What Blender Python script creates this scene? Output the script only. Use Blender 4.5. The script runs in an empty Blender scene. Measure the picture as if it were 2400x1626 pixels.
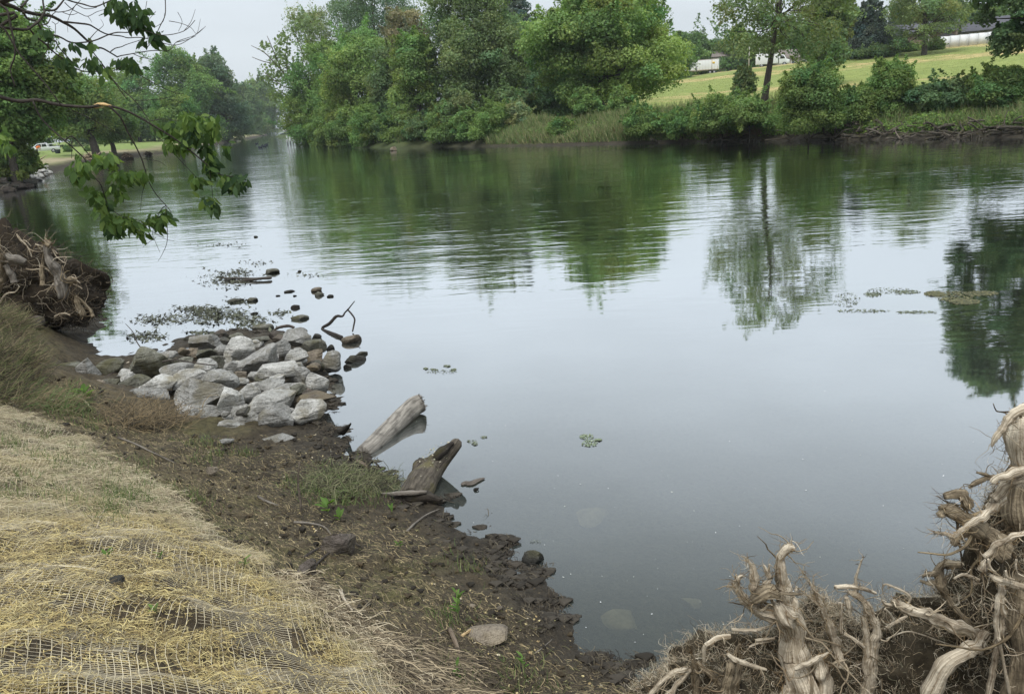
import bpy, bmesh, math, random
import numpy as np
from mathutils import Vector, Matrix

# ------------------------------------------------------------------ camera, world, sun, exposure
SC = bpy.context.scene
COL = SC.collection
R = math.radians
PW, PH, FPX = 2400.0, 1626.0, 1813.0
CAMZ, PITCH, ROLL = 3.3, 16.7, 3.5
cam = bpy.data.cameras.new("camera"); camo = bpy.data.objects.new("camera", cam); COL.objects.link(camo)
RM = Matrix.Rotation(R(90 - PITCH), 3, 'X') @ Matrix.Rotation(R(-ROLL), 3, 'Z')
camo.matrix_world = Matrix.Translation((0, 0, CAMZ)) @ RM.to_4x4()
cam.sensor_width = 36.0; cam.lens = 36.0 * FPX / PW
cam.clip_start = 0.05; cam.clip_end = 6000
SC.camera = camo

SUN_EL, SUN_ROT = R(62), R(200)
world = bpy.data.worlds.new("World"); SC.world = world; world.use_nodes = True
def N(nt, typ, **kw):
    n = nt.nodes.new(typ)
    for k, v in kw.items():
        if k.startswith('i_'):
            key = k[2:]; key = int(key) if key.isdigit() else key.replace('_', ' ')
            n.inputs[key].default_value = v
        else: setattr(n, k, v)
    return n
wt = world.node_tree; wt.nodes.clear(); L = wt.links.new
sky = N(wt, 'ShaderNodeTexSky', sky_type='NISHITA', sun_disc=False, sun_elevation=SUN_EL, sun_rotation=SUN_ROT, air_density=1.0, dust_density=4.0)
tc = N(wt, 'ShaderNodeTexCoord'); sp = N(wt, 'ShaderNodeSeparateXYZ'); L(tc.outputs['Generated'], sp.inputs[0])
zr = N(wt, 'ShaderNodeMapRange', i_1=0.0, i_2=1.0, i_3=0.0, i_4=1.0); L(sp.outputs['Z'], zr.inputs[0])
mp = N(wt, 'ShaderNodeMapping'); mp.inputs['Scale'].default_value = (1.5, 1.5, 5.0); L(tc.outputs['Generated'], mp.inputs[0])
cn = N(wt, 'ShaderNodeTexNoise', i_Scale=1.6, i_Detail=5.0, i_Roughness=0.55); L(mp.outputs[0], cn.inputs['Vector'])
cr = N(wt, 'ShaderNodeMapRange', i_1=0.3, i_2=0.7, i_3=0.90, i_4=1.10); L(cn.outputs[0], cr.inputs[0])
ov = N(wt, 'ShaderNodeMapRange', i_1=0.0, i_2=1.0, i_3=0.90, i_4=1.75); L(sp.outputs['Z'], ov.inputs[0])
mm = N(wt, 'ShaderNodeMath', operation='MULTIPLY'); L(cr.outputs[0], mm.inputs[0]); L(ov.outputs[0], mm.inputs[1])
cc = N(wt, 'ShaderNodeVectorMath', operation='SCALE'); cc.inputs[0].default_value = (6.25, 6.8, 7.25); L(mm.outputs[0], cc.inputs['Scale'])
mx = N(wt, 'ShaderNodeMix', data_type='RGBA', i_0=0.88); L(sky.outputs[0], mx.inputs[6]); L(cc.outputs[0], mx.inputs[7])
bg = N(wt, 'ShaderNodeBackground', i_Strength=0.1); L(mx.outputs[2], bg.inputs[0])
wo = N(wt, 'ShaderNodeOutputWorld'); L(bg.outputs[0], wo.inputs[0])

sl = bpy.data.lights.new("sun", 'SUN'); sl.energy = 1.5; sl.angle = R(20); sl.color = (1.0, 0.97, 0.92)
so = bpy.data.objects.new("sun", sl); COL.objects.link(so)
so.rotation_euler = (R(28), 0, R(-20)); so.location = (0, 0, 60)

vs = SC.view_settings; SC.display_settings.display_device = 'sRGB'
vs.view_transform = 'Standard'; vs.look = 'None'; vs.exposure = 0.35; vs.gamma = 1.0; vs.use_curve_mapping = False
SC.render.engine = 'CYCLES'
cy = SC.cycles; cy.use_denoising = True; cy.max_bounces = 6; cy.diffuse_bounces = 2; cy.glossy_bounces = 2
cy.transmission_bounces = 3; cy.transparent_max_bounces = 8; cy.volume_bounces = 0
cy.caustics_reflective = False; cy.caustics_refractive = False

# ------------------------------------------------------------------ helpers
rng = np.random.default_rng(7); random.seed(7)
RMn = np.array(RM); CAM = np.array([0, 0, CAMZ])
def ray(px, py):
    return RMn @ np.array([(px - PW / 2) / FPX, (PH / 2 - py) / FPX, -1.0])
def onz(px, py, z=0.0):
    d = ray(px, py); return CAM + d * ((z - CAMZ) / d[2])
def ony(px, py, y):
    d = ray(px, py); return CAM + d * (y / d[1])
def K(x, y): return x * 2400 / 2324, y * 1626 / 1575          # full-view pixel -> native pixel
def dz(x, y, z=0.0): return onz(*K(x, y), z)
def dy(x, y, d): return ony(*K(x, y), d)
def pxm(p):                                                       # metres per native pixel at a point
    v = RMn.T @ (np.asarray(p) - CAM); return -v[2] / FPX

_tab = np.random.default_rng(3).random((256, 256))
def vn(x, y, s=0):
    x = np.asarray(x, float) + s * 17.31; y = np.asarray(y, float) + s * 9.77
    xi = np.floor(x).astype(int); yi = np.floor(y).astype(int); fx = x - xi; fy = y - yi
    fx = fx * fx * (3 - 2 * fx); fy = fy * fy * (3 - 2 * fy)
    t = lambda a, b: _tab[a & 255, b & 255]
    return (t(xi, yi) * (1 - fx) + t(xi + 1, yi) * fx) * (1 - fy) + (t(xi, yi + 1) * (1 - fx) + t(xi + 1, yi + 1) * fx) * fy
def fbm(x, y, oct=4, s=0):
    a, o, f = 1.0, 0.0, 1.0
    for k in range(oct):
        o = o + a * (vn(x * f, y * f, s + k) - 0.5); a *= 0.5; f *= 2.07
    return o
def sm(a, b, x):
    t = np.clip((np.asarray(x, float) - a) / (b - a), 0, 1); return t * t * (3 - 2 * t)

def tag(o, label=None, cat=None, group=None, kind=None):
    if label: o['label'] = label
    if cat: o['category'] = cat
    if group: o['group'] = group
    if kind: o['kind'] = kind
    return o
def empty(name, loc, label=None, cat=None, group=None):
    o = bpy.data.objects.new(name, None); COL.objects.link(o); o.location = tuple(loc); o.empty_display_size = 0.1
    return tag(o, label, cat, group)
def make_mesh(name, V, F, mat=None, smooth=False, tint=None, fib=None):
    V = np.asarray(V, np.float32); F = np.asarray(F, np.int32)
    me = bpy.data.meshes.new(name); n, (m, k) = len(V), F.shape
    me.vertices.add(n); me.vertices.foreach_set('co', V.ravel())
    cnt = np.full(m, k, np.int32)
    if k == 4: cnt[(F[:, 3] == F[:, 2]) | (F[:, 3] == F[:, 0])] = 3          # quads with a doubled corner are triangles
    idx = F.ravel()[(np.arange(k)[None] < cnt[:, None]).ravel()]; st = np.concatenate([[0], np.cumsum(cnt)[:-1]]).astype(np.int32)
    me.loops.add(len(idx)); me.loops.foreach_set('vertex_index', idx)
    me.polygons.add(m); me.polygons.foreach_set('loop_start', st)
    if smooth: me.polygons.foreach_set('use_smooth', np.ones(m, bool))
    me.update(calc_edges=True)
    if tint is not None:
        t = np.asarray(tint, np.float32); dom = 'FACE' if len(t) == m and len(t) != n else 'POINT'
        a = me.attributes.new('tint', 'FLOAT_COLOR', dom)
        a.data.foreach_set('color', np.concatenate([t, np.ones((len(t), 1), np.float32)], 1).ravel())
    if fib is not None:
        a = me.attributes.new('fib', 'FLOAT_VECTOR', 'POINT'); a.data.foreach_set('vector', np.asarray(fib, np.float32).ravel())
    if mat: me.materials.append(mat)
    return me
def obj(name, V, F, mat, parent=None, loc=(0, 0, 0), **kw):
    """link a mesh; V is in world space minus loc when loc is given"""
    o = bpy.data.objects.new(name, make_mesh(name, V, F, mat, **kw)); COL.objects.link(o)
    if parent is not None: o.parent = parent
    o.location = tuple(loc); return o

class MB:
    """collects quads with tints and fibre coordinates"""
    def __init__(s): s.V, s.F, s.T, s.B, s.n = [], [], [], [], 0
    def add(s, V, F, tint=(1, 1, 1), fib=None):
        V = np.asarray(V, float); s.V.append(V); s.F.append(np.asarray(F) + s.n)
        t = np.asarray(tint, float); s.T.append(np.tile(t, (len(V), 1)) if t.ndim == 1 else t)
        s.B.append(np.zeros((len(V), 3)) if fib is None else fib); s.n += len(V); return s
    def box(s, c, d, rz=0, tint=(1, 1, 1), M=None):
        c = np.array(c, float); d = np.array(d, float) / 2
        v = np.array([[x, y, z] for x in (-1, 1) for y in (-1, 1) for z in (-1, 1)], float) * d
        if rz: ca, sa = math.cos(rz), math.sin(rz); v = v @ np.array([[ca, sa, 0], [-sa, ca, 0], [0, 0, 1]])
        v = v + c
        f = [[0, 1, 3, 2], [4, 6, 7, 5], [0, 4, 5, 1], [2, 3, 7, 6], [0, 2, 6, 4], [1, 5, 7, 3]]
        return s.add(v, f, tint)
    def tube(s, P, rad, sides=8, tint=(1, 1, 1), rough=0.0, groove=0.0, seed=0, seg=None, flat=1.0, cap=True):
        P, rad = smooth_path(np.asarray(P, float), np.asarray(rad, float), seg)
        V, F, B = tube_geo(P, rad, sides, rough, groove, seed, flat, cap)
        return s.add(V, F, tint, B)
    def build(s, name, mat, parent=None, loc=(0, 0, 0), smooth=False):
        V = np.concatenate(s.V) - np.array(loc if parent is None else (0, 0, 0))
        return obj(name, V, np.concatenate(s.F), mat, parent, loc if parent is None else (0, 0, 0), smooth=smooth, tint=np.concatenate(s.T), fib=np.concatenate(s.B))
def smooth_path(P, rad, seg=None):
    n = len(P)
    if n < 3 and not seg: return P, rad
    k = seg or 4
    Q, q = [], []
    for i in range(n - 1):
        p0, p1, p2, p3 = P[max(i - 1, 0)], P[i], P[i + 1], P[min(i + 2, n - 1)]
        for j in range(k):
            t = j / k
            Q.append(0.5 * ((2 * p1) + (-p0 + p2) * t + (2 * p0 - 5 * p1 + 4 * p2 - p3) * t * t + (-p0 + 3 * p1 - 3 * p2 + p3) * t ** 3))
            q.append(rad[i] * (1 - t) + rad[i + 1] * t)
    Q.append(P[-1]); q.append(rad[-1])
    return np.array(Q), np.array(q)
def tube_geo(P, rad, sides, rough=0.0, groove=0.0, seed=0, flat=1.0, cap=True):
    n = len(P)
    if groove > .2 and n > 8:                                           # gnarled: the centre line wanders
        S = np.concatenate([[0], np.cumsum(np.linalg.norm(P[1:] - P[:-1], axis=1))]) / (rad.mean() * 2.2); P = P + np.stack([vn(S, S * 0 + 3.1, seed), vn(S, S * 0 + 7.7, seed + 2), vn(S, S * 0 + 1.3, seed + 5)], 1) * rad[:, None] * 0.9 - rad[:, None] * 0.45
        rad = rad * (0.82 + 0.42 * vn(S * 1.7, S * 0 + 5.5, seed))
    T = np.gradient(P, axis=0) if n > 2 else np.repeat((P[1:] - P[:-1]), 2, 0)
    T /= np.linalg.norm(T, axis=1)[:, None] + 1e-9
    a = np.array([0, 0, 1.0]) if abs(T[0][2]) < 0.9 else np.array([1.0, 0, 0])
    u = np.cross(T[0], a); u /= np.linalg.norm(u); U = [u]
    for i in range(1, n):
        u = U[-1] - T[i] * np.dot(U[-1], T[i]); u /= np.linalg.norm(u) + 1e-9; U.append(u)
    U = np.array(U); W = np.cross(T, U)
    if cap:
        P = np.concatenate([P[:1], P, P[-1:]]); rad = np.concatenate([[rad[0] * 0.05], rad, [rad[-1] * 0.05]])
        U = np.concatenate([U[:1], U, U[-1:]]); W = np.concatenate([W[:1], W, W[-1:]]); n += 2
    S = np.concatenate([[0], np.cumsum(np.linalg.norm(P[1:] - P[:-1], axis=1))])
    A = np.arange(sides) / sides * 2 * math.pi
    rr = np.repeat(rad[:, None], sides, 1)
    if groove:
        g = vn(np.cos(A)[None, :] * 2.6 + S[:, None] * 1.2 + seed, np.sin(A)[None, :] * 2.6 + seed * 3.3) - 0.5
        rr = rr * (1 + groove * 2 * g)
    if rough:
        g = vn(np.cos(A)[None, :] * 1.7 + S[:, None] / (np.mean(rad) * 2 + 1e-6) + seed * 5.1, np.sin(A)[None, :] * 1.7 + S[:, None] / (np.mean(rad) * 3 + 1e-6)) - 0.5
        rr = rr * (1 + rough * 2 * g)
    V = P[:, None, :] + U[:, None, :] * (np.cos(A)[None, :] * rr)[:, :, None] + W[:, None, :] * (np.sin(A)[None, :] * rr * flat)[:, :, None]
    B = np.stack([np.repeat((np.cos(A) * 0.5)[None], n, 0) * rad.max(), np.repeat((np.sin(A) * 0.5)[None], n, 0) * rad.max(), np.repeat(S[:, None], sides, 1) + seed], 2)
    i = np.arange(n - 1)[:, None] * sides; j = np.arange(sides)[None, :]; j2 = (j + 1) % sides
    F = np.stack([i + j, i + j2, i + sides + j2, i + sides + j], 2).reshape(-1, 4)
    return V.reshape(-1, 3), F, B.reshape(-1, 3)
def strips(P, D, Ln, Wd, up, curl=0.2, arch=0.0, nseg=3, taper=0.6, rg=rng):
    """bent flat strands: returns V, F and the number of vertices per strand"""
    n = len(P); D = D / (np.linalg.norm(D, axis=1)[:, None] + 1e-9)
    S = np.cross(D, up); S /= np.linalg.norm(S, axis=1)[:, None] + 1e-9
    ph = rg.random(n) * 6.28; cu = (rg.random(n) - 0.5) * 2 * curl * Ln
    V = np.zeros((n, (nseg + 1) * 2, 3))
    for k in range(nseg + 1):
        t = k / nseg
        c = P + D * (Ln * t)[:, None] + S * (cu * np.sin(t * 3.0 + ph) - cu * np.sin(ph))[:, None] + up * (arch * Ln * np.sin(t * math.pi) * (0.3 + rg.random(n)))[:, None]
        w = Wd * (1 - taper * t)
        V[:, 2 * k] = c - S * (w / 2)[:, None]; V[:, 2 * k + 1] = c + S * (w / 2)[:, None]
    nv = (nseg + 1) * 2
    b = np.arange(n)[:, None] * nv; q = np.concatenate([[[2 * k, 2 * k + 1, 2 * k + 3, 2 * k + 2]] for k in range(nseg)])
    F = (b[:, :, None] + q[None]).reshape(-1, 4)
    return V.reshape(-1, 3), F, nv
def rep(t, k): return np.repeat(np.asarray(t, float), k, 0)
def pick(n, cols, rg=rng, var=0.2):
    c = np.array(cols, float)[rg.integers(0, len(cols), n)]
    return c * (1 + (rg.random((n, 1)) - 0.5) * 2 * var)

# ------------------------------------------------------------------ materials
def mat(name):
    m = bpy.data.materials.new(name); m.use_nodes = True; m.node_tree.nodes.clear(); return m, m.node_tree
def out(nt, sh):
    o = N(nt, 'ShaderNodeOutputMaterial'); nt.links.new(sh, o.inputs[0]); return o
def mixc(nt, fac, a, b, blend='MIX'):
    n = N(nt, 'ShaderNodeMix', data_type='RGBA', blend_type=blend)
    for k, v in ((0, fac), (6, a), (7, b)):
        if hasattr(v, 'links') or hasattr(v, 'is_linked'): nt.links.new(v, n.inputs[k])
        else: n.inputs[k].default_value = v if not isinstance(v, tuple) else (*v, 1)
    return n.outputs[2]
def noise(nt, vec, scale, detail=4, rough=0.55, dist=0.0):
    n = N(nt, 'ShaderNodeTexNoise', i_Scale=scale, i_Detail=detail, i_Roughness=rough, i_Distortion=dist)
    if vec is not None: nt.links.new(vec, n.inputs['Vector'])
    return n.outputs[0]
def ramp(nt, v, a, b, c=0.0, d=1.0):
    n = N(nt, 'ShaderNodeMapRange', i_1=a, i_2=b, i_3=c, i_4=d); nt.links.new(v, n.inputs[0]); return n.outputs[0]
def bump(nt, h, strength=0.5, dist=0.02):
    n = N(nt, 'ShaderNodeBump', i_Strength=strength, i_Distance=dist); nt.links.new(h, n.inputs['Height']); return n.outputs[0]
def princ(nt, col, rough=0.8, nrm=None, spec=0.3):
    p = N(nt, 'ShaderNodeBsdfPrincipled', i_Roughness=rough if not hasattr(rough, 'links') else 0.5)
    p.inputs['Specular IOR Level'].default_value = spec
    if isinstance(col, tuple): p.inputs['Base Color'].default_value = (*col, 1)
    else: nt.links.new(col, p.inputs['Base Color'])
    if hasattr(rough, 'links'): nt.links.new(rough, p.inputs['Roughness'])
    if nrm is not None: nt.links.new(nrm, p.inputs['Normal'])
    return p
def attr(nt, name='tint', out_='Color'): return N(nt, 'ShaderNodeAttribute', attribute_name=name).outputs[out_]
def pos(nt): return N(nt, 'ShaderNodeNewGeometry').outputs['Position']

def leaf_mat(name, col, trans=0.35):
    m, nt = mat(name)
    c = mixc(nt, 1.0, col, attr(nt), 'MULTIPLY')
    d = N(nt, 'ShaderNodeBsdfDiffuse'); nt.links.new(c, d.inputs[0])
    c2 = mixc(nt, 1.0, c, (1.25, 1.35, 0.6), 'MULTIPLY')
    t = N(nt, 'ShaderNodeBsdfTranslucent'); nt.links.new(c2, t.inputs[0])
    s = N(nt, 'ShaderNodeMixShader', i_0=trans); nt.links.new(d.outputs[0], s.inputs[1]); nt.links.new(t.outputs[0], s.inputs[2])
    out(nt, s.outputs[0]); return m
LB = 1.82
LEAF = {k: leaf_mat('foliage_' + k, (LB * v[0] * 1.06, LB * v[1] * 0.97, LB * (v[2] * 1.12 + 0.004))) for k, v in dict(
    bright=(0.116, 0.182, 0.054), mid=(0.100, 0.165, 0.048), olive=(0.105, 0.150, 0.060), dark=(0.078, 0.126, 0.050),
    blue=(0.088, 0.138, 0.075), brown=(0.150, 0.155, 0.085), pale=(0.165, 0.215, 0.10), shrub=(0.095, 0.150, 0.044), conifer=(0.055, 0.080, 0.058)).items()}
def tint_mat(name, rough=0.9, spec=0.2, bs=0.0, scale=60):
    m, nt = mat(name); nz = noise(nt, pos(nt), scale, 3)
    c = mixc(nt, 1.0, attr(nt), mixc(nt, nz, (0.7, 0.7, 0.7), (1.3, 1.3, 1.3)), 'MULTIPLY')
    p = princ(nt, c, rough, bump(nt, nz, bs, 0.01) if bs else None, spec); out(nt, p.outputs[0]); return m
TINT = tint_mat('tinted_fibre')
BARK = None
def wood_mat(name, dark, light, gap, rough=0.85, fs=60, zs=4, moss=None):
    """weathered wood: streaks run along the fibre coordinate"""
    m, nt = mat(name); f = attr(nt, 'fib', 'Vector')
    mp_ = N(nt, 'ShaderNodeMapping'); mp_.inputs['Scale'].default_value = (fs, fs, zs); nt.links.new(f, mp_.inputs[0])
    n1 = noise(nt, mp_.outputs[0], 1.0, 5, 0.6); n2 = noise(nt, pos(nt), 9, 4)
    n3 = noise(nt, pos(nt), 45, 3, 0.7)
    c = mixc(nt, ramp(nt, n1, 0.36, 0.64), dark, light)
    c = mixc(nt, ramp(nt, n2, 0.5, 0.72), c, mixc(nt, n1, gap, dark))
    c = mixc(nt, ramp(nt, n3, 0.60, 0.75, 0, 0.5), c, gap)
    if moss: c = mixc(nt, ramp(nt, noise(nt, pos(nt), 5, 3), 0.52, 0.66, 0, 0.8), c, moss)
    c = mixc(nt, 1.0, c, attr(nt), 'MULTIPLY')
    ad = N(nt, 'ShaderNodeMath', operation='ADD'); nt.links.new(n1, ad.inputs[0]); nt.links.new(n3, ad.inputs[1])
    p = princ(nt, c, rough, bump(nt, ad.outputs[0], 0.9, 0.012), 0.2); out(nt, p.outputs[0]); return m
BARK = wood_mat('bark', (0.05, 0.042, 0.034), (0.13, 0.11, 0.09), (0.025, 0.022, 0.018), fs=60, zs=3)
TWIG = wood_mat('twig_bark', (0.05, 0.042, 0.036), (0.10, 0.085, 0.072), (0.03, 0.026, 0.022), fs=240, zs=10)
ROOT = wood_mat('bleached_root', (0.33, 0.255, 0.17), (0.84, 0.74, 0.58), (0.085, 0.062, 0.042), fs=230, zs=5)
ROOTD = wood_mat('muddy_root', (0.13, 0.102, 0.068), (0.42, 0.34, 0.23), (0.035, 0.027, 0.019), fs=210, zs=6)
LOGM = wood_mat('grey_log', (0.15, 0.135, 0.115), (0.40, 0.365, 0.315), (0.065, 0.058, 0.05), fs=75, zs=4)
LOGD = wood_mat('dark_log', (0.062, 0.056, 0.048), (0.165, 0.148, 0.125), (0.028, 0.024, 0.02), fs=80, zs=6, moss=(0.13, 0.12, 0.055))
DRIFT = wood_mat('driftwood', (0.13, 0.11, 0.09), (0.30, 0.27, 0.23), (0.05, 0.042, 0.034), fs=130, zs=4)

def rock_mat(name, base, dark, warm):
    m, nt = mat(name)
    oi = N(nt, 'ShaderNodeObjectInfo'); ps = pos(nt)
    n1 = noise(nt, ps, 7, 6, 0.65); n2 = noise(nt, ps, 38, 4, 0.7); n3 = noise(nt, ps, 3.2, 4, 0.6, 0.6)
    mp_ = N(nt, 'ShaderNodeMapping'); mp_.inputs['Scale'].default_value = (4, 4, 26); mp_.inputs['Rotation'].default_value = (0.5, 0.7, 0.3); nt.links.new(ps, mp_.inputs[0])
    n4 = noise(nt, mp_.outputs[0], 1.0, 4, 0.6)
    c = mixc(nt, ramp(nt, n1, 0.35, 0.7), base, dark)
    c = mixc(nt, ramp(nt, n4, 0.55, 0.75, 0, 0.55), c, dark)
    c = mixc(nt, ramp(nt, n2, 0.50, 0.66, 0, 0.72), c, (dark[0] * .55, dark[1] * .55, dark[2] * .5)); c = mixc(nt, ramp(nt, noise(nt, ps, 85, 3, 0.7), 0.35, 0.65, 0.35, 0.0), c, (dark[0] * .4, dark[1] * .4, dark[2] * .4))
    c = mixc(nt, ramp(nt, n3, 0.50, 0.66, 0, 0.8), c, warm)
    rr = ramp(nt, oi.outputs['Random'], 0, 1, 0.58, 1.18); sc_ = N(nt, 'ShaderNodeVectorMath', operation='SCALE'); nt.links.new(c, sc_.inputs[0]); nt.links.new(rr, sc_.inputs['Scale'])
    sx = N(nt, 'ShaderNodeSeparateXYZ'); nt.links.new(ps, sx.inputs[0])
    wa = N(nt, 'ShaderNodeMath', operation='MULTIPLY_ADD', i_1=0.10, i_2=-0.05); nt.links.new(n1, wa.inputs[0])
    wz = N(nt, 'ShaderNodeMath', operation='SUBTRACT'); nt.links.new(sx.outputs[2], wz.inputs[0]); nt.links.new(wa.outputs[0], wz.inputs[1])
    wet = ramp(nt, wz.outputs[0], 0.02, 0.09, 0.32, 1.0)                      # wet tide line just above the water
    s2 = N(nt, 'ShaderNodeVectorMath', operation='SCALE'); nt.links.new(sc_.outputs[0], s2.inputs[0]); nt.links.new(wet, s2.inputs['Scale'])
    ad = N(nt, 'ShaderNodeMath', operation='ADD'); nt.links.new(n1, ad.inputs[0]); nt.links.new(n4, ad.inputs[1])
    a2 = N(nt, 'ShaderNodeMath', operation='MULTIPLY_ADD', i_1=0.4); nt.links.new(n2, a2.inputs[0]); nt.links.new(ad.outputs[0], a2.inputs[2])
    p = princ(nt, s2.outputs[0], 0.85, bump(nt, a2.outputs[0], 1.0, 0.06), 0.25); out(nt, p.outputs[0]); return m
ROCK = rock_mat('limestone', (0.74, 0.72, 0.675), (0.33, 0.32, 0.29), (0.24, 0.21, 0.14))
ROCKM = rock_mat('mossy_rock', (0.34, 0.33, 0.27), (0.12, 0.115, 0.085), (0.135, 0.125, 0.06))
ROCKD = rock_mat('wet_dark_rock', (0.15, 0.142, 0.12), (0.05, 0.048, 0.042), (0.09, 0.085, 0.045))
ROCKW = rock_mat('warm_rock', (0.40, 0.34, 0.26), (0.19, 0.155, 0.12), (0.28, 0.22, 0.13))
ROCKB = rock_mat('brown_rock', (0.21, 0.175, 0.15), (0.085, 0.072, 0.06), (0.15, 0.125, 0.09))

def flat_mat(name, col, rough=0.6, spec=0.4, nscale=0, var=0.15):
    m, nt = mat(name)
    c = col
    if nscale: nz = noise(nt, pos(nt), nscale, 4); c = mixc(nt, nz, tuple(v * (1 - var) for v in col), tuple(min(1, v * (1 + var)) for v in col))
    p = princ(nt, c, rough, None, spec); out(nt, p.outputs[0]); return m

# ground of the near bank: colour zones come from the mesh, grain from noise
m, nt = mat('river_mud'); GROUND = m
ps = pos(nt); a = attr(nt)
n1 = noise(nt, ps, 14, 6, 0.7); n2 = noise(nt, ps, 70, 4, 0.7); n3 = noise(nt, ps, 3.0, 5, 0.6)
c = mixc(nt, 1.0, a, mixc(nt, ramp(nt, n1, 0.3, 0.7), (0.42, 0.42, 0.42), (1.65, 1.58, 1.45)), 'MULTIPLY')
c = mixc(nt, ramp(nt, n2, 0.56, 0.70, 0, 0.55), c, mixc(nt, 1.0, a, (1.9, 1.75, 1.4), 'MULTIPLY'))
c = mixc(nt, ramp(nt, n3, 0.5, 0.75, 0, 0.55), c, mixc(nt, 1.0, a, (0.5, 0.48, 0.5), 'MULTIPLY'))
ad = N(nt, 'ShaderNodeMath', operation='MULTIPLY_ADD', i_1=0.5); nt.links.new(n2, ad.inputs[0]); nt.links.new(n1, ad.inputs[2])
p = princ(nt, c, ramp(nt, n3, 0.3, 0.7, 0.55, 0.95), bump(nt, ad.outputs[0], 1.0, 0.085), 0.3); out(nt, p.outputs[0])
# far ground
m, nt = mat('meadow'); MEADOW = m
ps = pos(nt); a = attr(nt)
n1 = noise(nt, ps, 0.5, 6, 0.7); n2 = noise(nt, ps, 3.0, 4, 0.7)
c = mixc(nt, 1.0, a, mixc(nt, ramp(nt, n1, 0.3, 0.7), (0.72, 0.75, 0.7), (1.25, 1.22, 1.25)), 'MULTIPLY')
c = mixc(nt, 1.0, c, mixc(nt, n2, (0.75, 0.78, 0.75), (1.25, 1.22, 1.25)), 'MULTIPLY')
p = princ(nt, c, 0.95, bump(nt, n2, 0.5, 0.1), 0.1); out(nt, p.outputs[0])

# water: murky body, clear Fresnel reflection, ripples that grow towards the current
m, nt = mat('river_water'); WATER = m
ps = pos(nt); sx = N(nt, 'ShaderNodeSeparateXYZ'); nt.links.new(ps, sx.inputs[0])
mpa = N(nt, 'ShaderNodeMapping'); mpa.inputs['Scale'].default_value = (0.5, 1.5, 1); mpa.inputs['Rotation'].default_value = (0, 0, R(8)); nt.links.new(ps, mpa.inputs[0])
w1 = noise(nt, mpa.outputs[0], 1.5, 3, 0.5, 0.6); w2 = noise(nt, mpa.outputs[0], 0.45, 2, 0.5, 0.8); w3 = noise(nt, mpa.outputs[0], 5.0, 2, 0.5)
def madd(x, k, y):
    n = N(nt, 'ShaderNodeMath', operation='MULTIPLY_ADD', i_1=k); nt.links.new(x, n.inputs[0]); nt.links.new(y, n.inputs[2]); return n.outputs[0]
def mul(x, y):
    n = N(nt, 'ShaderNodeMath', operation='MULTIPLY'); nt.links.new(x, n.inputs[0])
    if hasattr(y, 'links'): nt.links.new(y, n.inputs[1])
    else: n.inputs[1].default_value = y
    return n.outputs[0]
hsum = madd(w3, 0.16, madd(w2, 1.1, w1))
mpb = N(nt, 'ShaderNodeMapping'); mpb.inputs['Scale'].default_value = (0.05, 0.13, 1); nt.links.new(ps, mpb.inputs[0])
patch = ramp(nt, noise(nt, mpb.outputs[0], 1.0, 3, 0.5), 0.42, 0.62, 0.45, 1.0)
far_ = ramp(nt, sx.outputs[1], 11, 24, 0.035, 1.0)
def near_(p, r0, r1, k):
    d = N(nt, 'ShaderNodeVectorMath', operation='DISTANCE'); nt.links.new(ps, d.inputs[0]); d.inputs[1].default_value = tuple(p); return ramp(nt, d.outputs['Value'], r0, r1, k, 0.0)
def mx2(a_, b_):
    n = N(nt, 'ShaderNodeMath', operation='MAXIMUM'); nt.links.new(a_, n.inputs[0]); nt.links.new(b_, n.inputs[1]); return n.outputs[0]
amp = mul(far_, patch)
for (px_, py_), r0_, r1_, k_ in (((540, 640), .5, 4.5, .42), ((470, 560), .5, 6.5, .55), ((2240, 730), .3, 2.6, .40), ((2050, 670), .3, 3.2, .32), ((700, 560), .5, 6.0, .5), ((1000, 545), 1, 8.0, 1.0)):
    amp = mx2(amp, near_(dz(px_, py_), r0_, r1_, k_))
hh = mul(hsum, amp)
nb = bump(nt, hh, 1.0, 0.020)
gl = N(nt, 'ShaderNodeBsdfGlossy', i_Roughness=0.03); nt.links.new(nb, gl.inputs['Normal']); gl.inputs[0].default_value = (0.96, 0.98, 1.0, 1)
lw = N(nt, 'ShaderNodeLayerWeight', i_Blend=0.5); nt.links.new(nb, lw.inputs['Normal'])
fr = N(nt, 'ShaderNodeMapRange', interpolation_type='SMOOTHSTEP', i_1=0.36, i_2=0.90, i_3=0.045, i_4=0.97); nt.links.new(lw.outputs['Facing'], fr.inputs[0])
df = N(nt, 'ShaderNodeBsdfDiffuse'); df.inputs[0].default_value = (0.078, 0.090, 0.084, 1)
tr = N(nt, 'ShaderNodeBsdfTransparent'); tr.inputs[0].default_value = (0.62, 0.64, 0.54, 1)
ms = N(nt, 'ShaderNodeMixShader', i_0=0.46); nt.links.new(tr.outputs[0], ms.inputs[1]); nt.links.new(df.outputs[0], ms.inputs[2])
m2 = N(nt, 'ShaderNodeMixShader'); nt.links.new(fr.outputs[0], m2.inputs[0]); nt.links.new(ms.outputs[0], m2.inputs[1]); nt.links.new(gl.outputs[0], m2.inputs[2])
out(nt, m2.outputs[0])

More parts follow.
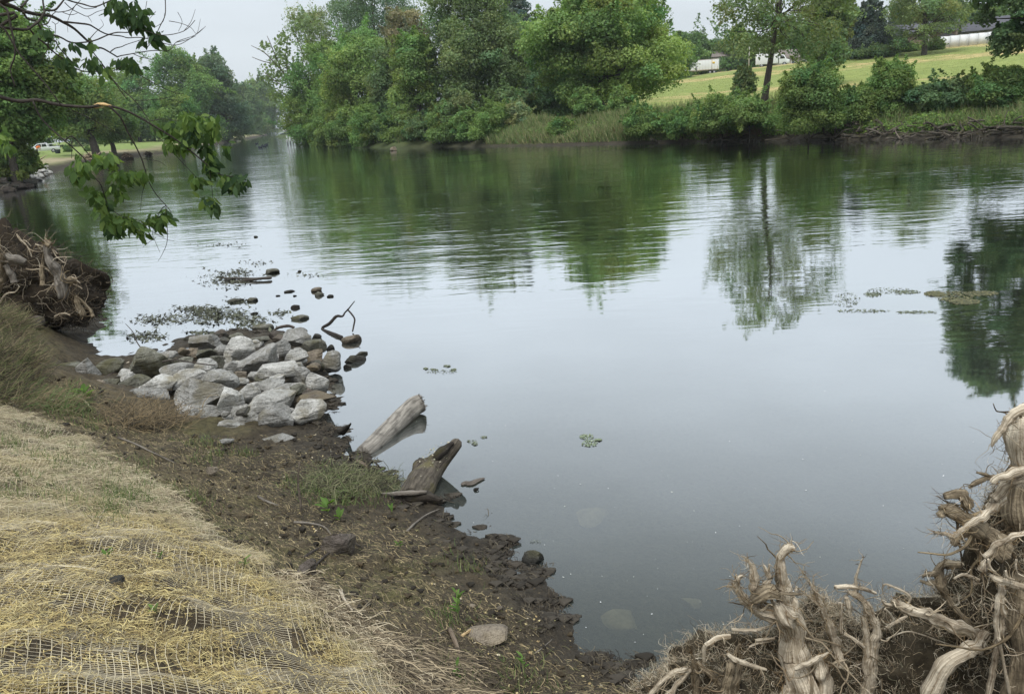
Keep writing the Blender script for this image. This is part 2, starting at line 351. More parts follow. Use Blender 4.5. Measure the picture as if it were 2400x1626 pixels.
# ------------------------------------------------------------------ ground, river
def proj(P):
    v = (np.asarray(P, float) - CAM) @ RMn
    return v[:, 0] / -v[:, 2] * FPX * 2324 / 2400 + 1162, (PH / 2 - v[:, 1] / -v[:, 2] * FPX) * 1575 / 1626      # full-view pixels
def inpoly(x, y, poly):
    r = np.zeros(len(x), bool); n = len(poly)
    for i in range(n):
        x0, y0 = poly[i]; x1, y1 = poly[(i + 1) % n]
        if y0 == y1: continue
        c = (y0 > y) != (y1 > y); r ^= c & (x < (x1 - x0) * (y - y0) / (y1 - y0) + x0)
    return r
def segdist(x, y, pl):
    d = np.full(x.shape, 1e9)
    for (x0, y0), (x1, y1) in zip(pl[:-1], pl[1:]):
        dx, dy_ = x1 - x0, y1 - y0; t = np.clip(((x - x0) * dx + (y - y0) * dy_) / (dx * dx + dy_ * dy_ + 1e-9), 0, 1)
        d = np.minimum(d, np.hypot(x - x0 - t * dx, y - y0 - t * dy_))
    return d
# near bank: a smooth surface through points whose height is known
WL = [(1470, 1545), (1425, 1490), (1390, 1450), (1320, 1428), (1262, 1395), (1225, 1340), (1165, 1312), (1195, 1285), (1130, 1250), (1060, 1200), (1020, 1162), (985, 1135),
      (900, 1118), (850, 1095), (838, 1050), (800, 1000), (755, 962), (745, 900), (720, 815), (680, 770), (600, 750), (520, 752), (440, 765), (380, 785), (300, 800), (222, 812), (205, 780), (228, 742), (218, 706)]
ctrl = [(*dz(x, y)[:2], 0.0) for x, y in WL]
wlw = np.array(ctrl)[:, :2]
for i in range(0, len(wlw), 2):                                           # river bed beside the waterline
    a_, b_ = wlw[max(i - 1, 0)], wlw[min(i + 1, len(wlw) - 1)]; t = b_ - a_; nrm = np.array([t[1], -t[0]]) / np.linalg.norm(t)
    for dd, z in ((0.7, -0.16), (2.0, -0.40), (5.0, -0.8)):
        q = wlw[i] + nrm * dd
        if np.min(np.hypot(*(wlw - q).T)) > dd * 0.85: ctrl.append((*q, z))
for x, y, z in [(1100, 1500, .26), (1300, 1540, .14), (1180, 1400, .12), (1000, 1300, .2), (1000, 1420, .34), (900, 1200, .14), (800, 1130, .17), (700, 1200, .36), (600, 1100, .32), (750, 1010, .05),
                (680, 1040, .12), (500, 1020, .3), (400, 985, .36), (850, 1400, .5), (700, 1300, .5), (560, 1180, .5), (300, 950, .4), (620, 960, .08), (640, 850, .10), (450, 850, .2), (250, 880, .3),
                (0, 925, 1.0), (120, 965, .92), (220, 1015, .82), (300, 1060, .78), (420, 1140, .76), (500, 1210, .76), (610, 1265, .78), (700, 1350, .82), (780, 1440, .84), (900, 1570, .82), (1100, 1575, .34),
                (0, 1190, 1.38), (200, 1195, 1.28), (350, 1190, 1.05), (0, 1575, 1.75), (400, 1575, 1.5), (700, 1575, 1.18), (300, 1350, 1.38), (500, 1350, 1.15), (0, 1350, 1.55), (100, 1060, 1.15),
                (0, 800, 1.25), (60, 820, 1.0), (110, 850, .55), (0, 700, 1.2), (60, 720, .6), (150, 760, .1), (180, 725, .08), (100, 690, .3), (150, 830, .28)]:
    ctrl.append(tuple(dz(x, y, z)[:2]) + (z,))
ctrl += [(0, 0, 1.72), (-2, 0, 1.85), (0, -3, 2.1), (-5, 0, 2.1), (-6, 3, 2.0), (-9, 6, 2.2), (-13, 10, 2.4), (-16, 16, 2.3), (-16, 4, 2.6), (-12, 14.5, 1.4), (-14, 19, 0.5), (-12, 21, -.6),
         (1.2, 1.2, 1.3), (1.4, 2.3, .8), (1.2, 3.1, .35), (2.3, 2.6, .45), (2.2, 3.4, .05), (3.0, 3.6, -.1), (4.2, 2.2, .5), (4.5, 3.3, -.1), (7, 1, .6), (7.5, 2.8, -.2), (4, 0, 1.4), (8, -3, 1.8), (6, 6, -.9), (8, 9, -1.3), (3, 12, -1.2), (-4, 19, -.6), (0, 21, -1.2), (8, 21, -1.5)]
ctrl = np.array(ctrl)
Cxy = ctrl[:, :2]; Dm = np.hypot(Cxy[:, None, 0] - Cxy[None, :, 0], Cxy[:, None, 1] - Cxy[None, :, 1])
A = np.zeros((len(ctrl) + 3, len(ctrl) + 3)); A[:-3, :-3] = -Dm - 0.02 * np.eye(len(ctrl)); A[:-3, -3:] = np.c_[np.ones(len(ctrl)), Cxy]; A[-3:, :-3] = A[:-3, -3:].T
Wt = np.linalg.solve(A, np.r_[ctrl[:, 2], 0, 0, 0])
X0, X1, Y0, Y1, GS = -18.0, 9.0, -4.0, 22.0, 0.045
gx = np.arange(X0, X1 + GS / 2, GS); gy = np.arange(Y0, Y1 + GS / 2, GS)
GX, GY = np.meshgrid(gx, gy); fx, fy = GX.ravel(), GY.ravel(); hz = np.zeros(len(fx))
for s in range(0, len(fx), 20000):
    d = np.hypot(fx[s:s + 20000, None] - Cxy[None, :, 0], fy[s:s + 20000, None] - Cxy[None, :, 1])
    hz[s:s + 20000] = -d @ Wt[:-3] + Wt[-3] + Wt[-2] * fx[s:s + 20000] + Wt[-1] * fy[s:s + 20000]
STRAW = [(-400, 900), (0, 925), (120, 965), (205, 1005), (300, 1055), (375, 1110), (430, 1150), (480, 1205), (540, 1240), (600, 1262), (640, 1310), (700, 1350), (745, 1400), (790, 1440), (850, 1480), (890, 1560), (930, 1640), (1000, 2200), (-400, 2200)]
px_, py_ = proj(np.c_[fx, fy, hz]); instraw = inpoly(px_, py_, STRAW) & (fy > 0.3)
wet = 1 - sm(0.02, 0.30, hz)
hz = hz + (0.055 * fbm(fx * 1.6, fy * 1.6, 3, 1) + 0.065 * fbm(fx * 6, fy * 6, 3, 5) + 0.03 * np.abs(fbm(fx * 11, fy * 11, 2, 15)) * sm(0.0, 0.12, hz)) * np.where(instraw, 0.75, 1.0) + wet * 0.02 * fbm(fx * 11, fy * 12, 3, 9)
ter = (sm(-0.03, 0.05, hz) * (1 - sm(0.10, 0.2, hz))) * 0.0
HZ = hz.reshape(GX.shape)
def hn(x, y):
    u = np.clip((np.asarray(x, float) - X0) / GS, 0, len(gx) - 1.001); v = np.clip((np.asarray(y, float) - Y0) / GS, 0, len(gy) - 1.001)
    i = u.astype(int); j = v.astype(int); a_ = u - i; b_ = v - j
    return (HZ[j, i] * (1 - a_) + HZ[j, i + 1] * a_) * (1 - b_) + (HZ[j + 1, i] * (1 - a_) + HZ[j + 1, i + 1] * a_) * b_
def on_near(px, py):
    """point where a native-pixel ray meets the near bank"""
    d = ray(px, py); t = (1.0 - CAMZ) / d[2]
    lo, hi = 0.5, 60.0
    for t in np.arange(0.8, 40, 0.05):
        q = CAM + d * t
        if q[2] < max(0.0, float(hn(q[0], q[1]))): break
    return q
def nearD(x, y): return on_near(*K(x, y))
nrmz = np.gradient(HZ, GS)
UPN = lambda x, y: _nrm(x, y)
def _nrm(x, y):
    e = 0.08; a_ = np.stack([-(hn(x + e, y) - hn(x - e, y)) / (2 * e), -(hn(x, y + e) - hn(x, y - e)) / (2 * e), np.ones_like(np.asarray(x, float))], -1)
    return a_ / np.linalg.norm(a_, axis=-1, keepdims=True)
g1 = fbm(fx * 1.1, fy * 1.1, 4, 21) ; g2 = fbm(fx * 5, fy * 5, 3, 31)
colA = np.array([0.098, 0.080, 0.054]); colB = np.array([0.175, 0.142, 0.085]); colW = np.array([0.060, 0.051, 0.040]); colG = np.array([0.17, 0.165, 0.065]); colS = np.array([0.13, 0.10, 0.062]); colU = np.array([0.16, 0.15, 0.115])
t = np.tile(colA, (len(fx), 1))
def lay(t, c, w): return t * (1 - w[:, None]) + c * w[:, None]
t = lay(t, colB, sm(0.22, 0.55, hz + g1 * 0.35) * 0.75); t = lay(t, colG, sm(0.05, 0.45, g1) * sm(0.1, 0.3, hz) * 0.6)
t = lay(t, colW, (1 - sm(0.02, 0.16, hz + g2 * 0.08)) * 0.9); t = lay(t, colU, 1 - sm(-0.12, 0.0, hz)); t = lay(t, colS, instraw * 1.0)
left_bank = sm(-6.0, -7.5, fx) * sm(0.25, 0.6, hz); t = lay(t, np.array([0.20, 0.18, 0.09]), left_bank)
ny_, nx_ = GX.shape; ii = (np.arange(ny_ - 1)[:, None] * nx_ + np.arange(nx_ - 1)[None]).ravel()
Fg = np.stack([ii, ii + 1, ii + nx_ + 1, ii + nx_], 1)
nb_o = obj('near_bank', np.c_[fx, fy, hz], Fg, GROUND, smooth=True, tint=t); tag(nb_o, kind='structure')

# river outline in the world
LB = [tuple(dz(x, y)[:2]) for x, y in [(0, 440), (60, 425), (140, 385), (200, 375), (260, 362), (330, 352), (420, 344), (510, 325), (555, 317), (608, 307)]]
FB = [tuple(dz(x, y)[:2]) for x, y in [(672, 317), (680, 325), (720, 329), (760, 331), (830, 335), (890, 338), (1000, 334), (1120, 333), (1250, 331), (1450, 326), (1600, 322), (1750, 320), (1900, 318), (2100, 316), (2324, 312)]]
FAR_BANK = FB + [(55, 40), (90, 22), (140, -20), (180, -120)]
NEAR_BANK = [(60, -60), (22, -15), (9, -1), (4, 3)] + [tuple(p) for p in wlw[::3]] + [(-12, 20), (-22, 31), (-33, 46)] + LB + [(-190, 640), (-260, 760), (-420, 900)]
RIVER = NEAR_BANK + [(-300, 980), (-210, 800), (-150, 600), (-92, 330)] + FAR_BANK
def hf(x, y):
    """height of the wider ground; returns height and distances"""
    x = np.asarray(x, float); y = np.asarray(y, float)
    ins = inpoly(x.ravel(), y.ravel(), RIVER).reshape(x.shape)
    df_ = segdist(x, y, [(-300, 980), (-210, 800), (-150, 600), (-92, 330)] + FAR_BANK); dn = segdist(x, y, NEAR_BANK)
    s = np.minimum(df_, dn); farside = (df_ < dn)
    hill = 8.4 * sm(10, 125, s) * sm(-35, 25, x) * farside + 1.3 * sm(4, 60, s) * (~farside)
    land = 0.85 * sm(-0.3, 2.2, s) + np.where(farside, 1.75 * sm(1.2, 7.5, s), 0.5 * sm(2, 12, s)) + hill + 0.5 * fbm(x / 18, y / 18, 3, 3) * sm(3, 25, s) + 0.18 * fbm(x / 1.5, y / 1.5, 3, 8) * sm(0, 2, s)
    return np.where(ins, np.maximum(-1.5, -0.1 - s * 0.25), land), s, farside, ins
ang = np.concatenate([np.linspace(-180, -52, 40)[:-1], np.linspace(-52, 52, 520), np.linspace(52, 180, 40)[1:]])
rad = np.concatenate([[9, 13, 17], 19 * 1.0125 ** np.arange(0, 395)]); rad = rad[rad < 1350]
AA, RR = np.meshgrid(np.radians(ang), rad); bx, by = (RR * np.sin(AA)).ravel(), (RR * np.cos(AA)).ravel()
bz, bs, bf, bi = hf(bx, by)
nearzone = (bx > X0 + .5) & (bx < X1 - .5) & (by > Y0 + .5) & (by < Y1 - .3); bz = np.where(nearzone, np.minimum(bz, -2.0), bz)
bz = np.where(RR.ravel() < 18, np.minimum(bz, -0.2 + 0 * bz), bz)
g1 = fbm(bx / 9, by / 9, 4, 41); 
cg = np.tile([0.235, 0.275, 0.085], (len(bx), 1))
tan = sm(0.05, 0.35, np.sin(bs / 5.2 + g1 * 1.6) * 0.55 + fbm(bx / 14, bs / 2.0, 3, 71) * 1.1 - 0.30 + 0.45 * sm(60, 105, bs)) * sm(18, 50, bs); cg = lay(cg, np.array([0.46, 0.36, 0.17]), tan * bf * 0.85)
cg = lay(cg, np.array([0.20, 0.25, 0.075]), (sm(0.0, 0.3, g1) * 0.5)); cg = lay(cg, np.array([0.20, 0.26, 0.085]), (~bf) * 0.8)
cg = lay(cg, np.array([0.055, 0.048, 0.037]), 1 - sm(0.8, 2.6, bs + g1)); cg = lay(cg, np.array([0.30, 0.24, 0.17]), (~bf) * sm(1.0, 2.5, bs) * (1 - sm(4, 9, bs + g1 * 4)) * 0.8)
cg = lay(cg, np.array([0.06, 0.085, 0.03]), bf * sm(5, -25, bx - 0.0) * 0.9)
na, nr = len(ang), len(rad); ii = (np.arange(nr - 1)[:, None] * na + np.arange(na - 1)[None]).ravel()
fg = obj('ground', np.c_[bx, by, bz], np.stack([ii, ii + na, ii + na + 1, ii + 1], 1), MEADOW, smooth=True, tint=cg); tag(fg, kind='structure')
wv = np.array([(-900, -200, 0), (900, -200, 0), (900, 1300, 0), (-900, 1300, 0)], float)
tag(obj('river_water', wv, [[0, 1, 2, 3]], WATER), kind='structure')
def gz(x, y):
    if X0 < x < X1 and Y0 < y < Y1: return float(hn(x, y))
    return float(hf(np.array([x]), np.array([y]))[0][0])
def at_far(px, py, d, z=None):
    """ground point at depth d below native pixel px,py"""
    q = ony(px, py, d); return np.array([q[0], d, gz(q[0], d) if z is None else z])

# ------------------------------------------------------------------ trees and shrubs
def leaf_quads(rg, P, Nn, size, asp=0.75):
    n = len(P); Nn = Nn / (np.linalg.norm(Nn, axis=1)[:, None] + 1e-9)
    a = rg.normal(size=(n, 3)); U = np.cross(Nn, a); U /= np.linalg.norm(U, axis=1)[:, None] + 1e-9; W = np.cross(Nn, U)
    U = U * (size * 0.5)[:, None]; W = W * (size * 0.5 * asp)[:, None]; fold = Nn * (size * 0.12)[:, None]
    V = np.stack([P - U, P + W - fold, P + U, P - W - fold], 1).reshape(-1, 3)
    return V, np.arange(n * 4).reshape(-1, 4)
def crown_geo(rg, w, h, nclump, nleaf, leaf, prof='round', droop=0.0, clump=0.2, hollow=0.35, up=0.5):
    """clumps of leaves spread through a crown volume, base at z=0"""
    C, Rc = [], []
    for i in range(nclump * 5):
        th = rg.random() * 2 * math.pi; t = rg.random() ** 0.85
        if prof == 'round': rr = math.sqrt(max(0.02, 1 - ((t - 0.45) / 0.58) ** 2))
        elif prof == 'bush': rr = math.sqrt(max(0.05, 1 - (t * 0.97) ** 2.2)) * (0.86 + 0.14 * t)
        elif prof == 'cone': rr = (1 - t) * 0.95 + 0.06
        elif prof == 'vase': rr = 0.35 + 0.65 * math.sin(min(1, t * 1.25) * math.pi * 0.62)
        else: rr = 0.8
        t = t * (0.87 + 0.20 * vn(math.cos(th) * 1.3 + nleaf * .013, math.sin(th) * 1.3 + w)); rr *= 0.66 + 0.6 * vn(math.cos(th) * 1.6 + w * 3, math.sin(th) * 1.6 + t * 2.6 + nleaf * .01)
        rad = rr * (hollow + (1 - hollow) * math.sqrt(rg.random())) * (0.85 + 0.3 * rg.random())
        C.append((math.cos(th) * rad * w / 2 * 0.86, math.sin(th) * rad * w / 2 * 0.86, t * h * 0.94 + 0.02 * h)); Rc.append(w * clump * (0.55 + 0.75 * rg.random()) * (1 if prof != 'cone' else 0.35 + 0.75 * (1 - t)))
    C, Rc = np.array(C), np.array(Rc)
    keep = [0]; dmin = np.linalg.norm(C - C[0], axis=1)                     # spread the clumps: each new one is among the farthest candidates
    while len(keep) < nclump:
        cand = rg.integers(0, len(C), 7); j = cand[np.argmax(dmin[cand])]; keep.append(j); dmin = np.minimum(dmin, np.linalg.norm(C - C[j], axis=1))
    C, Rc = C[keep], Rc[keep]
    pr = Rc ** 2 / np.sum(Rc ** 2); k = rg.choice(nclump, nleaf, p=pr)
    D = rg.normal(size=(nleaf, 3)); D[:, 2] += up; D /= np.linalg.norm(D, axis=1)[:, None]
    rr = Rc[k] * (0.30 + 0.75 * rg.random(nleaf) ** 0.6)
    P = C[k] + D * rr[:, None] * np.array([1, 1, 0.72]); P[:, 2] -= droop * rr * rg.random(nleaf)
    P += rg.normal(size=(nleaf, 3)) * leaf * 0.25
    ns = int(nleaf * 0.22); sh = max(12, int(nclump * 1.6)); a = rg.choice(nclump, sh); dv = rg.normal(size=(sh, 3)) + np.array([0, 0, 0.7 + up]); dv /= np.linalg.norm(dv, axis=1)[:, None]   # shoots that break the outline
    b = rg.integers(0, sh, ns); tl = rg.random(ns); P[:ns] = C[a][b] + dv[b] * (Rc[a][b] * (0.7 + 1.1 * tl) * (0.6 + 0.8 * rg.random(sh))[b])[:, None] + rg.normal(size=(ns, 3)) * (Rc[a][b] * 0.16 * (1.2 - tl))[:, None]; D[:ns] = dv[b]; k[:ns] = a[b]
    lo, hi = np.percentile(P, 0.7, axis=0), np.percentile(P, 99.3, axis=0); sc_ = np.array([w, w, h]) / (hi - lo); P = (P - lo) * sc_; P[:, :2] -= w / 2; C = (C - lo) * sc_; C[:, :2] -= w / 2
    Nn = D * 0.6 + np.array([0, 0, 0.45]) + rg.normal(size=(nleaf, 3)) * 0.55
    V, F = leaf_quads(rg, P, Nn, leaf * (0.55 + 0.8 * rg.random(nleaf)))
    ct = 0.74 + 0.5 * rg.random(nclump); hue = rg.normal(size=nclump) * 0.09
    b = ct[k] * (0.75 + 0.5 * rg.random(nleaf)); hv = hue[k] + rg.normal(size=nleaf) * 0.05
    T = np.stack([b * (1 + hv), b, b * (1 - hv * 0.6)], 1)
    return V, F, T, C, Rc
def limbs(mb, rg, base, top, r0, C, nl, tint=(1, 1, 1), bend=0.08, sides=7, thin=0.3, lt=0.34):
    """trunk from base to top with limbs that end in the clumps C"""
    L_ = np.linalg.norm(np.array(top) - np.array(base))
    pts = [np.array(base, float)]
    for t in (0.25, 0.5, 0.75): pts.append(np.array(base) * (1 - t) + np.array(top) * t + rg.normal(size=3) * L_ * bend * 0.3 * np.array([1, 1, 0.2]))
    pts.append(np.array(top, float)); pts = np.array(pts)
    mb.tube(pts, r0 * np.array([1.25, 0.85, 0.65, 0.42, 0.15]), sides + 2, tint, rough=0.08)
    ids = rg.permutation(len(C))[:nl]
    for i in ids:
        hd = np.hypot(*(C[i][:2] - pts[2][:2])); t = float(np.clip((C[i][2] - (0.55 + 0.5 * rg.random()) * hd - base[2]) / (L_ + 1e-6), lt, 0.93)); k = min(3, int(t * 4)); p0 = pts[k] * (1 - (t * 4 - k)) + pts[k + 1] * (t * 4 - k)
        p2 = C[i]; mid = (p0 + p2) / 2 + np.array([0, 0, 0.10 * np.linalg.norm(p2 - p0)]) + rg.normal(size=3) * 0.05 * L_
        mb.tube([p0, mid, p2], [r0 * thin * (1.1 - t * .5), r0 * thin * 0.55, r0 * 0.06], sides - 2, tint)
def tree(name, label, cat, cx, ytop, ybot, width, d, col, ybase=None, prof='round', leafn=9000, leaf=0.34, nclump=46, clump=0.19, trunk=None, nl=14, hollow=0.35, droop=0.0, group=None, seed=None, dx=0.0, off=0.0, depth=1.0, lt=0.34, thin=0.3):
    """a tree placed where it stands: the view only gives its bearing and size"""
    rg = np.random.default_rng(seed if seed is not None else abs(int(cx * 7 + ytop * 3 + d)))
    q = dy(cx, (max(ytop, -40) + ybot) / 2, d); x, y = q[0], d
    g = gz(x, y); z1 = dy(cx, ytop, d)[2]; z0 = max(g - 0.1, dy(cx, ybot, d)[2]); w = width * 2400 / 2324 * pxm(q); h = z1 - z0
    root = empty(name, (x, y, g), label, cat, group)
    V, F, T, C, Rc = crown_geo(rg, w, h, nclump, int(leafn * 3.6), leaf * 0.9, prof, droop, clump, hollow)
    V = V * np.array([1, depth, 1]); C = C * np.array([1, depth, 1])
    V[:, 2] += z0 - g; C[:, 2] += z0 - g
    obj('crown', V, F, LEAF[col], root, tint=T)
    tr = trunk if trunk else 0.018 * (z1 - g) + 0.05
    mb = MB(); limbs(mb, rg, (dx, 0, -0.4), (dx * 0.3 + off, 0, (z0 - g) + h * 0.82), tr, C, nl, thin=thin, lt=lt); mb.build('trunk', BARK, root, smooth=True)
    return root
FT = 'trees crowded along the far bank'
# far bank, left to right
tree('bank_willow', 'pale green rounded tree, leftmost of the far bank trees at the river bend', 'tree', 700, 130, 316, 130, 150, 'mid', prof='bush', leafn=9000, group=FT)
tree('sparse_tree', 'thin tall grey green tree with bare twigs rising above the leftmost far bank trees', 'tree', 712, 15, 150, 105, 158, 'pale', prof='vase', leafn=2600, nl=26, hollow=0.2, trunk=0.30, group=FT)
tree('bank_tree', 'broad bright green tree hanging over the water right of the river bend', 'tree', 822, 68, 328, 180, 130, 'bright', prof='bush', leafn=20000, nclump=70, clump=0.16, group=FT)
tree('tall_tree', 'tall dark blue green tree rising behind the bright bank trees, top cut by the frame', 'tree', 850, -52, 130, 205, 165, 'blue', leafn=11000, nclump=60, clump=0.15, group=FT)
tree('bank_tree', 'mid green tree leaning over the water between the leftmost tree and the broad bright tree', 'tree', 758, 95, 332, 120, 141, 'mid', prof='bush', leafn=10000, nclump=50, group=FT)
tree('bank_tree', 'olive bank tree between the broad bright tree and the narrow yellow green one', 'tree', 893, 110, 334, 110, 120, 'olive', prof='bush', leafn=10000, nclump=50, group=FT)
tree('brownish_tree', 'brown tinged sparse tree between the tall dark tree and the big olive tree', 'tree', 925, 22, 180, 110, 140, 'brown', leafn=7000, nl=22, group=FT)
tree('bank_tree', 'narrow yellow green tree low over the water below the brown tinged tree', 'tree', 948, 78, 330, 118, 112, 'bright', prof='bush', leafn=13000, nclump=52, group=FT)
tree('bank_tree', 'large olive green tree in the middle of the far bank with a dark trunk', 'tree', 1085, -42, 296, 225, 112, 'olive', prof='round', leafn=26000, nclump=95, clump=0.14, nl=26, trunk=0.3, group=FT)
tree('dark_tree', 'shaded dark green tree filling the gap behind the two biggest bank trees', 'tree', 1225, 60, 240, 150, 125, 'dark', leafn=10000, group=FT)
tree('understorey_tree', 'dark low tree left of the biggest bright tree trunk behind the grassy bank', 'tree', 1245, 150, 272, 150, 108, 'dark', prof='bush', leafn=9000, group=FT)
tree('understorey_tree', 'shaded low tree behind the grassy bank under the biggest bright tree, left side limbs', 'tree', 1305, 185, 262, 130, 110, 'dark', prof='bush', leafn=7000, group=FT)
tree('conifer', 'dark conifer top showing behind the two biggest bank trees', 'tree', 1160, -60, 120, 110, 150, 'conifer', leafn=8000, prof='cone', nclump=70, clump=0.14, group=FT)
tree('bank_tree', 'biggest bright green far bank tree, with dark forked limbs, left end of the meadow', 'tree', 1362, -52, 222, 318, 96, 'bright', prof='round', leafn=30000, nclump=105, clump=0.125, nl=34, trunk=0.36, hollow=0.45, group=FT)
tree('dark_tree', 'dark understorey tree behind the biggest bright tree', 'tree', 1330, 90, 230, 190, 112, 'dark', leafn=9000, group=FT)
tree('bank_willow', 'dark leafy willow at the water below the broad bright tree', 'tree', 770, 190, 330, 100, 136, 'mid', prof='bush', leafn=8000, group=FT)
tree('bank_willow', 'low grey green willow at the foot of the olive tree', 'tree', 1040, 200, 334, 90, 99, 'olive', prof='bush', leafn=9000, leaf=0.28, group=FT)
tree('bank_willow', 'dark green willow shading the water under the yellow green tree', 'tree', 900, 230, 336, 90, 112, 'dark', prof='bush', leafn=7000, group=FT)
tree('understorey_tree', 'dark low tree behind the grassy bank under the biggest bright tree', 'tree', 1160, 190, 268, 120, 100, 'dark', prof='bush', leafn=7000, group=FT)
# meadow side
tree('lone_tree', 'lone tree with a straight dark trunk standing at the meadow edge', 'tree', 1768, -185, 135, 300, 72, 'olive', ybase=200, prof='round', leafn=4600, leaf=0.27, nclump=80, clump=0.095, nl=44, trunk=0.30, hollow=0.2, dx=-1.15, off=.35, lt=.56, thin=.26)
tree('meadow_tree', 'green leafy tree right of the lone trunk, in front of the dark conifers', 'tree', 1878, -40, 150, 105, 108, 'olive', leafn=9000, hollow=0.3)
tree('conifer', 'dark blue green conifer at the top of the meadow left of the brown house', 'tree', 1975, -20, 150, 115, 150, 'conifer', leafn=9000, prof='cone', nclump=80, clump=0.16, leaf=0.4)
tree('conifer', 'second dark conifer, between the meadow tree and the bigger conifer', 'tree', 1925, -10, 145, 90, 160, 'conifer', leafn=7000, prof='cone', nclump=70, clump=0.18, leaf=0.4)
tree('yard_tree', 'grey green spreading tree with visible forked limbs beside the brown house', 'tree', 2105, -75, 100, 180, 140, 'olive', leafn=5200, nclump=70, clump=0.11, nl=40, trunk=0.42, hollow=0.2, leaf=0.36)
tree('conifer', 'dark conifer behind the brown house, left of the spreading yard tree', 'tree', 2048, -15, 118, 105, 172, 'conifer', leafn=8000, prof='cone', nclump=80, clump=0.18, leaf=0.42)
tree('yard_tree', 'dark dense tree behind the spreading yard tree', 'tree', 2150, -20, 98, 120, 178, 'dark', leafn=8000, leaf=0.45)
tree('yard_tree', 'shaded tree right of the meadow tree at the top of the meadow', 'tree', 1905, 20, 150, 90, 170, 'dark', leafn=7000, leaf=0.45, prof='bush')
tree('yard_bush', 'low dark bush along the top edge of the meadow, in front of the conifers', 'bush', 1985, 98, 138, 90, 146, 'dark', leafn=3500, leaf=0.3, prof='bush', trunk=.05)
tree('yard_bush', 'low bush in front of the brown house', 'bush', 2060, 98, 124, 60, 152, 'shrub', leafn=2500, leaf=0.3, prof='bush', trunk=.05)
tree('yard_bush', 'light green bush at the left end of the white fence', 'bush', 2122, 88, 120, 38, 147, 'mid', leafn=2000, leaf=0.28, prof='bush', trunk=.05)
tree('yard_tree', 'dense tree behind the grey roofed house', 'tree', 2195, 10, 85, 75, 175, 'dark', leafn=5000, leaf=0.45)
tree('yard_tree', 'small bright tree behind the antenna mast of the grey roofed house', 'tree', 2262, 8, 70, 70, 190, 'mid', leafn=4000, leaf=0.45)
tree('overhanging_tree', 'dark green tree hanging into the top right corner over the meadow', 'tree', 2345, -420, 104, 225, 54, 'dark', leafn=22000, leaf=0.24, nclump=110, clump=0.12, nl=30, trunk=0.4, off=1.5, dx=3.0)
BT = 'distant trees behind the trailer'
for i, (cx, yt, yb, w, d, c, lab) in enumerate([(1562, 72, 185, 80, 260, 'mid', 'far tree right beside the biggest bright tree, left of the trailer'), (1612, 82, 160, 60, 300, 'blue', 'bluish far tree directly above the trailer'),
        (1690, 62, 180, 95, 250, 'mid', 'tall far tree right of the trailer house'), (1742, 90, 160, 70, 290, 'olive', 'far tree showing behind the lone trunk'), (1590, 110, 185, 60, 270, 'dark', 'dark low tree between the utility pole and the trailer'), (1806, 40, 160, 90, 280, 'mid', 'far tree behind the white truck'),
        (1480, 60, 190, 130, 200, 'mid', 'tree behind the biggest bright tree at the meadow corner')]):
    tree('far_tree', lab, 'tree', cx, yt, yb + 6, w * 1.4, d, c, leafn=6500, leaf=0.75, nclump=30, clump=0.22, group=BT)
tree('spruce', 'small dark spruce left of the trailer house', 'tree', 1649, 121, 156, 18, 270, 'conifer', leafn=1800, prof='cone', leaf=0.5, nclump=30)
# left bank
LT = 'trees on the left bank'
tree('left_bank_tree', 'big dark tree at the left edge behind the overhanging branches', 'tree', -25, -10, 300, 280, 62, 'mid', leafn=26000, nclump=90, clump=0.14, leaf=0.3, nl=20, group=LT, trunk=0.3)
tree('left_bank_tree', 'yellow green low crown at the left edge under the dark tree', 'tree', -12, 165, 335, 165, 68, 'bright', prof='bush', leafn=17000, nclump=70, leaf=0.28, group=LT)
tree('left_bank_bush', 'dark bush at the water edge below the left edge trees', 'bush', 30, 300, 404, 80, 63, 'shrub', prof='bush', leafn=6000, leaf=0.26, group=LT)
tree('park_tree', 'light green round tree above the white pickup', 'tree', 182, 162, 305, 155, 130, 'bright', leafn=14000, nclump=60, trunk=0.6, nl=14, group=LT, dx=1.0)
tree('park_tree', 'smaller tree with a leaning trunk right of the round tree by the pickup', 'tree', 252, 238, 322, 110, 140, 'mid', leafn=8000, trunk=0.42, nl=12, group=LT, dx=-.5)
tree('park_tree', 'green tree beyond the smaller park tree, in front of the tallest left mass', 'tree', 395, 205, 318, 110, 165, 'mid', leafn=9000, trunk=0.4, group=LT)
tree('distant_tree', 'tallest rounded tree of the distant left group', 'tree', 415, 112, 316, 160, 250, 'mid', leafn=14000, leaf=0.6, nclump=60, clump=0.16, prof='bush', group=LT)
tree('distant_tree', 'dark tree joined to the right side of the tallest distant tree', 'tree', 497, 118, 316, 115, 262, 'blue', leafn=11000, leaf=0.6, prof='bush', group=LT)
tree('distant_tree', 'hazy grey green tree left of the tallest distant tree', 'tree', 300, 150, 318, 130, 240, 'mid', leafn=9000, leaf=0.6, prof='bush', group=LT)
tree('distant_tree', 'farthest low tree closing the river bend', 'tree', 592, 176, 306, 105, 560, 'mid', leafn=9000, leaf=1.3, prof='bush', group=LT)
tree('distant_tree', 'dark low tree right of the park trees along the gravel shore', 'tree', 545, 190, 312, 95, 430, 'dark', leafn=9000, leaf=1.0, prof='bush', group=LT)
tree('distant_tree', 'dim tree behind the round tree and the pickup', 'tree', 100, 190, 330, 150, 210, 'dark', leafn=9000, leaf=0.6, prof='bush', group=LT)
tree('distant_tree', 'shaded tree behind the leaning park trunk', 'tree', 215, 215, 325, 120, 230, 'dark', leafn=7000, leaf=0.6, prof='bush', group=LT)
tree('distant_tree', 'dim far tree filling the gap right of the leaning park trunk', 'tree', 340, 215, 320, 130, 260, 'dark', leafn=7000, leaf=0.7, prof='bush', group=LT)
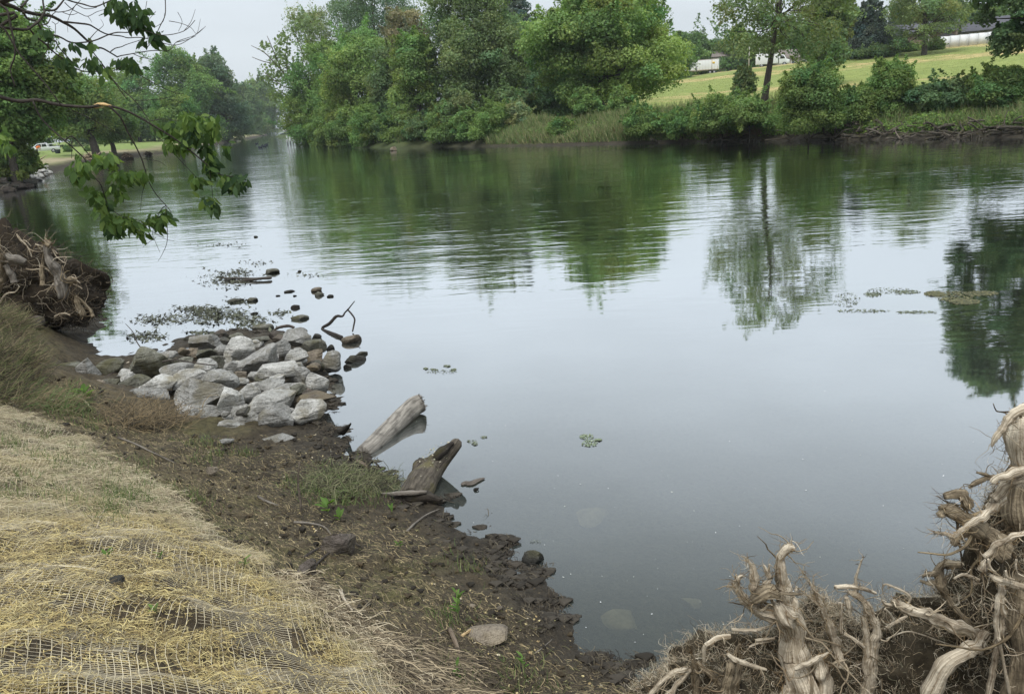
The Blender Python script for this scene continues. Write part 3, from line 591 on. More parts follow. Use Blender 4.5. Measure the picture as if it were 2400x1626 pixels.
# bare leaning tree at the bend
def bare_tree(name, label, cx, ybase, d, paths, rpx, group=None):
    g = dy(cx, ybase, d); root = empty(name, (g[0], d, gz(g[0], d)), label, 'tree', group); mb = MB(); o = np.array(root.location)
    for i, p in enumerate(paths):
        P = np.array([dy(x, y, d + dd) for x, y, dd in p]) - o
        r = np.linspace(rpx * (1.0 if i == 0 else 0.45), rpx * 0.18, len(P)) * pxm(g) * 1.03
        mb.tube(P, r, 6, (1.6, 1.55, 1.5), rough=0.1, seed=i)
    mb.build('branches', BARK, root, smooth=True); return root, o
bt, bo = bare_tree('leaning_bare_tree', 'grey leaning tree with bare branches left of the far bank trees', 690, 312, 152,
    [[(712, 320, 0), (690, 240, 0), (655, 180, 0), (625, 145, 0), (600, 120, 0), (570, 104, 0)], [(640, 162, 0), (622, 120, -2), (612, 95, -3), (606, 82, -3)], [(655, 180, 0), (648, 130, 2), (652, 90, 3), (640, 70, 3)],
     [(690, 240, 0), (668, 205, -2), (640, 195, -3), (600, 165, -3)], [(625, 145, 0), (598, 140, 1), (572, 130, 1)], [(675, 210, 0), (690, 130, 3), (705, 60, 4), (700, 25, 4)], [(690, 130, 3), (672, 80, 3), (668, 40, 3)], [(705, 60, 4), (725, 30, 5), (735, 15, 5)]], 3.2, FT)
V, F, T, C, Rc = [], [], [], [], []
rg = np.random.default_rng(5); P = []
for x, y, s_, n in [(640, 130, 26, 300), (618, 170, 26, 260), (655, 175, 24, 260), (600, 105, 10, 60), (690, 60, 30, 260), (640, 90, 18, 120), (625, 215, 18, 160), (665, 235, 25, 200)]:
    for _ in range(n): P.append(dy(x + rg.normal() * s_ * .55, y + rg.normal() * s_ * .5, 152 + rg.normal() * 2) - bo)
P = np.array(P); V, F = leaf_quads(rg, P, rg.normal(size=P.shape) + np.array([0, 0, .4]), 0.55 * (0.5 + rg.random(len(P))))
obj('foliage', V, F, LEAF['olive'], bt, tint=pick(len(P), [(1, 1, 1)], rg, 0.3))

# shrubs on the far bank
SG = 'shrubs on the far bank'
for cx, yt, yb, w, d, c, n, leaf, lab in [
    (1842, 145, 292, 135, 60, 'shrub', 15000, 0.17, 'big light green shrub right of the lone trunk, overhanging the mud bank'),
    (1640, 214, 298, 130, 68, 'shrub', 10000, 0.17, 'dark green shrub left of the lone trunk on the bank'),
    (1700, 210, 288, 130, 66, 'shrub', 10000, 0.17, 'dark shrub at the foot of the lone trunk'),
    (1690, 150, 215, 50, 70, 'olive', 2600, 0.2, 'slim sapling left of the lone trunk'),
    (2022, 135, 262, 110, 61, 'mid', 11000, 0.16, 'upright dark shrub with a rounded top in front of the meadow'),
    (1950, 195, 275, 110, 61, 'shrub', 8000, 0.16, 'low shrub between the big light shrub and the upright shrub'),
    (2150, 176, 250, 130, 58, 'dark', 9000, 0.2, 'spiky grass topped shrub in front of the meadow, second from the right'),
    (2270, 152, 250, 150, 56, 'shrub', 12000, 0.18, 'rightmost grassy shrub on the far bank'),
    (1115, 228, 325, 90, 92, 'mid', 8000, 0.2, 'round bright bush at the left end of the grassy bank'),
    (1172, 228, 285, 70, 93, 'pale', 4000, 0.2, 'pale leaved bush above the bright bank bush'),
    (1485, 246, 308, 75, 74, 'mid', 5000, 0.17, 'green shrub right of the grassy bank'),
    (1548, 244, 310, 80, 72, 'mid', 5000, 0.17, 'yellowish bank shrub left of the dark shrubs'),
    (1410, 195, 262, 60, 84, 'bright', 5000, 0.2, 'bright leafy bush under the biggest bright tree'),
    (1275, 268, 320, 60, 83, 'mid', 4000, 0.17, 'low spreading bush at the waterline in the middle of the grassy bank'),
 (1450, 232, 308, 70, 75, 'mid', 5000, 0.17, 'low bush at the right end of the grassy bank'),
    (1330, 200, 262, 70, 86, 'mid', 5000, 0.2, 'green bush beneath the left limbs of the biggest bright tree')]:
    tree('bank_shrub', lab, 'shrub', cx, yt, yb, w, d, c, prof='bush', leafn=n, leaf=leaf, nclump=46, clump=0.2, trunk=0.07, nl=8, group=SG)
for i, (cx, w, c, lab) in enumerate([(690, 60, 'shrub', 'leftmost low bush at the far waterline'), (735, 60, 'mid', 'low bush at the far waterline, second from the river bend'), (790, 80, 'shrub', 'low dark bush under the left side of the broad bright tree'),
        (845, 80, 'mid', 'low bush trailing in the water under the broad bright tree'), (905, 70, 'shrub', 'low bush under the narrow yellow green tree'), (960, 70, 'dark', 'dark low bush beside the far bank stones'), (1015, 70, 'shrub', 'low bush under the olive tree'), (1065, 60, 'mid', 'low bush left of the round bright bank bush')]):
    tree('undergrowth_bush', lab, 'bush', cx, 236 + 12 * (i % 3), 338 + (i % 2) * 2, w * 1.25, (150, 137, 125, 114, 108, 102, 98, 95)[i], c, prof='bush', leafn=5000, leaf=0.26, nclump=34, clump=0.22, trunk=0.06, nl=6, group=SG)
LBSH = 'small bushes on the left bank'
for cx, yt, yb, w, d, lab in [(153, 328, 352, 17, 148, 'small round bush beside the pickup'), (200, 332, 350, 14, 150, 'small bush at the foot of the round park tree'), (60, 345, 385, 60, 80, 'leafy bush below the white pickup'), (214, 330, 348, 16, 152, 'dark sprouting bush beside the leaning trunk')]:
    tree('small_bush', lab, 'bush', cx, yt, yb, w, d, 'shrub', prof='bush', leafn=900, leaf=0.3, nclump=14, clump=0.3, trunk=0.04, nl=4, group=LBSH)

# tall grass, weeds and nettles along the far bank: countless blades and leaves in one mass
rg = np.random.default_rng(12)
def along(n, x0, x1, s0, s1):
    """random points beside the far waterline between two full-view columns, s0..s1 metres inland"""
    fb = np.array(FB); pxs = np.array([672, 680, 720, 760, 830, 890, 1000, 1120, 1250, 1450, 1600, 1750, 1900, 2100, 2324])
    u = x0 + rg.random(n) * (x1 - x0); X = np.interp(u, pxs, fb[:, 0]); Y = np.interp(u, pxs, fb[:, 1]); s_ = s0 + rg.random(n) * (s1 - s0)
    return X + s_ * 0.50, Y + s_ * 0.86, u, s_
def blades(n, x0, x1, s0, s1, hgt, wd, cols, lean=0.35, yoff=0):
    X, Y, u, s_ = along(n, x0, x1, s0, s1); Z = hf(X, Y)[0]
    D = np.c_[rg.normal(size=n) * lean, rg.normal(size=n) * lean, np.ones(n)]; h = hgt * (0.5 + 0.8 * rg.random(n)) * (0.6 + 0.9 * vn(X / 2.5, Y / 2.5, 4))
    V, F, nv = strips(np.c_[X, Y, Z - 0.05], D, h, wd * (0.7 + .6 * rg.random(n)), np.array([0.3, -0.9, 0.3]), 0.2, 0.0, 2, 0.8, rg)
    return V, F, rep(pick(n, cols, rg, 0.3), nv)
mb = MB()
GC = [(0.14, 0.215, 0.07), (0.19, 0.25, 0.085), (0.11, 0.18, 0.06), (0.25, 0.27, 0.12), (0.29, 0.27, 0.14)]
for a_ in [(30000, 1100, 1600, 0.5, 6, 0.75, 0.08, GC), (9000, 672, 1120, 1.5, 7, 0.8, 0.10, [(0.06, 0.10, 0.035), (0.08, 0.12, 0.04), (0.05, 0.08, 0.03), (0.13, 0.12, 0.06)]), (9000, 1560, 2380, 1.0, 5, 0.7, 0.06, GC), (4000, 1150, 1720, 0.7, 1.8, 0.7, 0.05, [(0.30, 0.24, 0.13), (0.24, 0.19, 0.11), (0.16, 0.16, 0.07)]), (3500, 1640, 1720, 0.8, 1.8, 0.9, 0.05, [(0.33, 0.26, 0.17), (0.27, 0.20, 0.13)]), (6000, 1400, 2380, 5, 9, 0.9, 0.06, GC + [(0.25, 0.25, 0.09)])]:
    V, F, T = blades(*a_); mb.add(V, F, T)
tag(mb.build('tall_grass', TINT), 'long green grass and dry tufts growing along the far bank', 'grass', kind='stuff')
X, Y, u, s_ = [np.concatenate(q_) for q_ in zip(along(26000, 1760, 2400, 0.9, 6.0), along(12000, 1090, 1760, 0.7, 4.5))]; Z = hf(X, Y)[0]; n = len(X)
Pn = np.c_[X, Y, Z + 0.05 + 0.55 * rg.random(n) * (0.3 + vn(X / 1.3, Y / 1.3, 2))]
V, F = leaf_quads(rg, Pn, rg.normal(size=(n, 3)) * 0.6 + np.array([0, -0.3, 1]), 0.17 * (0.5 + rg.random(n)))
tag(obj('nettle_patch', V, F, LEAF['mid'], tint=pick(n, [(1, 1, 1), (1.35, 1.3, 0.9), (0.8, 0.85, 0.8)], rg, 0.25)), 'low leafy weeds covering the far bank above the driftwood', 'weeds', kind='stuff')
# tufts in the meadow and on the left lawn
n = 30000; X = 14 + rg.random(n) * 95; Y = 62 + rg.random(n) * 110; hh_, ss_, ff_, ii_ = hf(X, Y); k = (ss_ > 7) & ff_; X, Y, Z = X[k], Y[k], hh_[k]; n = len(X)
V, F, nv = strips(np.c_[X, Y, Z - 0.03], np.c_[rg.normal(size=(n, 2)) * 0.5, np.ones(n)], 0.06 + 0.10 * rg.random(n), 0.05 + 0.05 * rg.random(n), np.array([0.3, -0.9, 0.3]), 0.2, 0, 2, 0.8, rg)
tag(obj('meadow_grass', V, F, TINT, tint=rep(pick(n, [(0.24, 0.285, 0.09), (0.28, 0.30, 0.11), (0.34, 0.31, 0.14), (0.215, 0.26, 0.085)], rg, 0.2), nv)), 'mown yellow green grass of the sloping meadow', 'grass', kind='stuff')

# ------------------------------------------------------------------ stones
def ico(sub):
    bm = bmesh.new(); bmesh.ops.create_icosphere(bm, subdivisions=sub, radius=1.0); bm.verts.ensure_lookup_table()
    V = np.array([v.co[:] for v in bm.verts]); F = np.array([[v.index for v in f.verts] for f in bm.faces]); bm.free(); return V, F
ICO = {k: ico(k) for k in (2, 3, 4)}
def rock_geo(seed, sub=4, cuts=9, rough=0.05, round_=0.0):
    """a broken boulder: a ball cut by flat faces, then worn"""
    rg = np.random.default_rng(seed); V, F = ICO[sub]; V = V.copy()
    for i in range(cuts):
        n = rg.normal(size=3); n /= np.linalg.norm(n); h = 0.42 + 0.36 * rg.random() + round_ * 0.22
        d = V @ n - h; k = d > 0; V[k] -= n * (d[k] * (1.0 - 0.3 * round_))[:, None]
    r = 1 + rough * (2.2 * fbm(V[:, 0] * 1.8 + V[:, 2] + seed, V[:, 1] * 1.8 + seed * 2, 3) + 1.2 * fbm(V[:, 2] * 4 + seed, V[:, 0] * 4 + V[:, 1] * 3, 3))
    V = V * r[:, None]; V -= (V.max(0) + V.min(0)) / 2; return V / (V.max(0) - V.min(0)) * 2, F
def stone(name, label, bbox, mat_, zc=None, seed=1, cat='rock', group=None, depth=0.9, sub=4, cuts=9, grow=1.10, round_=0.0, tilt=0.25, sink=0.1):
    """a stone whose visible extent is known from the view; it sits on the ground or on its neighbours"""
    x0, y0, x1, y1 = bbox; cx, cy_ = (x0 + x1) / 2, (y0 + y1) / 2; rg = np.random.default_rng(seed + 1000)
    q = on_near(cx, cy_ + (y1 - y0) * 0.2) if zc is None else onz(cx, cy_, zc)
    m_ = pxm(q); w = (x1 - x0) * m_ * grow; h = (y1 - y0) * m_ * grow; dep = max(w * depth * 0.8, h * 0.55)
    el = math.atan2(CAMZ - q[2], np.hypot(q[0], q[1])); hz_ = h * .95 if (zc is not None and zc < .11) else max(0.72 * h, math.sqrt(max(0.0, h * h - (dep * math.sin(el)) ** 2)) / math.cos(el))
    V, F = rock_geo(seed, sub, cuts, 0.05, round_)
    e = Matrix.Rotation(rg.normal() * tilt * 0.4, 3, 'X') @ Matrix.Rotation(rg.normal() * tilt, 3, 'Y')
    V = V @ np.array(e).T; V = V / (V.max(0) - V.min(0)) * 2 * 0.5 * np.array([w, dep, hz_])
    a_ = -math.atan2(q[0], q[1]); V = V @ np.array([[math.cos(a_), math.sin(a_), 0], [-math.sin(a_), math.cos(a_), 0], [0, 0, 1]])
    if zc is None: q = np.array([q[0], q[1], gz(q[0], q[1]) + hz_ * (0.5 - sink)])
    elif zc < 0: q[2] = -0.035 - hz_ / 2
    elif zc < .11: q[2] = hz_ * .12                                        # half sunk in the shallows
    o = obj(name, V, F, mat_, None, q, smooth=False); o.data.polygons.foreach_set('use_smooth', np.ones(len(F), bool)); o.data.set_sharp_from_angle(angle=R(33)) if hasattr(o.data, 'set_sharp_from_angle') else None
    return tag(o, label, cat, group)
def z4(b): return [b[0] / 2.905, 542 + b[1] / 2.906, b[2] / 2.905, 542 + b[3] / 2.906]
def z8(b): return [440 + b[0] / 5.048, 550 + b[1] / 5.048, 440 + b[2] / 5.048, 550 + b[3] / 5.048]
def B(b): return [b[0] * 2400 / 2324, b[1] * 1626 / 1575, b[2] * 2400 / 2324, b[3] * 1626 / 1575]
RG = 'limestone boulders of the riprap pile'
PILE = [  # bbox in an enlarged crop, material, height of the centre, label
 (885, 780, 1135, 1000, 'M', .42, 'tall leaning boulder, left face green with algae, beside the long bleached stick'),
 (530, 872, 670, 1045, 'R', .36, 'pointed pale boulder standing upright left of the bleached stick'),
 (335, 890, 535, 1010, 'M', .34, 'mossy grey boulder left of the pointed upright one'),
 (395, 970, 580, 1090, 'M', .32, 'rounded mossy boulder below the pointed upright one'),
 (545, 1020, 730, 1170, 'W', .28, 'brown stained low boulder under the lower end of the bleached stick'),
 (645, 870, 835, 990, 'M', .30, 'dark mossy flat boulder behind the bleached stick'),
 (668, 1000, 825, 1130, 'M', .30, 'moss flecked boulder right of the bleached stick'),
 (800, 935, 912, 1000, 'R', .32, 'small pale boulder between the stick and the leaning boulder'),
 (785, 985, 1015, 1090, 'M', .36, 'litter covered boulder below the leaning boulder'),
 (880, 1055, 1130, 1235, 'R', .34, 'big dome shaped pale boulder at the front left of the pile'),
 (985, 1190, 1125, 1320, 'R', .24, 'pale boulder with a dark twig mark below the dome shaped one'),
 (970, 980, 1212, 1110, 'R', .46, 'grey slab boulder with a flat slanting face above the dome shaped one'),
 (1100, 900, 1315, 985, 'R', .40, 'broad pale boulder behind the slanting slab'),
 (1190, 932, 1425, 1065, 'R', .46, 'smooth broad boulder right of the slanting slab'),
 (1320, 862, 1468, 980, 'R', .42, 'white upright boulder with striped face in the middle of the pile'),
 (1205, 1003, 1525, 1230, 'R', .42, 'largest boulder, a grey humped block in the front middle of the pile'),
 (1217, 1163, 1503, 1302, 'R', .26, 'flat topped white boulder at the front edge below the largest block'),
 (1163, 1240, 1337, 1372, 'R', .18, 'cracked boulder in front of the flat topped white one'),
 (1365, 958, 1622, 1118, 'R', .42, 'long pale wedge boulder right of the largest block'),
 (1488, 1083, 1662, 1250, 'R', .34, 'pale boulder with slanting grooves right of the flat topped one'),
 (1618, 1040, 1772, 1178, 'R', .36, 'pale boulder wedged behind the grooved one'),
 (1718, 1088, 2018, 1235, 'R', .30, 'long grey boulder with a shadowed face at the front right'),
 (1578, 1170, 1792, 1315, 'R', .24, 'smooth round boulder at the front edge, left of the pointed front one'),
 (1768, 1173, 1982, 1335, 'R', .22, 'pointed pale boulder at the very front edge of the pile'),
 (1462, 1280, 1678, 1405, 'R', .14, 'weathered boulder sunk in the mud at the front'),
 (1392, 1285, 1502, 1368, 'R', .16, 'small tilted boulder left of the weathered sunk one'),
 (1988, 1148, 2222, 1305, 'R', .18, 'wedge boulder at the front right corner beside the water'),
 (2008, 1098, 2280, 1195, 'W', .24, 'yellowish layered slab reaching out to the water'),
 (2088, 958, 2233, 1115, 'R', .30, 'upright grey boulder on the right edge above the yellowish slab'),
 (1978, 923, 2113, 1045, 'R', .32, 'grey boulder left of the upright right edge one'),
 (1780, 888, 2065, 1015, 'R', .38, 'wide pale boulder with a bumpy top on the right side'),
 (1627, 778, 1885, 955, 'R', .42, 'big rounded speckled boulder at the back of the pile'),
 (1522, 723, 1723, 890, 'R', .40, 'speckled boulder behind and left of the big rounded one'),
 (1300, 698, 1508, 825, 'R', .28, 'angular grey boulder at the back left near the water'),
 (1526, 873, 1643, 975, 'R', .32, 'dark shaded round boulder under the speckled pair'),
 (1903, 673, 2113, 785, 'R', .30, 'flat pale boulder at the back right corner'),
 (1857, 743, 1978, 865, 'R', .30, 'squarish grey boulder right of the big rounded one'),
 (2068, 728, 2223, 835, 'M', .20, 'dark rounded boulder at the back right waterline'),
 (1978, 655, 2088, 702, 'M', .16, 'dark flat boulder at the back touching the curved driftwood'),
 (2088, 798, 2192, 893, 'W', .22, 'small tan boulder on the right side above the wet dark ones'),
 (2203, 818, 2326, 960, 'R', .18, 'pale boulder at the far right of the pile standing in water'),
 (2085, 878, 2212, 962, 'D', .16, 'wet dark boulder beside the far right pale one'),
 (1285, 735, 1352, 788, 'D', .10, 'small black wet boulder at the back left waterline'),
 (1458, 668, 1545, 755, 'B', .26, 'brown pointed boulder at the back edge'),
 (1558, 690, 1655, 748, 'M', .22, 'mossy boulder right of the brown pointed one'),
 (1685, 718, 1815, 785, 'M', .24, 'mottled boulder at the back edge in front of the weeds'),
 (1455, 778, 1555, 845, 'R', .28, 'grey boulder right of the angular back left one'),
 (1578, 953, 1683, 1015, 'W', .30, 'small warm grey boulder in the middle of the right half'),
 (1686, 953, 1793, 1018, 'R', .30, 'small grey boulder beside the warm grey one'),
 (1756, 1003, 1935, 1110, 'R', .32, 'long low boulder in the right half with a dark underside'),
 (1836, 973, 1938, 1045, 'R', .36, 'small bright boulder on top of the long low one'),
 (1816, 1048, 2013, 1130, 'R', .28, 'wide low boulder behind the long grey front right one'),
 (1966, 1033, 2083, 1115, 'R', .24, 'shaded boulder left of the upright right edge one, lower'),
 (1941, 798, 2090, 905, 'R', .36, 'pale bumpy boulder above the wide right side one'),
 (1180, 858, 1305, 920, 'M', .32, 'mossy boulder behind the broad pale one'),
 (1085, 863, 1175, 920, 'M', .32, 'small mossy boulder beside the leaning boulder'),
 (1075, 813, 1205, 880, 'R', .26, 'low boulder under the dark twigs behind the leaning boulder'),
 (1805, 762, 1880, 800, 'R', .28, 'small round boulder behind the big rounded speckled one'),
 (1922, 1200, 2004, 1265, 'R', .18, 'small grey boulder tucked behind the pointed front one'),
 (1486, 953, 1594, 1010, 'R', .32, 'flat boulder behind the long pale wedge'),
 (298, 893, 378, 948, 'R', .32, 'small pale boulder half hidden in brush at the left end'),
 (1146, 1088, 1224, 1170, 'M', .26, 'small dark boulder between the dome and the largest block'),
 (1126, 1153, 1223, 1245, 'D', .16, 'shadowed dark boulder under the largest block'),
 (1686, 1008, 1825, 1095, 'R', .28, 'low grey boulder left of the long low one'),
 (1586, 998, 1694, 1055, 'R', .30, 'small flat boulder below the warm grey one'),
 (655, 1148, 748, 1195, 'R', .26, 'small round top stone poking out of the litter at the left'),
 (155, 1010, 420, 1120, 'M', .35, 'dark mossy boulder buried in the weeds at the left end'),
 (440, 1070, 612, 1165, 'M', .30, 'lichen spotted low boulder beside the pale bent branch'),
 (1245, 700, 1320, 745, 'D', .08, 'little wet stone at the back left, farthest from the bank'),
 (1420, 850, 1520, 930, 'M', .32, 'mossy boulder behind the white upright one'),
 (1340, 800, 1460, 870, 'M', .28, 'dull boulder between the angular one and the white upright one')]
MS = dict(R=ROCK, M=ROCKM, W=ROCKW, D=ROCKD, B=ROCKB)
for i, b in enumerate(PILE):
    stone('riprap_boulder', b[6], z4(b[:4]), MS[b[4]], b[5] * 0.92, 31 + i * 7, group=RG, depth=0.85, cuts=11, grow=1.08, round_=0.0 if i % 4 else 0.45)
rg = np.random.default_rng(44)                                             # smaller stones wedged in the gaps
gap = [(1150, 1000), (1200, 1130), (1300, 1000), (1450, 1010), (1500, 900), (1560, 850), (1600, 900), (1650, 960), (1700, 1030), (1750, 860), (1780, 1020), (1850, 860), (1880, 930), (1950, 960), (2000, 830), (2030, 1060), (2060, 900), (2080, 1080), (2150, 930), (1660, 1230),
       (1900, 1150), (1560, 1250), (1330, 1100), (1120, 1060), (1050, 950), (960, 1050), (870, 1000), (760, 1000), (700, 1090), (620, 1060), (500, 1050), (430, 1000), (1400, 830), (1250, 830), (1500, 740), (1620, 760), (1750, 740), (1860, 720), (2020, 720), (1950, 760)]
for i, (x, y) in enumerate(gap + gap + [(480, 980), (380, 1040), (330, 1000), (300, 960), (450, 1120), (560, 1120), (250, 930), (420, 930)]):
    x += rg.normal() * 22; y += rg.normal() * 14; s_ = 30 + 34 * rg.random()
    stone('gap_stone', 'small stone in a gap between the riprap boulders', z4((x - s_, y - s_ * .7, x + s_, y + s_ * .7)), (ROCKM, ROCK, ROCKB, ROCKW, ROCKD)[i % 5], 0.17 + 0.12 * rg.random(), 400 + i, group='small stones in the riprap gaps', sub=3)
# stones in the shallows
WS = [(915, 385, 1070, 460, 'M', .06, 'olive stone in the shallows beyond the dark plank end'), (1462, 605, 1582, 678, 'W', .05, 'brown stone alone in open water, upper of a touching pair'), (1505, 655, 1608, 728, 'M', .05, 'brown stone alone in open water, lower of a touching pair'),
 (1648, 705, 1722, 742, 'D', .02, 'flat wet stone right of the touching pair'), (485, 740, 662, 803, 'M', .03, 'long algae covered stone in the shallows behind the pile'), (703, 733, 822, 798, 'M', .03, 'algae covered stone right of the long one'),
 (1218, 813, 1317, 873, 'B', .04, 'dark round stone between the weed mats'), (1228, 938, 1422, 1018, 'M', .03, 'wide flat algae stone just behind the pile'), (768, 1038, 1003, 1122, 'M', .05, 'widest mossy stone behind the pile'),
 (1823, 1153, 2043, 1278, 'W', .07, 'pale rounded stone under the forked twig'), (1858, 1375, 2093, 1500, 'D', .07, 'large dark angular stone in the water right of the pile'), (1988, 1350, 2123, 1408, 'M', .05, 'flat grey stone touching the large dark one'),
 (1843, 1500, 1933, 1573, 'D', .05, 'small round dark stone left of the large dark one'), (1463, 1140, 1577, 1228, 'D', .06, 'pointed dark stone between the pile and the forked twig'), (1638, 1270, 1732, 1355, 'D', .06, 'round dark stone between the pile and the pale stone'),
 (1145, 655, 1268, 688, 'D', .01, 'thin flat dark stone awash in open water'), (783, 5, 827, 32, 'D', .03, 'tiny dark stone farthest out in the shallows'), (1043, 710, 1092, 732, 'D', .01, 'small awash stone left of the thin flat one'),
 (1248, 710, 1288, 733, 'D', .01, 'small awash stone right of the thin flat one'), (748, 913, 828, 948, 'D', .01, 'little flat stone among the weeds'), (475, 1108, 603, 1150, 'D', .03, 'dark stone at the back edge of the pile by the weeds'),
 (430, 515, 560, 560, 'D', .01, 'dark stone under the left end of the sunken plank'), (1300, 415, 1340, 445, 'D', .02, 'tiny pointed stone alone in open water')]
for i, b in enumerate(WS):
    stone('shallows_stone', b[6], z8(b[:4]), MS[b[4]], b[5], 700 + i * 3, cat='stone', group='stones standing in the shallows', sub=3, depth=0.8, round_=0.4)
# stones on the mud
for i, (bb, mt, lab, kw) in enumerate([
    ((735, 1214, 808, 1276), ROCKB, 'brown wedge shaped stone set in the mud below the dead twig', dict(depth=0.8, sink=.25)), ((1180, 1242, 1230, 1284), ROCKD, 'dark angular stone at the edge of the mud in the water', dict(zc=.05)),
    ((1060, 1432, 1152, 1464), ROCKW, 'flat oval pinkish stone lying on the mud at the front', dict(round_=1.0)), ((594, 983, 660, 998), ROCK, 'flat white stone in the mud in front of the boulder pile', dict(sink=.3)),
    ((503, 1000, 532, 1014), ROCK, 'little white stone in the mud left of the flat white one', {}), ((55, 727, 100, 752), ROCKB, 'grey stone at the foot of the left root wad', {}),
    ((244, 1318, 284, 1340), ROCKD, 'small grey stone lying on the straw mat', dict(round_=.9, sink=.2)), ((470, 1064, 494, 1084), ROCKW, 'yellow clod on the mud below the boulders', {}), ((682, 1283, 722, 1316), ROCKB, 'pale brown stone with a small weed at the edge of the straw mat', {}),
    ((1128, 1385, 1142, 1396), ROCKW, 'pebble on the mud left of the pinkish stone', {}), ((1064, 1378, 1080, 1386), ROCKW, 'small tan pebble near the water', {}), ((1048, 1095, 1100, 1110), ROCKD, 'x', {})]):
    if lab == 'x': continue
    stone('bank_stone', lab, B(bb), mt, seed=900 + i * 5, cat='stone', sub=3, group='stones on the mud bank', **kw)
SUBM = flat_mat('silty_stone', (.33, .285, .20), .9, .1, 16, .7)
# stones under the water
for i, (bb, lab) in enumerate([((1300, 1138, 1385, 1182), 'pale stone dimly visible under the water, middle one'), ((1352, 1366, 1455, 1424), 'wide pale stone under the water near the bank'), ((1540, 1348, 1596, 1378), 'small pale stone under the water near the root wads'), ((1190, 1285, 1250, 1310), 'pale stone under the water beside the dark angular stone')]):
    stone('submerged_stone', lab, B(bb), SUBM, -0.055, 960 + i * 7, cat='stone', sub=3, cuts=7, round_=0.0, grow=.9, group='stones under the water', depth=1.0)

# ------------------------------------------------------------------ straw blanket with netting
rg = np.random.default_rng(21)
def scatter(poly, n, rg, z=0.9):
    """random ground points inside a full-view outline on the near bank"""
    P = []; k = instraw if poly is STRAW else None
    xs = [];
    W_ = np.array([dz(max(-60, x), min(1700, y), z)[:2] for x, y in poly]); lo, hi = W_.min(0) - .3, W_.max(0) + .3; lo[1] = max(0.9, min(lo[1], 1.2) if poly is STRAW else lo[1])
    while sum(map(len, P)) < n:
        q = lo + rg.random((n * 2, 2)) * (hi - lo); h = hn(q[:, 0], q[:, 1]); a_, b_ = proj(np.c_[q, h]); ok = inpoly(a_, b_, poly) & (q[:, 1] > 0.5) & (a_ > -120) & (b_ < 1680); P.append(q[ok])
    q = np.concatenate(P)[:n]; return np.c_[q, hn(q[:, 0], q[:, 1])]
def flat_dirs(P, rg, bias=None, spread=3.2):
    n = len(P); a_ = rg.random(n) * 2 * math.pi if bias is None else bias + rg.normal(size=n) * spread
    Nn = _nrm(P[:, 0], P[:, 1]); D = np.c_[np.cos(a_), np.sin(a_), np.zeros(n)]; D -= Nn * np.sum(D * Nn, 1)[:, None]
    return D, Nn
blanket = empty('straw_blanket', tuple(dz(300, 1350, 1.3)), 'straw erosion mat under pale netting covering the bank in the left foreground', 'erosion mat'); bo_ = np.array(blanket.location)
mb = MB()
CELL = 150000; P = scatter(STRAW, CELL, rg)
P = P[rg.random(len(P)) < np.clip(0.30 + 1.0 * (vn(P[:, 0] * 4, P[:, 1] * 4, 2) - 0.35) + 1.0 * (vn(P[:, 0] * 13, P[:, 1] * 13, 3) - .5), 0.06, 1)]
a_, b_ = proj(P); upper = sm(1235, 1150, b_ + 60 * (vn(P[:, 0] * 2, P[:, 1] * 2, 5) - .5)); edge = np.array(segdist(a_, b_, STRAW[1:16]))
n = len(P); D, Nn = flat_dirs(P, rg, R(18), 1.3); tiltv = rg.normal(size=n) * 0.14; D = D + Nn * tiltv[:, None]
Ln = 0.014 + 0.062 * rg.random(n) ** 1.8 + 0.03 * upper; V, F, nv = strips(P + Nn * (0.002 + 0.012 * rg.random(n))[:, None], D, Ln, 0.0018 + 0.0022 * rg.random(n), np.array([0.05, -0.35, 0.94]), 0.55, 0.10, 3, 0.3, rg)
yel = pick(n, [(0.53, 0.425, 0.195), (0.64, 0.53, 0.26), (0.40, 0.31, 0.14), (0.29, 0.22, 0.11), (0.55, 0.47, 0.26), (0.19, 0.145, 0.08), (0.13, 0.10, 0.06)], rg, 0.25); pal = pick(n, [(0.44, 0.37, 0.24), (0.33, 0.27, 0.17), (0.52, 0.45, 0.31), (0.26, 0.205, 0.13), (0.20, 0.20, 0.10)], rg, 0.22)
w_ = np.clip(upper + (1 - sm(0, 90, edge)) * 0.85 - 0.15 + 0.5 * (vn(P[:, 0] * 3, P[:, 1] * 3, 7) - .5), 0, 1)[:, None]; T = yel * np.array([.89, .88, .82]) * (1 - w_) + pal * w_
tag(obj('straw', V - bo_, F, TINT, blanket, tint=rep(T, nv)), kind='stuff')
# netting: two families of threads drawn over the mat, pulled out of square
def threads(ang, step, n, rg, w, amp, seed, L_=8.0):
    Vs, Fs, k = [], [], 0; c = np.array([-2.4, 3.6]); d = np.array([math.cos(ang), math.sin(ang)]); e = np.array([-d[1], d[0]])
    t = np.arange(-L_ / 2, L_ / 2, 0.045)
    for i in range(n):
        s_ = (i - n / 2) * step; q = c + d * t[:, None] + e * (s_ + amp * (fbm(t * 0.6 + seed, np.full(len(t), s_ * 0.7), 3, seed) * 2 + 0.10 * fbm(t * 5, np.full(len(t), s_ * 6), 2, seed + 4)))[:, None]
        h = hn(q[:, 0], q[:, 1]); a_, b_ = proj(np.c_[q, h]); ok = inpoly(a_, b_, STRAW) & (q[:, 1] > 0.6) & (a_ > -80) & (b_ < 1660)
        ok &= vn(q[:, 0] * 3 + seed, q[:, 1] * 3, 6) > 0.30
        p = np.c_[q, h + 0.002 + 0.034 * vn(q[:, 0] * 6, q[:, 1] * 6, 1)]; o_ = np.array([*e, 0]) * w / 2
        V = np.stack([p - o_, p + o_], 1).reshape(-1, 3); j = np.nonzero(ok[:-1] & ok[1:])[0] * 2
        Vs.append(V); Fs.append(np.stack([j, j + 1, j + 3, j + 2], 1) + k); k += len(V)
    return np.concatenate(Vs), np.concatenate(Fs)
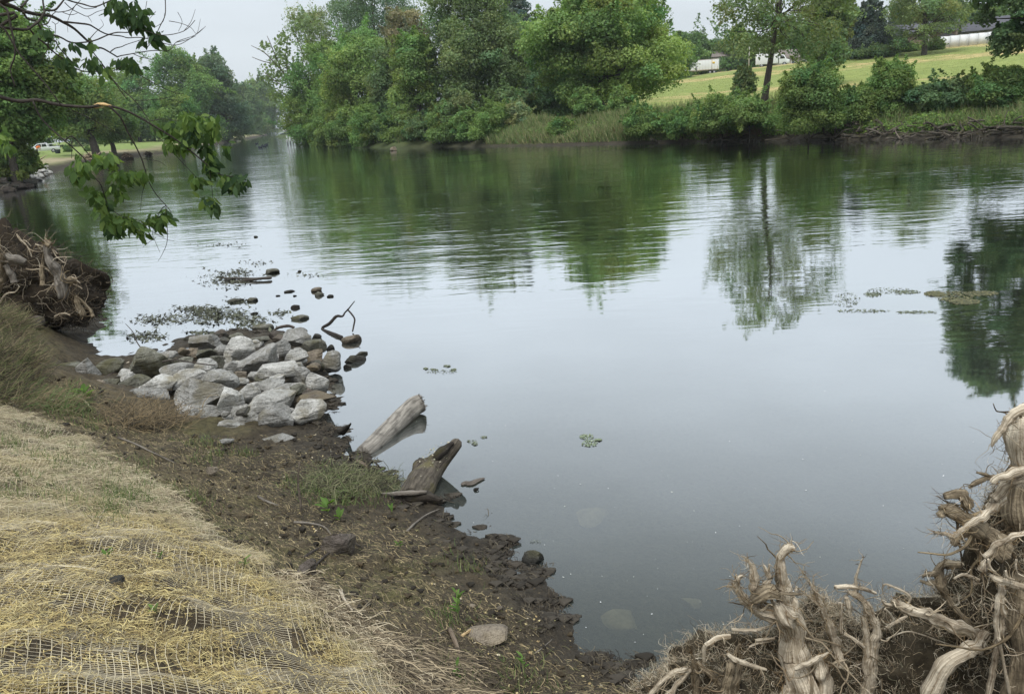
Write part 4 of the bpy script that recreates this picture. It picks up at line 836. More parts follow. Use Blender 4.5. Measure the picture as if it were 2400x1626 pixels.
mb = MB()
for an, st, n, w, am, sd in [(R(112), 0.030, 200, 0.0022, 0.16, 3), (R(14), 0.019, 360, 0.0019, 0.12, 8)]:
    V, F = threads(an, st, n, rg, w, am, sd); used = np.unique(F); mp_ = np.full(len(V), -1); mp_[used] = np.arange(len(used)); mb.add(V[used] - bo_, mp_[F], np.array([0.62, 0.54, 0.38]) * (0.55 + 0.6 * vn(V[used][:, 0] * 9, V[used][:, 1] * 9, 4))[:, None])
mb.build('netting', TINT, blanket)
# frayed lower edge: loose straw bundles spilling on the mud
mb = MB(); EP = np.array([nearD(x, y) for x, y in [(640, 1310), (690, 1350), (745, 1400), (790, 1440), (840, 1470), (880, 1530), (910, 1575)]])
k = rg.integers(0, len(EP) - 1, 2600); tt = rg.random(2600); P = EP[k] * (1 - tt)[:, None] + EP[k + 1] * tt[:, None] + np.c_[rg.normal(size=(2600, 2)) * 0.07 + np.array([0.05, 0.02]), np.zeros(2600)]; P[:, 2] = hn(P[:, 0], P[:, 1]) + 0.01
D, Nn = flat_dirs(P, rg, R(-40), 0.7); D += Nn * (0.12 * rg.normal(size=len(P)))[:, None]
V, F, nv = strips(P, D, 0.04 + 0.13 * rg.random(len(P)) ** 1.5, 0.002 + 0.003 * rg.random(len(P)), np.array([0, -.4, .9]), 0.45, 0.1, 3, 0.4, rg); mb.add(V - bo_, F, rep(pick(len(P), [(0.46, 0.38, 0.25), (0.30, 0.24, 0.155), (0.17, 0.13, 0.085), (0.55, 0.47, 0.33), (0.10, 0.08, 0.055)], rg, .2), nv))
tag(mb.build('frayed_edge', TINT, blanket), kind='stuff')

# ------------------------------------------------------------------ litter on the mud, grass, seedlings
MUD = [(0, 925), (120, 850), (230, 880), (330, 960), (470, 1000), (600, 985), (740, 985), (830, 1040), (850, 1100), (985, 1140), (1060, 1205), (1120, 1260), (1180, 1310), (1225, 1345), (1300, 1430), (1400, 1490), (1475, 1560), (1500, 1640), (930, 1640), (890, 1560), (790, 1440), (700, 1350), (600, 1262), (480, 1205), (375, 1110), (205, 1005)]
mb = MB(); P = scatter(MUD, 42000, rg, 0.3); keep = rg.random(len(P)) < (0.05 + 0.95 * sm(0.42, 0.66, vn(P[:, 0] * 1.8, P[:, 1] * 1.8, 3) * 0.6 + 0.4 * sm(0.02, 0.35, P[:, 2]))); P = P[keep]; n = len(P)
D, Nn = flat_dirs(P, rg, R(160), 0.7); D += Nn * (0.12 * rg.normal(size=n))[:, None]
V, F, nv = strips(P + Nn * 0.004, D, 0.015 + 0.07 * rg.random(n) ** 2.5, 0.0018 + 0.0035 * rg.random(n), np.array([0, -.3, .95]), 0.3, 0.12, 3, 0.4, rg)
mb.add(V, F, rep(pick(n, [(0.15, 0.12, 0.075), (0.09, 0.072, 0.05), (0.22, 0.175, 0.10), (0.05, 0.042, 0.033), (0.12, 0.115, 0.055), (0.34, 0.27, 0.15), (0.07, 0.055, 0.04)], rg, .25), nv))
P = scatter(MUD, 5000, rg, 0.3); P = P[vn(P[:, 0] * 2.6, P[:, 1] * 2.6, 11) > .62]; V, F = leaf_quads(rg, P + np.array([0, 0, .006]), np.c_[rg.normal(size=(len(P), 2)) * .5, np.ones(len(P))], 0.006 + 0.022 * rg.random(len(P)) ** 2.5)
mb.add(V, F, rep(pick(len(P), [(0.42, 0.33, 0.16), (0.30, 0.22, 0.11), (0.55, 0.47, 0.33), (0.1, 0.08, 0.06), (0.24, 0.22, 0.10), (0.5, 0.42, 0.22)], rg, .2), 4))
tag(mb.build('mud_litter', TINT), 'dead stems, leaf bits and specks strewn over the mud bank', 'litter', kind='stuff')
P = scatter(MUD, 1500, rg, .3); mb = MB(); V0, F0 = rock_geo(77, 2, 6, .15); q0 = np.c_[F0, F0[:, :1]]
for p_ in P:
    s_ = .006 + .030 * rg.random() ** 3; a_ = rg.random() * 6.28; ca, sa = math.cos(a_), math.sin(a_); mb.add((V0 * np.array([s_, s_ * .8, s_ * .55])) @ np.array([[ca, sa, 0], [-sa, ca, 0], [0, 0, 1]]) + p_ + np.array([0, 0, s_ * .2]), q0, np.array([(.085, .07, .048), (.055, .046, .034), (.13, .10, .06)][rg.integers(0, 3)]) * (.7 + .6 * rg.random()))
tag(mb.build('mud_clods', GROUND), 'clods of dark mud scattered over the bank', 'mud clods', kind='stuff')
def tufts(centres, rg, n, h, spread, cols, name, label, wd=0.004, stuff=True, lean=0.45):
    mb = MB()
    for (x, y, s_) in centres:
        c = nearD(x, y); k = int(n * s_); P = np.c_[c[0] + rg.normal(size=k) * spread * s_, c[1] + rg.normal(size=k) * spread * s_, np.zeros(k)]; P[:, 2] = hn(P[:, 0], P[:, 1]) - 0.005
        D = np.c_[rg.normal(size=(k, 2)) * lean, np.ones(k)]; V, F, nv = strips(P, D, h * (0.4 + 0.9 * rg.random(k)), wd * (0.6 + 0.7 * rg.random(k)), np.array([0.4, -0.8, 0.2]), 0.3, 0.0, 3, 0.85, rg)
        mb.add(V, F, rep(pick(k, cols, rg, .25), nv))
    return tag(mb.build(name, TINT), label, 'grass', kind='stuff')
GR = [(0.11, 0.17, 0.055), (0.15, 0.21, 0.07), (0.09, 0.13, 0.045), (0.2, 0.22, 0.09)]
cs = [(x + rg.normal() * 18, y + rg.normal() * 14, .6 + .6 * rg.random()) for x, y in [(40, 980), (25, 1010), (70, 1030), (110, 1000), (160, 1040), (60, 1080), (190, 1030), (240, 1075), (120, 1095), (300, 1090), (330, 1075), (30, 1150), (160, 1150), (230, 1140), (250, 1125), (280, 1120), (355, 1105), (230, 1165), (300, 1140), (260, 1150), (275, 1165), (320, 1125)] for _ in (0, 1)]
tufts(cs, rg, 36, 0.10, 0.06, GR, 'grass_sprouts', 'sparse green grass sprouting through the straw mat')
cs = [(x + rg.normal() * 14, y + rg.normal() * 10, .7 + .8 * rg.random()) for x, y in [(90, 915), (110, 930), (140, 925), (170, 935), (200, 945), (75, 900), (130, 955), (210, 960), (430, 1130), (435, 1020), (500, 1025), (560, 1030), (470, 1010), (740, 1120), (760, 1100), (790, 1130), (700, 1125), (820, 1110), (840, 1125), (870, 1105), (890, 1095), (650, 1110), (1050, 1560), (1190, 1540), (1060, 1300), (1020, 1430), (770, 1145)] for _ in (0, 1)]
tufts(cs, rg, 40, 0.09, 0.07, GR + [(0.17, 0.15, 0.08)], 'bank_weeds', 'low weeds and grass growing on the mud bank', 0.006)
# dry brush on the slope at the left edge
mb = MB(); poly = [(-60, 715), (20, 705), (60, 745), (80, 800), (92, 850), (70, 900), (30, 925), (-60, 915)]
P = scatter(poly, 8000, rg, 0.9); n = len(P); D = np.c_[rg.normal(size=(n, 2)) * 1.0 + np.array([0.45, -0.2]), 0.1 + 0.5 * rg.random(n)]
V, F, nv = strips(P, D, 0.08 + 0.26 * rg.random(n), 0.0035 + 0.005 * rg.random(n), np.array([0.2, -0.9, 0.3]), 0.3, 0.0, 4, 0.7, rg)
mb.add(V, F, rep(pick(n, [(0.17, 0.135, 0.08), (0.10, 0.08, 0.055), (0.25, 0.21, 0.12), (0.085, 0.10, 0.04), (0.05, 0.042, 0.032), (0.12, 0.14, 0.055), (0.06, 0.05, 0.036)], rg, .25), nv))
tag(mb.build('dry_brush', TINT), 'tangled dry grass and dead stems on the slope at the left edge', 'brush', kind='stuff')
# heap of dead weeds in front of the boulders and by the second log
mb = MB()
for cx, cyy, sx_, sy_, n, hh2, cols in [(330, 960, 70, 18, 1800, 0.20, [(0.10, 0.08, 0.05), (0.17, 0.13, 0.08), (0.24, 0.18, 0.10), (0.06, 0.05, 0.035)]), (780, 1105, 55, 22, 1700, 0.16, [(0.15, 0.15, 0.08), (0.09, 0.085, 0.05), (0.22, 0.21, 0.12), (0.05, 0.045, 0.035), (0.12, 0.15, 0.06)]), (880, 1112, 30, 10, 500, 0.12, [(0.12, 0.13, 0.07), (0.06, 0.055, 0.04), (0.2, 0.19, 0.11)]), (135, 915, 55, 18, 1200, .12, [(0.10, 0.15, 0.05), (0.14, 0.12, 0.07), (0.2, 0.16, 0.09)])]:
    P = np.array([on_near(*K(cx + rg.normal() * sx_ * .6, cyy + rg.normal() * sy_ * .6)) for _ in range(n // 5)]); P = np.repeat(P, 5, 0) + np.c_[rg.normal(size=(len(P) * 5, 2)) * .05, np.zeros(len(P) * 5)]; P[:, 2] = hn(P[:, 0], P[:, 1]) + 0.07 * rg.random(len(P))
    k = len(P); D = np.c_[rg.normal(size=(k, 2)), 0.35 * rg.random(k) + .1]; V, F, nv = strips(P, D, hh2 * (0.4 + rg.random(k)), 0.003 + 0.005 * rg.random(k), np.array([0.1, -0.7, 0.6]), 0.4, 0.1, 3, 0.5, rg)
    mb.add(V, F, rep(pick(k, cols, rg, .25), nv))
tag(mb.build('dead_weeds', TINT), 'matted heaps of dead weeds on the mud in front of the boulders and by the logs', 'weeds', kind='stuff')
# rotten wrack along the waterline, dead stalks at the foot of the mat
mb = MB(); wl2 = wlw[:22]; k = rg.integers(0, len(wl2) - 1, 16000); tt = rg.random(16000)[:, None]; Q = wl2[k] * (1 - tt) + wl2[k + 1] * tt + rg.normal(size=(16000, 2)) * .16; h = hn(Q[:, 0], Q[:, 1]); ok = (h > -.015) & (h < .11) & (vn(Q[:, 0] * 5, Q[:, 1] * 5, 3) > .36); P = np.c_[Q, h][ok]; n = len(P)
D, Nn = flat_dirs(P, rg, R(160), 1.2); D += Nn * (0.25 * np.abs(rg.normal(size=n)))[:, None]; V, F, nv = strips(P, D, 0.02 + 0.07 * rg.random(n) ** 2, 0.004 + 0.008 * rg.random(n), np.array([0, -.4, .9]), .5, .25, 3, .6, rg)
mb.add(V, F, rep(pick(n, [(.045, .038, .03), (.03, .026, .022), (.07, .058, .042), (.10, .085, .06)], rg, .25), nv))
for p_ in P[::9]:
    s_ = .012 + .035 * rg.random() ** 2; mb.add((V0 * np.array([s_ * 1.4, s_, s_ * .5])) + p_ + np.array([0, 0, s_ * .15]), q0, np.array((.05, .043, .034)) * (.6 + .8 * rg.random()))
tag(mb.build('shore_wrack', TINT), 'dark rotten plant bits and mud lumps along the waterline', 'wrack', kind='stuff')
mb = MB(); P = scatter([(880, 1440), (960, 1450), (1040, 1500), (1060, 1600), (920, 1640), (890, 1560), (850, 1490), (790, 1440), (770, 1400)], 1500, rg, .5); n = len(P); D, Nn = flat_dirs(P, rg, R(-20), .8); D += Nn * (0.1 * np.abs(rg.normal(size=n)))[:, None]
V, F, nv = strips(P + Nn * .01, D, 0.08 + 0.2 * rg.random(n), .003 + .004 * rg.random(n), np.array([0, -.4, .9]), .2, .06, 3, .3, rg); mb.add(V, F, rep(pick(n, [(.22, .175, .11), (.12, .095, .065), (.36, .29, .19), (.07, .056, .04)], rg, .25), nv))
tag(mb.build('dead_stalks', TINT), 'loose brown stalks lying below the frayed edge of the straw mat', 'stalks', kind='stuff')
# broad leaved seedlings
LEAFV = np.array([(0, 0, 0), (.35, .22, .05), (.72, .17, .03), (1, 0, -.08), (.72, -.17, .03), (.35, -.22, .05), (.5, 0, -.03)]); LEAFF = np.array([[0, 1, 6, 0], [1, 2, 3, 6], [6, 3, 4, 5], [0, 6, 5, 0]])
def leaves_at(mb, P, D, up, L_, cols, rg, wide=1.0):
    """ovate folded leaves"""
    n = len(P); D = D / np.linalg.norm(D, axis=1)[:, None]; S = np.cross(up, D); S /= np.linalg.norm(S, axis=1)[:, None] + 1e-9; U = np.cross(D, S)
    lv = LEAFV * np.array([1, wide, 1]); V = P[:, None, :] + (D[:, None, :] * lv[None, :, 0:1] + S[:, None, :] * lv[None, :, 1:2] + U[:, None, :] * lv[None, :, 2:3]) * np.asarray(L_)[:, None, None]
    q = np.array([[0, 1, 2, 6], [6, 2, 3, 4], [0, 6, 4, 5]]); F = (np.arange(n)[:, None, None] * 7 + q[None]).reshape(-1, 4)
    mb.add(V.reshape(-1, 3), F, rep(pick(n, cols, rg, .22), 7))
LFN = leaf_mat('broad_leaf', (1, 1, 1), 0.4)
def seedling(x, y, h, n, label, L_=0.05, cols=((0.13, 0.22, 0.06), (0.17, 0.27, 0.08)), rg=rng):
    c = nearD(x, y); c[2] = gz(c[0], c[1]); root = empty('seedling', c, label, 'seedling', 'green seedlings on the bank'); mb = MB(); mb.tube([(0, 0, -.01), (.005, 0, h * .6), (0.01, .005, h)], [.003, .0025, .001], 5, (0.12, 0.15, 0.06)); mb.build('stem', TINT, root)
    mb = MB(); a_ = rg.random(n) * 6.28; z = h * (0.25 + 0.75 * rg.random(n)); D = np.c_[np.cos(a_), np.sin(a_), 0.5 + 0.5 * rg.random(n)]; leaves_at(mb, np.c_[np.zeros((n, 2)), z], D, np.tile([0.1, 0, 1.0], (n, 1)), L_ * (0.7 + 0.6 * rg.random(n)), cols, rg, .8); mb.build('leaves', LFN, root)
for a_ in [(745, 1170, .10, 9, 'green long leaved seedling in front of the weed heap', .10), (772, 1188, .05, 7, 'low spreading seedling right of the long leaved one', .09), (1042, 1420, .22, 16, 'tall upright green weed near the pinkish stone', .06), (908, 1250, .07, 8, 'small bright seedling at the end of the dead twig', .05), (890, 1170, .05, 6, 'tiny green seedling left of the second log', .05), (555, 1290, .05, 4, 'two leaved sprout on the edge of the straw mat', .05), (365, 1275, .04, 4, 'sprout in the middle of the straw mat', .04), (245, 1272, .04, 4, 'sprout left of the middle one on the straw mat', .04), (355, 1395, .04, 4, 'sprout below the middle of the straw mat', .04), (1040, 1555, .10, 8, 'leafy seedling at the bottom edge by the frayed straw', .05), (1190, 1530, .11, 9, 'feathery weed on the mud near the bottom edge', .045), (38, 690, .25, 9, 'big leaved green plant in front of the left root wad', .17), (105, 725, .16, 9, 'second big leaved plant under the left root wad', .12), (195, 920, .16, 10, 'grassy green plant at the edge of the buried boulders', .12)]: seedling(*a_, rg=np.random.default_rng(int(a_[0])))

# ------------------------------------------------------------------ sticks on the bank
def stick(label, pts, rpx, mat_=None, tint=(1, 1, 1), lift=None, forks=(), name='stick', group='dead sticks on the bank', z=None):
    """pts are full-view pixels; lift is the height above ground of each point"""
    lift = lift or [0.012] * len(pts); P = []
    for (x, y), l in zip(pts, lift):
        q = dz(x, y, z) if z is not None else nearD(x, y)
        if l > 0.05 and z is None:                                       # stand the point up from the first one
            b = P[0] if P else q; q = dy(x, y, b[1] + 0.02 * len(P))
        P.append(q + np.array([0, 0, l if l <= 0.05 else 0]))
    P = np.array(P); m_ = pxm(P[0]); mb = MB(); r = np.linspace(rpx * .62, rpx * .3, len(P)) * m_; mb.tube(P, r, 7, tint, rough=.15, groove=.1, seed=len(label), seg=3)
    for fp in forks:
        Q = [dy(x, y, P[min(i0, len(P) - 1)][1]) if i0 is not None else nearD(x, y) for x, y, i0 in fp]; mb.tube(Q, np.linspace(rpx * .5, rpx * .15, len(Q)) * m_, 5, tint, rough=.1)
    return tag(mb.build(name, mat_ or TWIG, None, P[0], True), label, 'stick', group)
stick('thin dead stem standing upright in the mud left of the weed heap', [(684, 1168), (681, 1130), (676, 1092), (680, 1048)], 6, DRIFT, lift=[0, .1, .1, .1], tint=(.7, .65, .6))
stick('long bleached stick lying across the boulders at the left of the pile', [(222, 862), (250, 843), (275, 832), (300, 817)], 6, ROOT, lift=[.4, .45, .5, .5], z=.06)
stick('pale bent branch on the weeds in front of the left boulders', [(120, 921), (150, 912), (185, 914), (207, 934)], 7, ROOT, tint=(.75, .75, .7), lift=[.05] * 4)
stick('dead twig leaning over the brown wedge stone', [(715, 1290), (745, 1262), (770, 1250), (800, 1238), (818, 1245)], 5, TWIG, lift=[.02] * 5)
stick('branched grey twig on the mud below the second log', [(925, 1210), (945, 1190), (970, 1172), (998, 1160)], 5, DRIFT, lift=[.02] * 4)
stick('curved grey stick on the mud left of the weeds', [(668, 1190), (700, 1192), (735, 1200), (752, 1218)], 5, DRIFT, lift=[.02] * 4)
stick('short pale wood stub lying beside the frayed straw', [(774, 1350), (782, 1370), (800, 1395)], 8, ROOT, lift=[.03] * 3)
stick('wet brown wood shard stuck in the mud near the bottom edge', [(1022, 1440), (1035, 1470), (1045, 1510), (1040, 1560)], 10, DRIFT, lift=[.04] * 4, tint=(.8, .7, .6))
stick('yellow splintered wood scrap beside the pinkish stone', [(1050, 1452), (1075, 1436), (1100, 1430)], 7, ROOT, lift=[.03] * 3, tint=(1, .85, .6))
stick('long thin stick lying on the straw litter at the bottom', [(850, 1510), (900, 1490), (950, 1465), (1010, 1440)], 4, DRIFT, lift=[.02] * 4)
stick('slim stick with pale tip on the mud near the root wads', [(1190, 1500), (1220, 1485), (1255, 1455)], 4, DRIFT, lift=[.02] * 3)
stick('straight pale stalk on the upper straw mat', [(222, 1205), (230, 1180), (245, 1150)], 3, ROOT, lift=[.02] * 3)
stick('dark crooked twig on the boulders behind the leaning boulder', [(370, 830), (400, 825), (440, 832), (490, 838)], 4, TWIG, lift=[.05] * 4, z=.5)
stick('thin twig sticking up behind the leaning boulder', [(322, 792), (310, 775), (303, 755), (285, 735)], 2.5, TWIG, lift=[.3, .3, .3, .3], z=.5)
stick('dead twig lying below the dome shaped boulder', [(270, 1000), (310, 1015), (350, 1035), (400, 1058)], 4, DRIFT, lift=[.03] * 4)
stick('black sodden stick in the hollow by the brown wedge stone', [(690, 1272), (710, 1258), (735, 1245)], 8, TWIG, lift=[.02] * 3)
stick('grey slat of bark lying by the weed heap', [(585, 1130), (600, 1140), (625, 1150), (640, 1155)], 6, DRIFT, lift=[.02] * 4)
stick('thin grey pole half submerged from the bank to the root wads', [(1492, 1516), (1540, 1513), (1590, 1508)], 3, DRIFT, lift=[.0] * 3, z=.005)

# ------------------------------------------------------------------ logs in the water
def z5(x, y): return 800 + x / 5.81, 900 + y / 5.81
def traced(conv, pts, Y, zs=None):
    """world points and radii from traced outlines: (x, y, r[, dY]) in an enlarged crop"""
    P, r = [], []
    for i, p in enumerate(pts):
        px, py = conv(p[0], p[1]); q = ony(px, py, Y + (p[3] if len(p) > 3 else 0)) if zs is None else onz(px, py, zs[i]); P.append(q); s_ = abs(conv(p[0] + p[2], p[1])[0] - px); r.append(s_ * pxm(q))
    return np.array(P), np.array(r)
log1 = empty('drift_log', onz(*z5(430, 900), 0), 'smooth pale grey log slanting out of the water beside the mud point', 'log', 'logs at the mud point'); o_ = np.array(log1.location)
P, r = traced(z5, [(300, 960, 128), (430, 850, 130), (620, 660, 132), (800, 480, 134), (960, 330, 136), (1075, 262, 128), (1110, 245, 95)], 0, [-.02, .0, .03, .06, .10, .13, .14])
mb = MB(); mb.tube(P - o_, r, 20, (1, 1, 1), rough=.05, groove=.05, seed=2, seg=6); mb.build('trunk', LOGM, log1, smooth=True)
rg = np.random.default_rng(8); n = 90; a_ = rg.random(n) * 6.28; T_ = P[-1] - P[-3]; T_ /= np.linalg.norm(T_); u_ = np.cross(T_, [0, 0, 1]); u_ /= np.linalg.norm(u_); w_ = np.cross(u_, T_)
Q = P[-2] + (u_ * np.cos(a_)[:, None] + w_ * np.sin(a_)[:, None]) * (r[-2] * (0.55 + 0.4 * rg.random(n)))[:, None]; V, F, nv = strips(Q - T_ * .02, T_ + rg.normal(size=(n, 3)) * .25, 0.03 + 0.05 * rg.random(n), 0.012 + 0.012 * rg.random(n), np.array([.2, -.4, .9]), .1, 0, 2, .8, rg)
mb = MB().add(V - o_, F, rep(pick(n, [(.10, .085, .07), (.2, .175, .14), (.06, .05, .04)], rg), nv)); mb.build('splintered_end', TINT, log1)
log2 = empty('drift_log', onz(*z5(1000, 1480), 0), 'thick dark log with peeling bark and a bent broken neck over the water', 'log', 'logs at the mud point'); o_ = np.array(log2.location)
P, r = traced(z5, [(980, 1560, 215), (1040, 1440, 220), (1120, 1300, 200), (1230, 1150, 170), (1330, 1050, 140), (1450, 940, 105), (1530, 850, 85), (1565, 800, 80), (1580, 775, 50)], 0, [-.02, .02, .06, .10, .15, .22, .28, .31, .32])
mb = MB(); mb.tube(P - o_, r, 20, (1.0, .95, .88), rough=.09, groove=.12, seed=4, seg=5); mb.build('trunk', LOGD, log2, smooth=True)
mb = MB(); P2, r2 = traced(z5, [(1215, 990, 40), (1300, 985, 90), (1400, 925, 84), (1480, 855, 60), (1530, 800, 30)], 0, [.19, .21, .25, .30, .34]); mb.tube(P2 - o_, r2 * .92, 14, (.42, .4, .4), rough=.14, groove=.25, seed=6, seg=5, flat=.8); mb.build('bark_plate', LOGD, log2)
P2, r2 = traced(z5, [(900, 1330, 20), (1000, 1200, 60), (1100, 1090, 70), (1180, 1010, 30)], 0, [.06, .12, .16, .2]); mb = MB(); mb.tube(P2 - o_, r2, 10, (.8, .75, .7), rough=.2, groove=.3, seed=9, seg=5); mb.build('bark_strip', LOGD, log2)
n = 160; k = rg.integers(2, 5, n); t_ = rg.random(n)[:, None]; Q = P[k] * (1 - t_) + P[k + 1] * t_ + np.array([0, 0, 1]) * r[k][:, None] * .8 + rg.normal(size=(n, 3)) * np.array([.05, .05, .02]); V, F = leaf_quads(rg, Q, np.c_[rg.normal(size=(n, 2)) * .6, np.ones(n)], .01 + .02 * rg.random(n)); mb = MB().add(V - o_, F, rep(pick(n, [(.3, .3, .2), (.15, .15, .09), (.4, .37, .28)], rg), 4)); tag(mb.build('moss', TINT, log2), kind='stuff')
P, r = traced(z5, [(560, 1490, 20), (760, 1490, 45), (950, 1480, 48), (1160, 1465, 25)], 0, [.10, .13, .15, .16]); mb = MB(); mb.tube(P, r, 10, (1, 1, 1), groove=.2, rough=.1, seed=3, flat=.7); tag(mb.build('broken_plank', DRIFT, None, P[0], True), 'grey split slab of wood lying across the base of the dark log', 'wood', 'loose wood at the mud point')
P, r = traced(z5, [(640, 1560, 50), (900, 1560, 80), (1150, 1570, 80), (1330, 1600, 40), (1370, 1560, 14)], 0, [.04, .06, .07, .06, .1]); mb = MB(); mb.tube(P, r, 12, (.45, .42, .4), groove=.3, rough=.25, seed=13); tag(mb.build('root_stub', LOGD, None, P[0], True), 'black rotten root stub below the split slab at the waterline', 'wood', 'loose wood at the mud point')
P, r = traced(z5, [(1640, 1370, 18), (1690, 1345, 58), (1770, 1345, 62), (1850, 1310, 50), (1920, 1285, 30), (1955, 1275, 8)], 0, [.01] * 6); mb = MB(); mb.tube(P, r, 12, (.62, .6, .6), groove=.15, rough=.2, seed=17, flat=.35); tag(mb.build('floating_driftwood', DRIFT, None, P[0], True), 'flat dark piece of driftwood floating beside the dark log', 'driftwood')
stone('shallows_stone', 'tiny black stone just beyond the floating driftwood', [*z5(1800, 1405), *z5(1870, 1460)], ROCKD, .01, 1201, cat='stone', sub=2)
for i, (lab, pts, zs, m_, tn) in enumerate([('dark snag of roots at the tip of the mud point', [(0, 640, 60), (60, 600, 40), (110, 560, 18), (130, 530, 6)], [.05, .12, .2, .25], LOGD, (.5, .5, .5)), ('slim twig hanging over the water at the mud point', [(375, 1010, 18), (450, 1060, 12), (510, 1110, 10), (540, 1170, 5)], [.12, .11, .09, .05], TWIG, (1, 1, 1)),
     ('upright twig at the waterline between the two logs', [(380, 1040, 8), (375, 1200, 8), (385, 1370, 8)], [.28, .15, .0], TWIG, (1, 1, 1)), ('cut grey stick end poking out of the mud point over the water', [(140, 1330, 20), (220, 1280, 24), (330, 1220, 22)], [.1, .13, .16], DRIFT, (1, 1, 1)), ('stubby brown branch at the edge of the mud point', [(220, 1040, 26), (290, 1085, 28), (330, 1105, 20), (375, 1160, 8)], [.1, .1, .1, .06], DRIFT, (.8, .7, .6))]):
    P, r = traced(z5, pts, 0, zs); mb = MB(); mb.tube(P, r, 8, tn, rough=.2, groove=.15, seed=i); tag(mb.build('stick', m_, None, P[0], True), lab, 'stick', 'dead sticks on the bank')
# forked twig in the shallows and the sunken plank
def zz8(x, y): return 440 + x / 5.048, 550 + y / 5.048
P, r = traced(zz8, [(1820, 1215, 22), (1750, 1180, 18), (1590, 1115, 16), (1680, 1050, 20), (1760, 965, 18), (1830, 965, 12), (1860, 920, 10), (1900, 880, 8), (1975, 785, 5)], 0, [.02, .01, .0, .10, .2, .2, .24, .3, .42]); mb = MB(); mb.tube(P, r, 7, (.6, .6, .6), rough=.1)
P2, r2 = traced(zz8, [(1890, 885, 10), (1940, 940, 12), (1975, 1000, 10), (1965, 1070, 10), (1950, 1145, 8)], 0, [.28, .24, .18, .1, .02]); mb.tube(P2, r2, 6, (.7, .7, .7)); tag(mb.build('forked_twig', TWIG, None, P[0], True), 'black angular forked twig standing in the water right of the boulders', 'branch')
P, r = traced(zz8, [(395, 512, 9), (600, 516, 12), (800, 520, 12), (950, 512, 20), (990, 512, 14)], 0, [.06, .055, .05, .05, .04]); mb = MB(); mb.tube(P, r, 8, (.4, .4, .4), rough=.05); P2, r2 = traced(zz8, [(560, 548, 10), (720, 540, 14), (900, 520, 10)], 0, [.0, .02, .04]); mb.tube(P2, r2, 6, (.35, .35, .35)); tag(mb.build('sunken_plank', DRIFT, None, P[0], True), 'long dark plank lying in the shallows beyond the boulders', 'plank')
P, r = traced(zz8, [(1010, 1140, 10), (1060, 1105, 16), (1130, 1085, 18), (1200, 1080, 18), (1260, 1100, 18)], 0, [.05, .12, .17, .18, .14]); mb = MB(); mb.tube(P, r, 8, (.55, .5, .5), rough=.1); tag(mb.build('curved_driftwood', DRIFT, None, P[0], True), 'curved dark stick arched over the water at the back of the boulders', 'branch')
# water weeds: floating rafts and dark specks in the shallows
def raft(label, conv, pts, n, size, cols, mat_, spread, name='algae_clump', group='floating algae'):
    for x, y, sx_, sy_ in pts:
        Q = []
        for _ in range(n):
            a1 = rg.random() * 6.28; rr = math.sqrt(rg.random()); Q.append(onz(*conv(x + sx_ * rr * math.cos(a1), y + sy_ * rr * math.sin(a1)), 0.004 + .008 * rg.random()))
        Q = np.array(Q); V, F = leaf_quads(rg, Q, np.c_[rg.normal(size=(len(Q), 2)) * .12, np.ones(len(Q))], size * (.5 + 1.1 * rg.random(len(Q))), .5); c = Q.mean(0)
        tag(obj(name, V - c, F, mat_, None, c, tint=rep(pick(len(Q), cols, rg, .3), 4)), label, 'algae', group + ': ' + label if len(pts) > 1 else None)
AG = [(.13, .15, .09), (.2, .22, .15), (.09, .10, .065)]
raft('algae clump of the thin broken raft on open water right of the boulders', K, [(1000, 843, 36, 4), (985, 838, 10, 2), (1015, 830, 8, 2), (966, 836, 5, 2), (1030, 838, 6, 2)], 45, .03, AG, TINT, 0)
raft('green algae lobe floating in the middle of the open water', K, [(1332, 990, 17, 6), (1338, 1005, 19, 7), (1358, 997, 8, 2)], 90, .025, [(.2, .25, .16), (.26, .3, .2), (.15, .18, .11)], TINT, 0)
raft('small algae clump floating off the tip of the dark log', K, [(1070, 1001, 11, 4), (1078, 1006, 7, 3), (1098, 991, 7, 2)], 40, .02, AG, TINT, 0)
raft('olive algae patch in the swirl near the right edge', K, [(2165, 672, 45, 12), (2120, 666, 22, 6), (2225, 665, 40, 5), (2190, 684, 35, 6)], 420, .045, [(.12, .12, .065), (.17, .16, .085), (.08, .085, .055)], TINT, 0)
raft('dark algae strand left of the olive patch in the swirl', K, [(1920, 680, 32, 16), (2020, 660, 55, 8), (1980, 668, 20, 5), (2060, 662, 30, 4), (1960, 705, 60, 4), (2080, 708, 50, 3)], 150, .035, AG, TINT, 0)
raft('tiny weed scrap near the dark angular stone', K, [(1215, 1228, 12, 3)], 25, .012, [(.2, .22, .18), (.1, .11, .09)], TINT, 0)
mb = MB(); Q = []
for x, y, sx_, sy_, n in [(480, 520, 330, 110, 500), (620, 440, 130, 40, 160), (830, 330, 200, 40, 60), (250, 900, 330, 60, 420), (250, 980, 330, 90, 520), (620, 960, 260, 70, 260), (760, 1040, 250, 70, 260), (400, 120, 350, 30, 90), (1100, 920, 120, 40, 70), (1450, 480, 220, 40, 50), (600, 780, 160, 40, 120), (150, 1150, 250, 20, 120), (-350, 1000, 300, 70, 300), (-500, 1200, 250, 60, 260), (60, 870, 200, 30, 150)]:
    for _ in range(n): Q.append(onz(*zz8(x + rg.normal() * sx_ * .5, y + rg.normal() * sy_ * .5), .003 + .02 * rg.random()))
Q = np.array(Q); V, F = leaf_quads(rg, Q, np.c_[rg.normal(size=(len(Q), 2)) * .25, np.ones(len(Q))], .03 + .13 * rg.random(len(Q)) ** 3, .4); mb.add(V, F, rep(pick(len(Q), [(.07, .075, .05), (.045, .045, .035), (.12, .125, .085)], rg), 4))
tag(mb.build('water_weed', TINT), 'dark weed tips breaking the surface of the shallows', 'water weed', kind='stuff')
